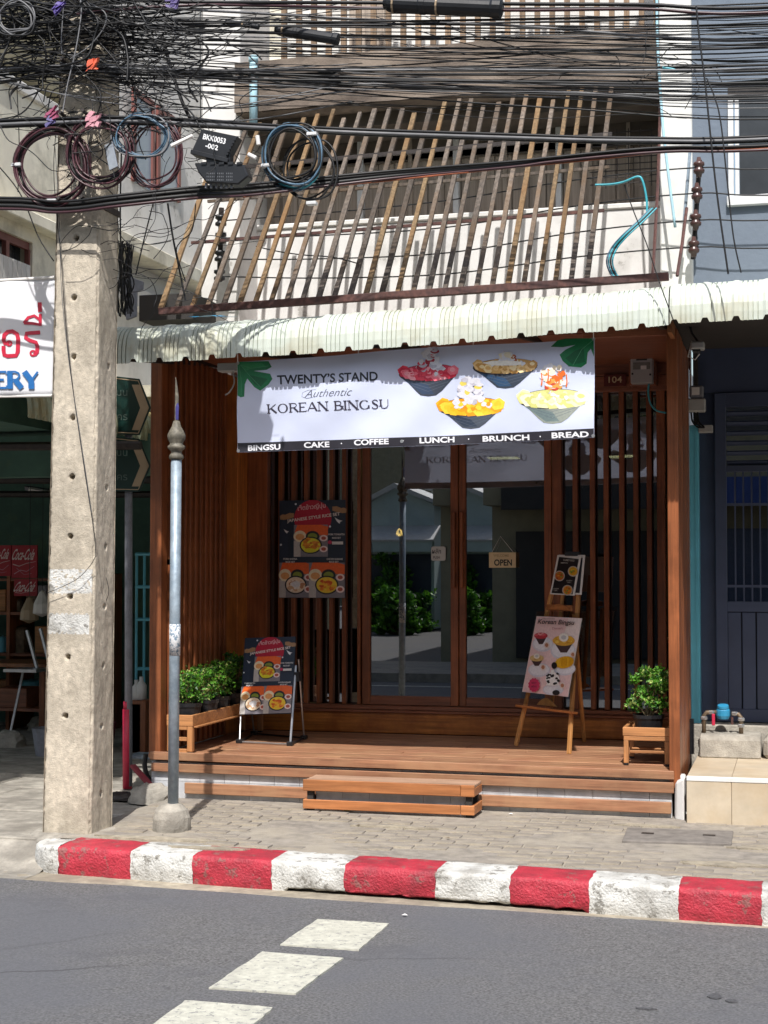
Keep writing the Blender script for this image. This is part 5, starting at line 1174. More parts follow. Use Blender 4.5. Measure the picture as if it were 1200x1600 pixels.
# ================================================================== POSTER ART
def rice_poster(ar):
    r = ar.r
    def U(x): return (x - 125) / 915
    def V(y): return (1410 - y) / 1330
    def E(x, y, rx, ry, c, **k): ar.ell(U(x), V(y), rx / 915, ry / 1330, c, **k)
    ar.rect(0, 0, 1, 1, '#263244', 4, 6)
    E(190, 760, 60, 420, '#2c384c')
    def hand(x, y, s):
        ar.poly([(U(x + a * s), V(y + b)) for a, b in ((-90, 40), (-95, -10), (-60, -30), (-20, -25), (40, -50), (100, -45), (100, 10), (40, 30), (-40, 45))], '#a98560')
    E(590, 330, 258, 255, '#b8203c', n=30); hand(230, 300, 1); hand(960, 215, -1)
    try: ar.text('เซ็ตข้าวญี่ปุ่น', U(575), V(175), .42, .07, '#e8c0c4', bold=.012, rot=4)
    except Exception: pass
    ar.text('JAPANESE STYLE RICE SET', U(600), V(320), .80, .042, '#e9e2dc', bold=.022, rot=5)
    for x, y in ((355, 130), (150, 685), (828, 440), (1010, 950)): E(x, y, 14, 14, '#dfe6ee')
    for x, y, s in ((950, 365, 1), (230, 505, .7)): ar.poly([(U(x + a * s), V(y + b * s)) for a, b in ((-60, -50), (-20, -25), (10, -10), (50, 0), (20, 10), (10, 40), (-25, 10))], '#e4e8ec')
    def plate(x0, y0, x1, y1, kind):
        w_, h_ = x1 - x0, y1 - y0
        ar.poly([(U(a), V(b)) for a, b in ((x0, y1), (x1, y1), (x1, y0), (x0, y0))], '#85828a')
        ar.poly([(U(a), V(b)) for a, b in ((x0, y0 + h_ * .33), (x1, y0 + h_ * .33), (x1, y0 + h_ * .06), (x0 + w_ * .8, y0), (x0 + w_ * .1, y0))], '#ee6a2c')
        ar.poly([(U(a), V(b)) for a, b in ((x0, y1), (x0 + w_ * .2, y1), (x0 + w_ * .2, y0 + h_ * .5), (x0, y0 + h_ * .5))], '#c4c0bc')
        E(x0 + w_ * .18, y0 + h_ * .36, w_ * .19, h_ * .18, '#f2e4c4'); E(x0 + w_ * .18, y0 + h_ * .38, w_ * .13, h_ * .10, '#e8a868')
        E(x0 + w_ * .55, y0 + h_ * .36, w_ * .20, h_ * .17, '#22262a'); E(x0 + w_ * .55, y0 + h_ * .36, w_ * .14, h_ * .1, '#8a9a3a')
        E(x0 + w_ * .5, y0 + h_ * .64, w_ * .33, h_ * .27, '#22242c'); base = {'a': '#ece43a', 'b': '#f0dcc0', 'c': '#f4d43a'}[kind]; E(x0 + w_ * .5, y0 + h_ * .64, w_ * .29, h_ * .23, base)
        pal = {'a': ['#e08a24', '#cc7820', '#eea030'], 'b': ['#dcb48c', '#f2e6d8', '#c89068', '#faf4ec'], 'c': ['#f08a24', '#f8c030', '#e0601c']}[kind]
        for i in range(26):
            a = r.uniform(0, 6.28); q = r.random() ** .5; E(x0 + w_ * .5 + math.cos(a) * q * w_ * .22, y0 + h_ * (.60 if kind == 'a' else .64) + math.sin(a) * q * h_ * .16, w_ * r.uniform(.04, .09), h_ * r.uniform(.03, .06), r.choice(pal), n=8, wob=.2)
        if kind == 'a': E(x0 + w_ * .47, y0 + h_ * .80, w_ * .17, h_ * .07, '#e2dc2a')
        if kind == 'b': E(x0 + w_ * .5, y0 + h_ * .62, w_ * .13, h_ * .09, '#e8e8ea')
        for yy in (.42, .76): E(x0 + w_ * .88, y0 + h_ * yy, w_ * .12, h_ * .10, '#f4e0dc'); E(x0 + w_ * .88, y0 + h_ * yy, w_ * .07, h_ * .055, '#b85a48')
    plate(330, 415, 800, 850, 'a'); plate(130, 930, 590, 1405, 'b'); plate(545, 930, 1035, 1405, 'c')
    for t, x, y, w_ in (('PORK TONKATSU', 925, 548, .24), ('RICE SET', 925, 596, .13), ('PORK SHOGA', 290, 880, .21), ('RICE SET', 290, 920, .14), ('CHICKEN KARAAGE', 900, 882, .24), ('RICE SET', 890, 920, .14)):
        ar.text(t, U(x), V(y), w_, .018, '#e6e6e6', bold=.02)
    E(835, 655, 28, 26, '#c8355c'); ar.rect(U(865), V(685), U(1015), V(645), '#dcdcdc')
# wall poster on the window battens
yw_ = YB - .035; wp = thing('wall_poster', 'black and red rice set poster hung on the left window battens', 'poster', at(487, 858, y=yw_))
p0 = at(436, 934, y=yw_); p1 = at(540, 781, y=yw_)
obj('sheet', MB().box(p0.x, p1.x, yw_, yw_ + .006, p0.z, p1.z), M['black'], wp)
ar = Art(planemap(p0, (p1.x - p0.x, 0, 0), (0, 0, p1.z - p0.z))); rice_poster(ar); ar.build('poster_print', wp)
# A board
def bil(c00, c10, c11, c01, n):
    return lambda u, v, h=0: (c00.lerp(c10, u)).lerp(c01.lerp(c11, u), v) + n * h
fl0 = at(374.5, 1159, z=ZD + .012); fr0 = at(453.5, 1163, z=ZD + .012); ab = thing('a_board', 'small folding metal board with the black and red rice set poster', 'sign board', fl0.lerp(fr0, .5))
lean = Vector((0, .30, 1)).normalized(); nrm = (fr0 - fl0).cross(lean).normalized(); nrm = -nrm if nrm.y > 0 else nrm; PL = (fl0, nrm)
Q = lambda a, b: at(a, b, plane=PL)
c01, c11, c10, c00 = Q(383, 997), Q(462, 994.5), Q(456.5, 1115), Q(374.5, 1117)
def thick(pts, n, d, name, mt, par, bev=0): m = MB().prism(pts if (pts[1] - pts[0]).cross(pts[2] - pts[1]).dot(n) > 0 else list(reversed(pts)), -n * d); return obj(name, m, mt, par, bevel=bev)
thick([c00, c10, c11, c01], nrm, .012, 'panel', M['black'], ab)
ar = Art(bil(c00 + nrm * .001, c10 + nrm * .001, c11 + nrm * .001, c01 + nrm * .001, nrm)); rice_poster(ar); ar.build('poster_print', ab)
bo = Vector((0, -.013, 0)) * -1
tr0 = Q(461, 1040) + Vector((0, .02, 0)); tl0 = Q(380, 1040) + Vector((0, .02, 0))
obj('front_leg', MB().tube([fl0, c00 - nrm * .02, tl0 - nrm * .005], .008, 8), M['alu'], ab); obj('front_leg', MB().tube([fr0, Q(461, 1040) + Vector((.008, 0, 0))], .010, 8), M['alu'], ab)
rl = at(397, 1146, z=ZD + .012); rr = at(475, 1153, z=ZD + .012)
obj('rear_leg', MB().tube([rl, tl0 + Vector((.01, .01, .05))], .008, 8), M['alu'], ab); obj('rear_leg', MB().tube([rr, tr0 + Vector((.02, .01, .05))], .008, 8), M['alu'], ab)
for a, b in ((fl0, fr0), (rl, rr), (fl0, rl), (fr0, rr)): obj('base_tube', MB().tube([a.lerp(b, .06), a.lerp(b, .94)], .008, 8), M['alu'] if abs(a.y - b.y) < .12 else M['black'], ab)
for a in (fl0, fr0, rl, rr): obj('foot', MB().box(a.x - .025, a.x + .025, a.y - .03, a.y + .03, ZD, ZD + .035), M['black'], ab, bevel=.006)
q = fr0 + Vector((.012, .02, .3)); obj('hinge', MB().box(Q(461, 1060).x - .01, Q(461, 1060).x + .035, Q(461, 1060).y, Q(461, 1060).y + .06, Q(461, 1065).z, Q(461, 1050).z), M['black'], ab)

# ================================================================== EASEL
el = at(806, 1165, z=ZD); er = at(889, 1178, z=ZD); eb = at(913, 1159, z=ZD)
lean = Vector((0.0, .24, 1)).normalized(); nrm = (er - el).cross(lean).normalized(); nrm = -nrm if nrm.y > 0 else nrm; PE = (el, nrm)
G = lambda a, b, off=0: at(a, b, plane=(el + nrm * off, nrm))
es = thing('easel', 'light wooden display easel standing on the deck before the right door', 'easel', el.lerp(er, .5))
obj('left_leg', MB().bar(el, G(863, 922, -.0), .035, .022, up=nrm), M['pine_z'], es, bevel=.002)
obj('right_leg', MB().bar(er, G(904, 925, -.0), .035, .022, up=nrm), M['pine_z'], es, bevel=.002)
obj('centre_post', MB().bar(G(862, 1105, -.024), G(882, 900, -.024), .03, .018, up=nrm), M['pine_z'], es, bevel=.002)
obj('rear_leg', MB().bar(eb, G(897, 960, -.045), .03, .022, up=nrm), M['pine_z'], es, bevel=.002)
obj('tray', MB().bar(G(809, 1103, .025), G(899, 1114, .025), .018, .055, up=nrm), M['pine_x'], es, bevel=.003)
def arc(a0, a1, top, n=9): return [(lerp(a0[0], a1[0], i / n), lerp(a0[1], a1[1], i / n) - top * math.sin(math.pi * i / n)) for i in range(n + 1)]
thick([G(a, b, .02) for a, b in arc((855, 952), (890, 953), 9)], nrm, .018, 'upper_clamp', M['pine_x'], es, .002)
thick([G(a, b, .02) for a, b in arc((838, 1101), (868, 1104), 12)], nrm, .018, 'lower_clamp', M['pine_z'], es, .002)
thick([G(a, b, .012) for a, b in ((853, 953), (893, 955), (893, 946), (853, 944))], nrm, .02, 'cross_bar', M['pine_x'], es, .002)
# clear acrylic backing sheet and pink poster
ps = thing('bingsu_poster', 'pink dessert poster reading Korean Bingsu resting on the easel tray', 'poster', G(850, 1030, .04))
acr = bpy.data.materials.new('acrylic'); acr.use_nodes = True; n = acr.node_tree.nodes; n.remove(n['Principled BSDF']); t_ = n.new('ShaderNodeBsdfTransparent'); t_.inputs[0].default_value = (.85, .87, .88, 1); g_ = n.new('ShaderNodeBsdfGlossy'); g_.inputs['Roughness'].default_value = .02; mx_ = n.new('ShaderNodeMixShader'); mx_.inputs[0].default_value = .06
acr.node_tree.links.new(t_.outputs[0], mx_.inputs[1]); acr.node_tree.links.new(g_.outputs[0], mx_.inputs[2]); acr.node_tree.links.new(mx_.outputs[0], n['Material Output'].inputs[0])
thick([G(a, b, .036) for a, b in ((812, 1099), (890, 1109), (914, 958), (838, 955))], nrm, .004, 'acrylic_sheet', acr, ps)
K = lambda x, y: (790 + x / 4.571, 850 + y / 4.571)
pc_ = [K(118, 1055), K(445, 1092), K(545, 530), K(222, 515)]
thick([G(a, b, .042) for a, b in pc_], nrm, .004, 'paper_sheet', M['paper'], ps)
ar = Art(lambda u, v, h=0: G(*K(u, v), .0425 + h)); r = ar.r
ar.poly([(120, 1054), (443, 1090), (543, 531), (223, 517)], '#e8c9c8'); ar.poly([(450, 532), (543, 531), (490, 830), (400, 700)], '#ecdcd8')
for x, y, a, b in ((265, 715, 75, 55), (410, 760, 90, 70), (240, 900, 80, 50), (420, 890, 80, 50), (340, 1040, 75, 40)): ar.ell(x, y, a, b, '#d4d4de'); ar.ell(x, y - 4, a * .88, b * .82, '#e6e6ec')
def cone(x, y, rx, h_, top, pal, cream=None, bowl='#4a3a3c'):
    ar.poly([(x - rx, y), (x + rx, y), (x + rx * .3, y + h_), (x - rx * .3, y + h_)], bowl); ar.ell(x, y, rx * 1.05, rx * .5, top)
    for i in range(16): a = r.uniform(0, 6.28); q = r.random() ** .6; ar.ell(x + math.cos(a) * q * rx * .85, y - 4 + math.sin(a) * q * rx * .35, rx * .2, rx * .15, r.choice(pal), n=7, wob=.15)
    if cream: ar.ell(x, y - rx * .3, rx * .45, rx * .4, cream); ar.ell(x, y - rx * .3, rx * .25, rx * .2, '#c4c4c6')
cone(252, 655, 46, 60, '#b8404a', ['#c43c48', '#d8606a', '#e8a0a0']); cone(415, 690, 76, 85, '#d8a440', ['#e0ac3c', '#c88a28', '#f0cc60'], '#f0ece4'); cone(222, 815, 48, 55, '#d8b878', ['#dcc084', '#c8a060'], '#ece4d4')
ar.ell(420, 845, 68, 42, '#e0a81c', rot=-12)
for i in range(12): ar.stroke([(365 + i * 10, 815 + r.uniform(-4, 4)), (372 + i * 9, 870)], 4, r.choice(['#f0c43a', '#d0901a']))
ar.poly([(290, 1010), (385, 1010), (355, 930), (345, 900), (325, 900), (318, 930)], '#ecebe9'); ar.ell(335, 965, 50, 48, '#efeeec')
for i in range(16): ar.ell(335 + r.uniform(-40, 45), 965 + r.uniform(-42, 42), 10, 8, '#1c1a1c', n=7, wob=.3)
ar.ell(347, 868, 20, 24, '#1f1d1f'); ar.ell(360, 1062, 26, 19, '#2a282a')
for x, y in ((293, 722), (267, 880), (405, 1010), (480, 790)): ar.ell(x, y, 20, 22, '#e4d4cc'); ar.ell(x, y, 12, 14, '#b07858')
n_ = 24; ar.poly([(203 + (44 if i % 2 else 37) * math.cos(i * math.pi / 12), 1007 + (52 if i % 2 else 46) * math.sin(i * math.pi / 12)) for i in range(24)], '#cc3f66'); ar.text('BEST', 203, 992, 34, -12, '#6a2038', bold=.01); ar.text('MENU', 203, 1018, 36, -12, '#6a2038', bold=.01)
ar.text('Korean Bingsu', 360, 562, 258, -44, '#241c22', bold=.02, shear=-.25, rot=2); ar.text("TWENTY'S STAND", 308, 534, 90, -9, '#3a2a30'); ar.text('Dessert', 370, 602, 75, -16, '#a86a72', bold=.005)
ar.build('poster_print', ps)
# two menu clipboards on top
mc = thing('menu_card', 'black menu card with three curry bowls clipped on top of the easel', 'menu', G(890, 900, .05)); K2 = lambda x, y: (790 + x / 4.571, 850 + y / 4.571)
mc2 = thing('menu_card', 'rear menu card showing its white edge behind the curry bowl card', 'menu', G(905, 900, .02))
nn2 = nrm
thick([G(*K2(a, b), .022) for a, b in ((330, 358), (540, 362), (566, 78), (380, 76))], nrm, .006, 'clipboard', M['paper'], mc2, .001)
ar = Art(lambda u, v, h=0: G(*K2(u, v), .0225 + h)); ar.poly([(440, 345), (528, 350), (550, 100), (450, 95)], '#2a2a30'); ar.build('menu_print', mc2)
thick([G(*K2(a, b), .036) for a, b in ((316, 358), (490, 368), (538, 90), (370, 78))], nrm, .006, 'clipboard', M['paper'], mc, .001)
ar = Art(lambda u, v, h=0: G(*K2(u, v), .0365 + h))
ar.poly([(328, 350), (478, 360), (522, 108), (382, 92)], '#1e1c20'); ar.text('CURRY RICE', 452, 116, 80, -14, '#c8c4bc', bold=.01, rot=4); ar.text('MENU', 420, 135, 50, -8, '#d8d4cc', bold=.01)
for x, y, c1 in ((385, 228, '#c86a24'), (482, 195, '#d8a024'), (442, 330, '#d88a24')):
    ar.ell(x, y, 38, 38, '#b8b0a8'); ar.ell(x, y, 31, 31, c1)
    for i in range(9): ar.ell(x + r.uniform(-18, 18), y + r.uniform(-18, 18), 8, 7, r.choice(['#a8481c', '#e0b43c', '#c8641c', '#7a9a3a']), n=7)
for x, y in ((455, 262), (360, 320)): ar.text('CURRY', x, y, 42, -9, '#b8b4ac', bold=.01); ar.text('149.-', x, y + 13, 30, -8, '#b8b4ac', bold=.01)
ar.build('menu_print', mc)
for t_, off, px in ((mc, .05, 455), (mc2, .03, 500)): a, b = K2(px, 74); obj('clip', MB().box(G(a, b, off).x - .035, G(a, b, off).x + .035, G(a, b, off).y - .008, G(a, b, off).y + .012, G(a, b, off).z - .012, G(a, b, off).z + .022), M['black'], t_, bevel=.003)
# signs on the doors
og = thing('open_sign', 'small cream OPEN sign hanging by strings in the right door', 'sign', at(785, 875, y=YB - .06)); yo = YB - .065
pb('board', 764, 863, 806, 887, yo, .008, mat('cream_board', '#d8c39a', .5, .05, 20), og, .001)
obj('string', MB().tube([at(768, 864, y=yo + .004), at(782, 838, y=yo + .04), at(802, 863, y=yo + .004)], .002, 4), M['paper'], og)
ar = Art(lambda u, v, h=0: at(u, v, y=yo - h)); ar.text('OPEN', 786, 879, 28, -10, '#2a2420', bold=.03); ar.text('WELCOME', 783, 868, 24, -4, '#a8946c', bold=.01); ar.build('lettering', og)
wg = thing('door_sticker', 'small white rounded sticker with Thai writing on the left door', 'sticker', at(684, 865, y=YB - .03)); yo2 = YB - .012
m = MB(); pts = []
for cx_, cy_, a0 in ((693, 857, -90), (693, 873, 0), (677, 873, 90), (677, 857, 180)):
    for k in range(5): a = R(a0 + k * 22.5); pts.append(at(cx_ + 3.2 * math.cos(a), cy_ + 3.2 * math.sin(a), y=yo2))
m.prism(pts, (0, .004, 0)); obj('plate', m, mat('sticker_white', '#c8ccca', .5, .03, 20, 0), wg)
ar = Art(lambda u, v, h=0: at(u, v, y=yo2 - h)); ar.text('ผลัก', 682, 861, 14, -8, '#3a3a3c', bold=.01); ar.text('PUSH', 682, 871, 10, -4, '#3a3a3c', bold=.01); ar.build('lettering', wg)

# ================================================================== CAFE BANNER
YBN = -.69; bn = thing('cafe_banner', "wide white cloth banner reading Twenty's Stand Korean Bingsu with four dessert bowls", 'banner', at(648, 620, y=YBN))
def bwave(p):
    x, z = p.x, p.z
    w_ = .010 * math.sin(x * 4.1 + z * 5) + .006 * math.sin(x * 9.3 - z * 11) + .010 * math.sin(x * 2.1 + 1) + .012 * noise.noise(Vector((x * 2.2, z * 3.2, 1))) + .003 * noise.noise(Vector((x * 7, z * 7, 4)))
    return Vector((x, p.y - w_, z))
top = lambda px: 565 + (527 - 565) * (px - 370) / 558 + 1.5 * math.sin((px - 370) / 60)
bot = lambda px: 706.5 + (684 - 706.5) * (px - 370) / 558 + 2.2 * math.sin((px - 370) / 558 * math.pi)
m = MB(); m.grid(lambda u, v: bwave(at(369.5 + 559 * u, lerp(bot(369.5 + 559 * u), top(369.5 + 559 * u), v), y=YBN)), 220, 60); obj('cloth', m, M['cloth'], bn, smooth=True)
BH = .0016
ar = Art(lambda u, v, h=0: bwave(at(u, v, y=YBN)) + Vector((0, -h, 0)), h0=BH, eps=.00004); r = ar.r; ar.maxe = 5
ns = 60
ar._add([(370 + 558 * i / ns, bot(370 + 558 * i / ns) - 14.5 * (1 - j) - .5 * j) for j in (0, 1) for i in range(ns + 1)], [(i, i + 1, ns + 2 + i, ns + 1 + i) for i in range(ns)], '#2b2930')
A6 = lambda x, y: (360 + x / 4, 520 + y / 4); A7 = lambda x, y: (600 + x / 3.53, 520 + y / 3.53)
L1 = [(40, 180), (240, 178), (262, 215), (228, 232), (145, 238), (252, 258), (266, 290), (240, 325), (188, 362), (150, 340), (102, 285), (86, 320), (84, 398), (60, 402), (40, 390)]
ar.poly([A6(*p) for p in L1], '#1f7a4c'); ar.poly([A6(*p) for p in ((60, 190), (200, 190), (225, 212), (130, 222), (90, 240))], '#2e9058'); ar.poly([A6(*p) for p in ((110, 262), (235, 290), (190, 340), (150, 320))], '#185f3c')
for q_ in (((60, 200), (130, 222), (240, 208)), ((60, 200), (120, 270), (190, 340)), ((50, 200), (62, 290), (64, 390))): ar.stroke([A6(*p) for p in q_], .5, '#5aa878')
L2 = [(1156, 28), (1156, 130), (1140, 85), (1122, 108), (1116, 168), (1085, 190), (1018, 184), (985, 155), (968, 120), (1000, 92), (1055, 65), (985, 78), (918, 76), (955, 40), (1000, 30)]
ar.poly([A7(*p) for p in L2], '#1c7a48'); ar.poly([A7(*p) for p in ((1100, 80), (1108, 160), (1040, 176), (1000, 140), (1050, 100))], '#16603a'); ar.stroke([A7(*p) for p in ((1150, 40), (1090, 90), (1040, 180))], .5, '#6ab888')
ar.text('TWENTY’S STAND', 512.5, 591, 157, -14.5, '#1d2130', bold=.022, rot=-2.2)
def scr_(pts, w_=1.0): ar.stroke([A6(*p) for p in pts], w_ * .55, '#4a4c5c', w_ * .35)
ar.text('Authentic', 515.5, 614, 72, -12, '#50525f', bold=-.012, shear=-.5, rot=-2.5); scr_([(520, 405), (480, 412), (450, 400), (455, 375), (490, 360), (540, 356)])
ar.serif('KOREAN BINGSU', 417, 646, 193, -14, '#3a3644', thick=.13, thin=.06, rot=-2.4)
ar.h = BH + .0006
for t, x0, x1, y in (('BINGSU', 386, 438, 699), ('CAKE', 475, 515, 695), ('·', 533, 535, 693), ('COFFEE', 554, 609, 691), ('·', 630, 632, 689), ('LUNCH', 656, 710, 687.5), ('·', 731, 733, 686), ('BRUNCH', 754, 827, 684.5), ('·', 843, 845, 682), ('BREAD', 862, 920, 679.5)):
    ar.text(t, (x0 + x1) / 2, y, x1 - x0, -9 if t != '·' else -2, '#e6e6ea', bold=.03, rot=-2)
def bowl(x, y, rx, ry, yb, base, pal, topping, sz, creams, c1, c2):
    ar.h = BH
    ar.poly([A7(x - rx, y), *[A7(x - rx + 2 * rx * i / 14, y + ry * .9 * math.sin(math.pi * i / 14)) for i in range(1, 14)], A7(x + rx, y), A7(x + rx * .45, yb - 30), A7(x + rx * .26, yb - 6), A7(x, yb), A7(x - rx * .26, yb - 6), A7(x - rx * .42, yb - 30)], c1)
    ar.poly([A7(x - rx * .95, y + 22), A7(x, y + ry + 18), A7(x + rx * .2, yb - 14), A7(x - rx * .2, yb - 12), A7(x - rx * .4, yb - 40)], c2)
    for k in range(3): ar.stroke([A7(x - rx * (.8 - .13 * k), y + 30 + 20 * k), A7(x, y + ry + 14 + 19 * k), A7(x + rx * (.8 - .13 * k), y + 28 + 20 * k)], .5, '#565e6c')
    ar.ell(*A7(x, y), rx / 3.53, ry / 3.53, '#2c2c34', n=28, rot=-3); ar.ell(*A7(x, y - 4), rx * .95 / 3.53, ry * .88 / 3.53, base, n=28, rot=-3)
    for i in range(int(11)):
        a = math.pi * (1.02 - 1.04 * i / 10); px_, py_ = x + rx * .84 * math.cos(a), y - 8 + ry * .62 * math.sin(a)
        ar.poly([A7(px_ + sz * math.cos(b + i), py_ + sz * .85 * math.sin(b + i) - 4) for b in (0, 1.2, 2.2, 3.3, 4.6, 5.4)], pal[i % len(pal)])
        ar.ell(*A7(px_ - 3, py_ - 7), sz * .5 / 3.53, sz * .35 / 3.53, pal[(i + 1) % len(pal)], n=8, wob=.2)
    for i in range(40):
        a = r.uniform(0, 6.28); q = r.random() ** .5; ar.ell(*A7(x + rx * .6 * q * math.cos(a), y - 14 + ry * .5 * q * math.sin(a)), sz * .35 / 3.53, sz * .3 / 3.53, r.choice(pal + creams[:1]), n=7, wob=.3)
    for (cx_, cy_, a_, b_, c_) in topping: ar.ell(*A7(cx_, cy_), a_ / 3.53, b_ / 3.53, c_, n=12, wob=.12)
W1, W2 = '#dedde4', '#bfbcc8'
def sw(x, y, w_, h_, cols, n=26):
    out = []
    for i in range(n): out.append((x + r.uniform(-w_, w_) * (1 - .5 * i / n), y - h_ * i / n + r.uniform(-6, 6), r.uniform(12, 24), r.uniform(10, 18), cols[int(r.random() ** 1.6 * len(cols))]))
    return out
bowl(245, 222, 165, 50, 352, '#d03450', ['#e03a50', '#cc2440', '#f07484', '#f4a0a8'], sw(250, 200, 62, 110, [W1, W1, W2, '#d8475c', '#a81c34'], 40), 34, [W1, W1], '#343a46', '#2c3c54')
bowl(670, 188, 178, 46, 308, '#c99a54', ['#dcae68', '#ecc688', '#c8944c', '#f0d8a4'], sw(680, 160, 50, 45, [W1, '#e8dcc0', W1, '#a85030'], 30) + [(660, 168, 110, 14, '#f4efe4')], 30, [W1, W1], '#343c4a', '#2c4868')
bowl(478, 408, 180, 52, 530, '#e89a18', ['#f8b424', '#f09a1c', '#fcd040', '#fcc030'], sw(478, 388, 88, 135, [W1, W1, W1, W2, '#e8d060'], 46), 42, [W1, W1], '#464c58', '#2c3648')
bowl(930, 365, 188, 55, 502, '#dcd890', ['#eeecb8', '#e0dc90', '#f2efd0', '#d4d480'], sw(935, 300, 60, 40, ['#e8a050', '#c84a34', W1]) + sw(935, 275, 78, 95, [W1, '#f0e0c4', W1, '#e89040', '#e06a28'], 36), 44, [W1, W1], '#8f958c', '#6c7c7c')
for (a, b) in ((870, 262), (905, 240), (965, 250), (1005, 268)): ar.stroke([A7(a, b - 40), A7(a + 4, b), A7(a, b + 30)], 1.6, '#e0702c', 2.2)
ar.build('banner_print', bn)
for px, py in ((371, 704), (927, 681), (629, 690), (371, 567), (927, 529)):
    c = bwave(at(px, py, y=YBN)); obj('eyelet', MB().lathe(c, [(.006, -.004), (.012, -.004), (.012, .004), (.006, .004)], 10, axis=(0, 1, 0)), M['alu'], bn)
for px, py, py2 in ((371, 567, 552), (927, 529, 516), (560, 552, 540), (740, 541, 530)): obj('tie_cord', MB().tube([bwave(at(px, py, y=YBN)), at(px, py2, y=YBN - .03)], .003, 4), M['paper'], bn)
# ================================================================== CABLES
YC = -1.86
def wire(pts, r, mt, label, cat='cable', group=None, y=YC, n=5, sub=6, name='cable'):
    P = [at(p[0], p[1], y=(p[2] if len(p) > 2 else yprof(p[0]) + (y - YC))) for p in pts]
    if pts[-1][0] > 1200: P.append(P[-1] + Vector((3.5, 0, (P[-1].z - P[-2].z) * .3)))      # the lines run on past the frame
    if pts[0][0] < -40: P.insert(0, P[0] + Vector((-3.5, 0, .1)))
    o = obj(name, MB().tube(catm(P, sub), r, n, cap=False), mt, smooth=True); return tag(o, label, cat, group)
def yprof(px): return -1.80 + .78 * min(1, max(0, (px - 250) / 260)) ** 1.0
BL = M['black_rubber']
# upper thick bundle
for i, (dy, r_, mt) in enumerate(((0, .014, BL), (5, .012, BL), (-5, .010, BL), (1.5, .013, M['grey_cable']))):
    wire([(-60, 196 + dy), (90, 190 + dy), (200, 188 + dy), (300, 192 + dy), (400, 198 + dy * .8), (560, 206 + dy * .8), (800, 214 + dy * .8), (1000, 219 + dy * .7), (1260, 213 + dy * .7)], r_, mt,
         ['lower middle black cable of the thick upper bundle', 'bottom black cable of the thick upper bundle', 'topmost black cable of the thick upper bundle', 'grey cable inside the thick upper bundle'][i], group='cables of the upper bundle', y=YC - .01 * i)
for i, (dy, r_, mt) in enumerate(((-2, .018, BL), (5, .016, BL), (-7, .010, BL), (10, .010, M['maroon_cable']))):
    wire([(-60, 317 + dy), (90, 322 + dy), (185, 312 + dy), (300, 300 + dy), (400, 294 + dy), (600, 273 + dy * .7), (800, 256 + dy * .5), (870, 248 + dy * .4), (1040, 233 + dy * .4), (1260, 227 + dy * .4)], r_, mt,
         ['middle black cable of the sloping lower bundle', 'second lowest black cable of the sloping lower bundle', 'top black cable of the sloping lower bundle', 'maroon cable under the sloping lower bundle'][i], group='cables of the lower bundle', y=YC - .02 * i)
wire([(380, 308), (470, 296), (600, 283), (800, 262), (935, 249), (1040, 238), (1260, 229)], .007, M['brown_cable'], 'orange brown cable running under the sloping bundle to the right', y=YC - .05)
# top right thick pair
wire([(-60, -4), (300, 3), (560, 4), (800, 6), (1000, 7), (1260, 8)], .013, BL, 'thickest black cable along the very top edge', y=YC - .05)
wire([(120, 22), (300, 8), (560, 12), (800, 16), (1000, 14), (1260, 17)], .011, M['maroon_cable'], 'maroon black cable just under the thickest top cable', y=YC - .08)
wire([(-60, 60), (150, 12), (330, 17), (560, 30), (800, 40), (1260, 62)], .009, M['grey_cable'], 'pale grey cable crossing the top from the pole to the right', y=YC + .03)
# long thin strung lines
rr_ = random.Random(12)
lines = [(10, 28), (18, 36), (30, 30), (38, 48), (44, 52), (50, 62), (58, 66), (62, 78), (80, 92), (84, 84), (70, 100), (96, 108), (100, 112), (104, 98), (108, 120), (92, 128), (112, 134), (116, 126), (120, 140), (122, 148), (128, 130), (88, 62), (76, 70), (66, 110), (54, 44), (46, 96), (101, 152), (118, 160), (126, 182), (106, 186), (98, 168), (26, 22), (36, 58), (110, 70), (114, 104), (124, 118), (60, 40), (86, 146), (122, 156), (97, 140), (107, 160)]
for i, (a, b) in enumerate(lines):
    s = rr_.uniform(0, 14); c = rr_.uniform(-7, 7)
    left = rr_.random() < .75
    P = [(-80, a + rr_.uniform(-14, 30)), (150, a + rr_.uniform(-4, 4)), (400, lerp(a, b, .25) + s * .5 + c), (640, lerp(a, b, .5) + s), (900, lerp(a, b, .75) + s * .5 - c), (1270, b)]
    if not left: P = P[1:]
    y_ = YC + rr_.uniform(-.08, .30)
    wire(P, rr_.choice((.003, .004, .004, .005, .007)), rr_.choice((BL, BL, BL, BL, M['grey_cable'])), 'thin black cable strung straight across the top of the street front', group='thin cables strung across the top', y=y_, n=4, sub=4)
for i in range(11):  # dense bundle crossing the pole, fanning out to the right
    a = rr_.uniform(95, 128); b = rr_.uniform(96, 116); c = rr_.uniform(95, 190)
    wire([(-80, a + 10), (60, lerp(a, b, .6)), (150, b), (240, b + 4), (400, lerp(b, c, .3) + rr_.uniform(0, 8)), (700, lerp(b, c, .65) + 4), (1270, c)], rr_.choice((.004, .006, .008)), rr_.choice((BL, BL, BL, M['grey_cable'])), 'black cable of the dense bundle crossing the pole by the orange ribbon and fanning right', group='cables of the dense bundle', y=YC + rr_.uniform(-.04, .08), n=5, sub=4)
for i in range(9):
    a = rr_.uniform(-5, 70); c = rr_.uniform(0, 80)
    wire([(-80, a + rr_.uniform(-10, 40)), (60, a + 6), (150, a), (300, lerp(a, c, .3)), (700, lerp(a, c, .6) + 5), (1270, c)], rr_.choice((.004, .006, .008)), BL, 'black cable strung high across the pole top', group='cables high on the pole', y=YC + rr_.uniform(-.04, .12), n=5, sub=4)
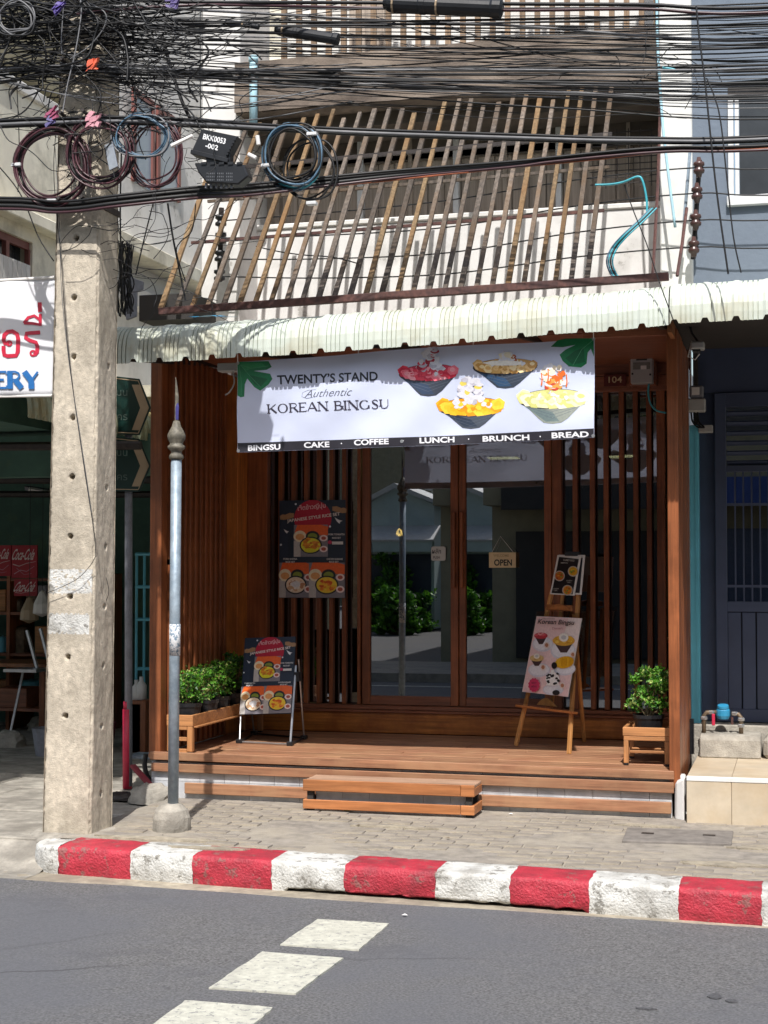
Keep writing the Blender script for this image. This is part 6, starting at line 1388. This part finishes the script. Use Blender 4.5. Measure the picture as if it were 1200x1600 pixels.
for i in range(18):  # steeper crossing wires
    x0 = rr_.uniform(120, 700); y0 = rr_.uniform(20, 120); x1 = x0 + rr_.uniform(200, 560); y1 = y0 + rr_.uniform(-70, 90)
    wire([(x0, y0), ((x0 + x1) / 2, (y0 + y1) / 2 + rr_.uniform(0, 22)), (x1, y1), (x1 + 220, y1 + rr_.uniform(-20, 12))], rr_.choice((.0025, .0035, .004)), BL, 'thin black wire slanting between the strung cables', group='slanting thin wires', y=YC + rr_.uniform(-.05, .2), n=4, sub=4)
for i in range(12):
    x0 = rr_.uniform(-40, 120); y0 = rr_.uniform(70, 125); x1 = rr_.uniform(300, 620); y1 = rr_.uniform(90, 160); sg = rr_.uniform(15, 48)
    wire([(x0, y0), (lerp(x0, x1, .3), lerp(y0, y1, .3) + sg * .8), (lerp(x0, x1, .6), lerp(y0, y1, .6) + sg), (x1, y1)], rr_.choice((.003, .004, .005)), rr_.choice((BL, BL, M['grey_cable'])), 'slack black wire sagging beside the pole top', group='sagging wires beside the pole', y=YC + rr_.uniform(-.05, .1), n=4, sub=6)
# telephone lines on the facade behind the slats
for i, (a, b, c, d) in enumerate(((262, 310, 345, 262), (302, 352, 372, 303), (344, 392, 405, 342), (386, 425, 432, 386))):
    wire([(345, c, 1.2), (500, lerp(c, b, .5) + 6, 1.2), (700, b + 3, 1.15), (900, lerp(b, a, .6), 1.05), (1088, a, .93), (1260, d, .93)], .006, BL, ['topmost of the four wires tied to the brown insulators', 'second wire from the top tied to the brown insulators', 'third wire from the top tied to the brown insulators', 'lowest of the four wires tied to the brown insulators'][i], n=5)
# vertical drops
drops = [([(1088, 10), (1093, 60), (1102, 130), (1108, 190), (1120, 300), (1138, 428)], .0065, BL, 'black cable dropping straight to the awning right of the insulators'),
         ([(1104, 122), (1116, 150), (1126, 190), (1136, 280), (1146, 370), (1158, 426)], .005, BL, 'second black cable dropping right of the insulators, nearer the window'),
         ([(975, 288), (990, 330), (1010, 380), (1030, 440), (1052, 500)], .004, BL, 'thin black wire dropping across the awning right end'),
         ([(313, 20), (313, 120), (314, 200)], .0035, BL, 'thin black wire hanging straight down left of the white pillar'),
         ([(88, 200), (84, 260), (88, 330), (95, 400), (108, 560), (130, 720), (146, 825), (150, 870)], .0028, BL, 'long thin wire hanging down the front of the concrete pole'),
         ([(86, 230), (92, 330), (96, 450), (107, 560), (122, 660), (143, 800)], .0022, M['grey_cable'], 'thin grey wire hanging down the pole front beside the longer one'),
         ([(150, 868), (140, 885), (120, 905), (90, 920), (74, 926)], .0022, BL, 'thin wire end curling across the upper white band'),
         ([(156, 880), (165, 900), (170, 925), (163, 945)], .0022, BL, 'thin wire end curling on the right side of the pole'),
         ([(124, -10), (127, 20), (118, 80), (106, 130), (98, 175)], .005, M['grey_cable'], 'pale grey cable curving down the pole top'),
         ([(100, 0), (96, 60), (97, 85)], .004, M['grey_cable'], 'short grey cable hanging left of the pole top'),
         ([(140, 5), (164, 20), (163, 42), (140, 72), (110, 92)], .0045, M['grey_cable'], 'grey cable looping to the right of the pole top'),
         ([(25, 100), (28, 170), (30, 230), (28, 300)], .0035, BL, 'thin black wire hanging at the far left'),
         ([(-20, 240), (30, 300), (60, 370), (84, 408)], .0045, BL, 'black cable dropping diagonally behind the pole at left'),
         ([(253, 55), (268, 110), (285, 160), (297, 185)], .013, BL, 'thick black cable sleeve slanting beside the pole'),
         ([(240, 315), (226, 370), (212, 430)], .005, BL, 'black cable hanging in the gap left of the slats'),
         ([(262, 318), (270, 370), (280, 420), (290, 470)], .007, BL, 'thicker black cable hanging in the gap beside the slats'),
         ([(306, 318), (300, 360), (282, 378), (276, 395), (290, 440)], .004, BL, 'curly black cable left of the first slat'),
         ([(190, 230), (188, 330), (190, 420), (193, 470)], .006, BL, 'black cable running down the right edge of the pole')]
for pts, r_, mt, lb in drops:
    yy = -1.74 if 'pole front' in lb or 'front of the concrete' in lb or 'white band' in lb else (-1.5 if 'right side of' in lb else (-1.95 if 'pole top' in lb else (-.95 if 'awning right end' in lb else -1.2)))
    wire([(p[0], p[1], yy) for p in pts], r_, mt, lb, n=5)
# turquoise tails at the right of the screen
wire([(930, 289, .5), (955, 288, .5), (975, 284, .5), (996, 276, .5), (1004, 283, .5), (1010, 310, .5), (1011, 335, .5)], .009, M['teal_cable'], 'turquoise cable tail hooked at the right end of the slats')
for i, (dx, mt) in enumerate(((0, M['teal_cable']), (3, BL), (6, M['teal_cable']), (-3, M['blue_cable']))):
    wire([(1020 + dx, 325, .3), (1000 + dx, 345, .25), (975 + dx, 368, .2), (958 + dx, 388, .2), (951 + dx, 408, .1), (957 + dx, 428, 0), (966 + dx, 436, 0)], .0065, mt, ['turquoise cable of the loop above the awning, outer', 'black cable of the turquoise loop above the awning', 'turquoise cable of the loop above the awning, inner', 'blue grey cable of the turquoise loop above the awning'][i])
wire([(1035, 106), (1050, 108), (1060, 112)], .009, M['teal_cable'], 'short turquoise cable stub on the strung cables at right')
wire([(400, 385, .4), (430, 392, .4), (470, 398, .2), (520, 402, .1), (560, 412, 0)], .005, BL, 'black cable lying along the awning behind the slats')
# spliced closures
def closure(name, label, a, b, r_, y, ties, mt=None):
    t = thing(name, label, 'cable closure', at(*a, y=y)); p, q = at(*a, y=y), at(*b, y=y); d = (q - p).normalized(); L = (q - p).length
    obj('body', MB().lathe(p, [(0, 0), (r_ * .55, 0), (r_ * .9, L * .04), (r_, L * .07), (r_, L * .3), (r_ * 1.06, L * .31), (r_ * 1.06, L * .35), (r_, L * .36), (r_, L * .9), (r_ * 1.08, L * .92), (r_ * 1.08, L * .985), (r_ * .6, L), (0, L)], 16, axis=d), mt or M['black'], t, smooth=False)
    for f in ties: obj('tie_band', MB().lathe(p + d * L * f, [(r_ * 1.02, 0), (r_ * 1.1, 0), (r_ * 1.1, .012), (r_ * 1.02, .012)], 14, axis=d), M['sign_cream'], t)
    return t
closure('cable_closure', 'large black cylindrical cable closure with pale ties at the top edge', (600, 5), (786, 13), .062, -1.12, (.08, .45))
closure('cable_closure', 'smaller dark cable closure hanging among the top cables', (430, 46), (530, 62), .038, -1.3, (.12,))
closure('cable_closure', 'thin black cable joint left of the smaller closure', (352, 34), (405, 42), .018, -1.5, (.5,))
# splice boxes
sb = thing('splice_box', 'tilted black splice box with white stencilled code', 'splice box', at(335, 225, y=YC - .05)); yS = -1.86
P4 = [at(a, b, y=yS) for a, b in ((299, 236), (352, 250), (372, 213), (315, 201))]
m = MB().prism(P4, (0, .09, 0)); bx_ = obj('lid', m, M['black'], sb, bevel=.006)
P5 = [at(a, b, y=yS - .01) for a, b in ((297, 240), (355, 254), (357, 247), (298, 233))]; obj('rim', MB().prism(P5, (0, .11, 0)), M['black'], sb, bevel=.003)
for i in range(7):
    c = at(367 - i * 2.4, 218 + i * 4.6, y=yS - .003); obj('clip', MB().box(c.x - .008, c.x + .008, c.y - .006, c.y + .01, c.z - .006, c.z + .006), M['black'], sb)
ar = Art(lambda u, v, h=0: at(u, v, y=yS - h)); ar.text('BKK0053', 335, 217, 36, -9, '#e4e4e4', bold=.03, rot=13); ar.text('-002', 331, 229, 20, -8, '#e4e4e4', bold=.03, rot=13); ar.build('lettering', sb)
sb2 = thing('splice_box', 'black ribbed splice box hanging under the tilted one', 'splice box', at(340, 270, y=YC - .06)); yS = -1.86
m = MB().prism([at(a, b, y=yS) for a, b in ((303, 254), (310, 270), (322, 285), (372, 288), (388, 275), (380, 256))][::-1], (0, .10, 0)); m.f = m.f
obj('body', m, M['black'], sb2, bevel=.008); obj('neck', MB().box(XP(318, yS), XP(356, yS), yS + .01, yS + .08, at(335, 255, y=yS).z, at(335, 240, y=yS).z), M['black'], sb2, bevel=.005)
for i in range(5): a = 312 + i * 14; obj('lid_tab', MB().box(XP(a, yS), XP(a + 8, yS), yS - .008, yS + .01, at(a, 258, y=yS).z, at(a, 254, y=yS).z), M['black'], sb2)
for i in range(6): a = 322 + i * 8; obj('cable_gland', MB().tube([at(a, 286, y=yS + .04), at(a, 294, y=yS + .04)], .008, 6), M['pole_grey'], sb2)
ar = Art(lambda u, v, h=0: at(u, v, y=yS - h))
for i in range(3): ar.text('IIIII IIII IIII', 343, 271 + i * 5, 40, -2.4, '#6a6c70')
ar.build('lettering', sb2)
# cable coils
def coil(label, cx, cy, rx, ry, turns, mts, r_, y, seed, tie=True):
    q = random.Random(seed); t = thing('cable_coil', label, 'cable coil', at(cx, cy, y=y))
    for k in range(turns):
        pts = []; a0 = q.uniform(0, 6.28); ex = q.uniform(-4, 4); ey = q.uniform(-4, 4); ph = q.uniform(0, 6); sc = q.uniform(.80, 1.06)
        for i in range(41):
            a = a0 + 2 * math.pi * i / 40
            pts.append(at(cx + ex + rx * sc * math.cos(a), cy + ey + ry * sc * math.sin(a) + 2.6 * math.sin(3 * a + ph) + 1.5 * math.sin(2 * a + ph * 2), y=y - .012 * math.sin(a + ph) - .008 * k))
        obj('loop', MB().tube(pts, r_, 6, cap=False), q.choice(mts), t, smooth=True)
    if tie:
        for a in tie if isinstance(tie, (list, tuple)) else (180,):
            p = at(cx + rx * .96 * math.cos(R(a)), cy + ry * .96 * math.sin(R(a)), y=y - .05); obj('tie', MB().box(p.x - .035, p.x + .035, p.y - .02, p.y + .03, p.z - .012, p.z + .012), M['frame_white'], t, bevel=.004)
    return t
coil('large maroon and black coil hung left of the pole', 80, 258, 56, 58, 9, [M['maroon_cable'], BL, M['maroon_cable']], .008, -1.76, 1, (180, 88))
coil('maroon coil crossing the front of the pole', 157, 238, 50, 54, 8, [M['maroon_cable'], M['maroon_cable'], BL], .007, -1.80, 2, False)
coil('blue grey coil right of the pole', 218, 214, 44, 34, 6, [M['blue_cable'], M['grey_cable'], M['blue_cable']], .0055, -1.80, 3, False)
coil('black coil hanging behind the blue grey coil', 244, 240, 42, 54, 5, [BL, M['maroon_cable']], .006, -1.72, 4, False)
coil('tidy blue black coil hung in front of the slats', 457, 243, 45, 49, 9, [M['blue_cable'], BL, BL, M['blue_cable'], M['teal_cable']], .0075, -1.28, 5, (-45, 160))
coil('single black hose loop behind the blue black coil', 483, 266, 46, 54, 3, [BL], .007, -1.2, 6, (85,))
coil('tangled grey coil at the top left corner', 24, 28, 30, 26, 5, [M['grey_cable'], BL], .006, YC - .1, 7, False)
# plastic ties
def rag(label, cx, cy, s, col, seed):
    q = random.Random(seed); m = MB()
    for i in range(9):
        a = at(cx + q.uniform(-s, s), cy + q.uniform(-s, s), y=YC - .22); m.obox(a, (q.uniform(.01, .025), 0, q.uniform(-.01, .02)), (0, q.uniform(.005, .02), .006), (q.uniform(-.01, .01), .004, q.uniform(.008, .02)))
    tag(obj('cable_tag', m, mat('tag_' + col[1:], col, .5, .2, 30, 0)), label, 'tag')
rag('bright orange ribbon tied on the cables in front of the pole', 147, 100, 6, '#c4573a', 1)
rag('pink ribbon tied at the top of the maroon coil', 146, 186, 8, '#b8808a', 2)
rag('red pink ribbon tied left of the pole', 80, 176, 6, '#8f4660', 3)
rag('purple ribbon just under the red pink one left of the pole', 80, 188, 5, '#5c5480', 4)
rag('purple ribbon near the top edge left of the pole', 92, 12, 7, '#544488', 5)
rag('violet ribbon on the top cables beside the white pillar', 270, 4, 7, '#4a3c70', 6)
for lb, a, b in (('white plastic cable sleeve pointing at the tilted splice box', (268, 228), (301, 212)), ('short white sleeve right of the splice boxes', (388, 241), (400, 247)), ('upright white sleeve right of the tilted splice box', (402, 212), (404, 226))):
    tag(obj('cable_sleeve', MB().tube([at(*a, y=YC - .15), at(*b, y=YC - .15)], .013, 7), M['paper']), lb, 'sleeve')
ps_ = thing('steel_strap', 'small pale steel plate fixed on the right side of the pole', 'bracket', at(174, 245, y=-1.9)); obj('plate', MB().obox(at(174, 244, y=-1.9), (.03, 0, .012), (0, .01, 0), (-.02, 0, .085)), M['alu'], ps_, bevel=.003)
# clamps on the pole
for zpx in (190, 322, 108): 
    z = at(120, zpx, y=YP0).z; t = thing('pole_clamp', {190: 'steel clamp round the pole behind the coils', 322: 'steel clamp round the pole at the sloping bundle', 108: 'steel clamp round the pole near the orange ribbon'}[zpx], 'clamp', (-4.62, -1.5, z))
    tt = z / zB; xl, xc = lerp(LX[0], LX[1], tt), lerp(CX[0], CX[1], tt)
    obj('band', MB().box(xl - .012, xc + .012, YP0 - .012, YP0 + .31, z - .02, z + .02), M['dark_steel'], t); obj('hook', MB().tube([(xl + .1, YP0, z), (xl + .1, YC, z + .02)], .012, 6), M['dark_steel'], t); obj('hook', MB().tube([(xc - .05, YP0, z), (xc - .05, YC, z + .02)], .012, 6), M['dark_steel'], t)
# uncountable tangle round the pole top
tg = MB(); q = random.Random(99)
def tang(n, x0, x1, y0, y1, sp, r_):
    for i in range(n):
        x, y = q.uniform(x0, x1), q.uniform(y0, y1); yy = q.uniform(-1.98, -1.25); a = q.uniform(-.5, .5) + (math.pi if q.random() < .5 else 0); P = []; yy = yprof(x) + q.uniform(-.16, .3)
        for k in range(q.randint(4, 9)):
            P.append(at(x, y, y=yy)); a += q.gauss(0, .5); L = q.uniform(.4, 1) * sp; x += L * math.cos(a); y += L * math.sin(a) * .75; yy += q.uniform(-.03, .03)
        tg.tube(catm(P, 4), q.choice(r_), 4, cap=False)
tang(95, -20, 220, -10, 70, 44, (.003, .004, .007))
tang(50, -20, 280, 75, 125, 50, (.003, .004, .006))
tang(110, -30, 175, -15, 48, 46, (.004, .006, .008))
tang(45, 170, 300, 30, 190, 30, (.0025, .0035))
tang(60, 60, 260, 165, 220, 24, (.002, .003, .004))
tang(40, 300, 420, 195, 300, 18, (.0018, .0025))
tang(30, 190, 300, 320, 470, 34, (.002, .0028))
tang(10, 950, 1120, 95, 135, 26, (.0025, .003))
o = obj('wire_tangle', tg, BL, smooth=True, kind='stuff'); o['label'] = 'dense tangle of thin black wires round the top of the pole'; o['category'] = 'wires'
# loose bundle in the gap between the houses
tg = MB(); q = random.Random(5)
for i in range(26):
    x = q.uniform(186, 205); P = [at(x + q.uniform(-4, 6), 380 + k * 22 + q.uniform(-5, 5), y=-.8 + q.uniform(-.1, .1)) for k in range(6)]; tg.tube(catm(P, 4), q.choice((.003, .005)), 4, cap=False)
o = obj('wire_bunch', tg, BL, smooth=True, kind='stuff'); o['label'] = 'bunch of black wires hanging behind the right edge of the pole'; o['category'] = 'wires'
cb = thing('grey_panel', 'crumpled grey panel standing at the left end of the awning', 'panel', at(205, 500, y=-.3)); m = MB()
m.prism([at(a, b, y=-.3) for a, b in ((197, 500), (212, 494), (213, 455), (222, 452), (223, 440), (193, 428), (194, 470))], (0, .03, 0)); obj('sheet', m, M['pole_grey'], cb, bevel=.003)
bt = thing('blue_tarp', 'bright blue tarpaulin edge under the slat beam at left', 'tarpaulin', at(320, 492, y=.1)); m = MB()
m.grid(lambda u, v: at(292 + 62 * u, 486 + 8 * v + 1.5 * math.sin(u * 9), y=.1) + Vector((0, .25 * (1 - v), 0)), 14, 4); obj('sheet', m, M['meter_blue'], bt)
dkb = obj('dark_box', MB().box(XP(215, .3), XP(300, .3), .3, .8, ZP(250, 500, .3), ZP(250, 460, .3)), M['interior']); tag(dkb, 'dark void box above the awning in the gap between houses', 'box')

# ================================================================== THE OTHER SIDE OF THE STREET (seen in the door glass)
opp = thing('opposite_shophouse', 'three storey shophouse across the road with dark shuttered ground floor', 'building', (4, -18, 0))
m = MB(); m.box(-6.3, 14, -34, -14.4, 3.0, 9.0); m.box(-6.3, 14, -34, -15.2, -.1, 3.0); obj('wall', m, M['olive'], opp)
for i in range(6):
    x = -6.3 + i * 4
    if i: obj('pillar', MB().box(x, x + .35, -14.4, -14.0, -.02, 9.0), M['eave_dark'], opp)
    if i < 5:
        obj('shutter', MB().box(x + .5, x + 3.9, -15.19, -15.1, 0, 2.5), M['navy'] if i % 2 else M['interior'], opp)
        obj('signboard', MB().box(x + .4, x + 3.95, -14.39, -14.2, 2.9, 3.4), M['interior'] if i != 1 else mat('blue_signboard', '#1e3a78', .5, .1, 4, 0), opp)
        for k in range(2): obj('window', MB().box(x + .8, x + 3.5, -14.39, -14.33, 4.2 + k * 2.5, 5.6 + k * 2.5), M['window_dark'], opp)
def RA(px, py, y=None, z=None):   # a spot seen in the door glass -> its real place across the road
    px = px + 76
    if z is not None:
        p = at(px, py, z=z); return Vector((p.x, 2 * YB - p.y, z))
    p = at(px, py, y=2 * YB - y); return Vector((p.x, y, p.z))
yh = -32.
th = thing('teal_house', 'small pale teal gabled house down the side street opposite', 'house', (RA(620, 900, yh).x, yh, 0))
x0, x1 = RA(540, 900, yh).x, RA(657, 900, yh).x; xg = RA(597, 800, yh).x
tealw = mat('teal_wall', '#c2d6d8', .85, .06, 2, .1)
zr, ze = RA(600, 762, yh).z, RA(660, 788, yh).z; zl_ = RA(550, 795, yh).z
m = MB(); m.prism([(x0, yh, -.1), (x0, yh, zl_), (xg, yh, zr), (x1, yh, ze), (x1, yh, -.1)], (0, -4, 0)); obj('wall', m, tealw, th)
m = MB(); m.prism([(xg - .1, yh + .3, zr + .02), (xg, yh + .3, zr + .14), (x1 + .25, yh + .3, ze + .06), (x1 + .25, yh + .3, ze - .06)], (0, -4.6, 0)); obj('roof', m, M['frame_white'], th)
m = MB(); m.prism([(xg + .1, yh + .301, zr + .02), (xg, yh + .301, zr + .14), (x0 - .25, yh + .301, zl_ + .06), (x0 - .25, yh + .301, zl_ - .06)][::-1], (0, -4.6, 0)); obj('roof', m, M['frame_white'], th)
za0, za1 = RA(620, 845, yh + 1.2).z, RA(620, 832, yh + 1.2).z
m = MB(); m.prism([(x0, yh + 1.2, za0 + .04), (x0, yh + .003, za1 + .25), (x0, yh + .003, za1 + .18), (x0, yh + 1.2, za0 - .02)], (x1 - x0 + .2, 0, 0)); obj('canopy', m, M['frame_white'], th)
obj('canopy_fascia', MB().box(x0, x1 + .15, yh + 1.1, yh + 1.16, RA(620, 862, yh + 1.1).z, za0 - .025), tealw, th)
obj('door', MB().box(x0 + .2, x1 - .1, yh + .002, yh + .05, -.1, RA(620, 866, yh).z), M['navy'], th)
wh = thing('white_house', 'pale house behind the teal house across the road', 'house', (RA(668, 900, -38).x, -38, 0)); obj('wall', MB().box(RA(655, 900, -38).x, RA(720, 900, -38).x, -42, -38, -.1, RA(670, 765, -38).z), M['white_clean'], wh); obj('roof', MB().box(RA(655, 900, -38).x - .2, RA(720, 900, -38).x + .2, -42.2, -37.8, RA(670, 765, -38).z, RA(670, 765, -38).z + .1), M['frame_white'], wh)
dh = thing('dark_house', 'dark house with a grey signboard beyond the teal house', 'house', (RA(700, 900, -34.5).x, -34.5, 0)); a_ = RA(676, 900, -34.5).x
obj('wall', MB().box(a_, a_ + 2.6, -41, -34.5, -.1, RA(690, 785, -34.5).z), M['interior'], dh); obj('signboard', MB().box(a_ - .1, a_ + 2.4, -34.49, -34.3, RA(690, 806, -34.5).z, RA(690, 783, -34.5).z), M['pole_grey'], dh)
bw_ = thing('boundary_wall', 'tall concrete wall closing the far end of the side street', 'wall', (-20, -60, 0)); obj('wall', MB().box(-50, 10, -60.4, -60, -.1, 9), M['olive'], bw_)
nbh = thing('opposite_house', 'long grey house row across the road beyond the side street', 'building', (-24, -16, 0)); obj('wall', MB().box(-44, -13.5, -30, -16.0, -.1, 7.5), M['olive'], nbh)
for k in range(6): obj('window', MB().box(-40 + k * 4.4, -38 + k * 4.4, -15.99, -15.93, 3.6, 5.2), M['window_dark'], nbh)
for i, (px, py, rx, h) in enumerate(((598, 992, .8, 1.3), (626, 986, .8, 1.2), (662, 974, .8, 2.3), (686, 964, .5, 1.6))):
    b = RA(px, py, z=-.15); b = Vector((b.x, max(b.y, -31.2), -.15)); q = random.Random(40 + i); m, cl = foliage(b, rx * .8, rx * .7, h, 2600, q, leafs=.13)
    t = thing('garden_shrub', ['leafy shrub at the left before the teal house', 'leafy shrub second from the left before the teal house', 'tallest shrub before the teal house', 'slim shrub nearest the dark house'][i], 'shrub', b, group='shrubs before the teal house')
    obj('foliage', m, [M['leaf'], M['leaf_dark'], M['leaf_dark']], t, kind='stuff'); sm = MB()
    for qq, s_ in cl[:8]: sm.tube([b, b + qq * .5, b + qq], [.04, .03, .01], 4)
    obj('stem', sm, M['stem'], t, kind='stuff')
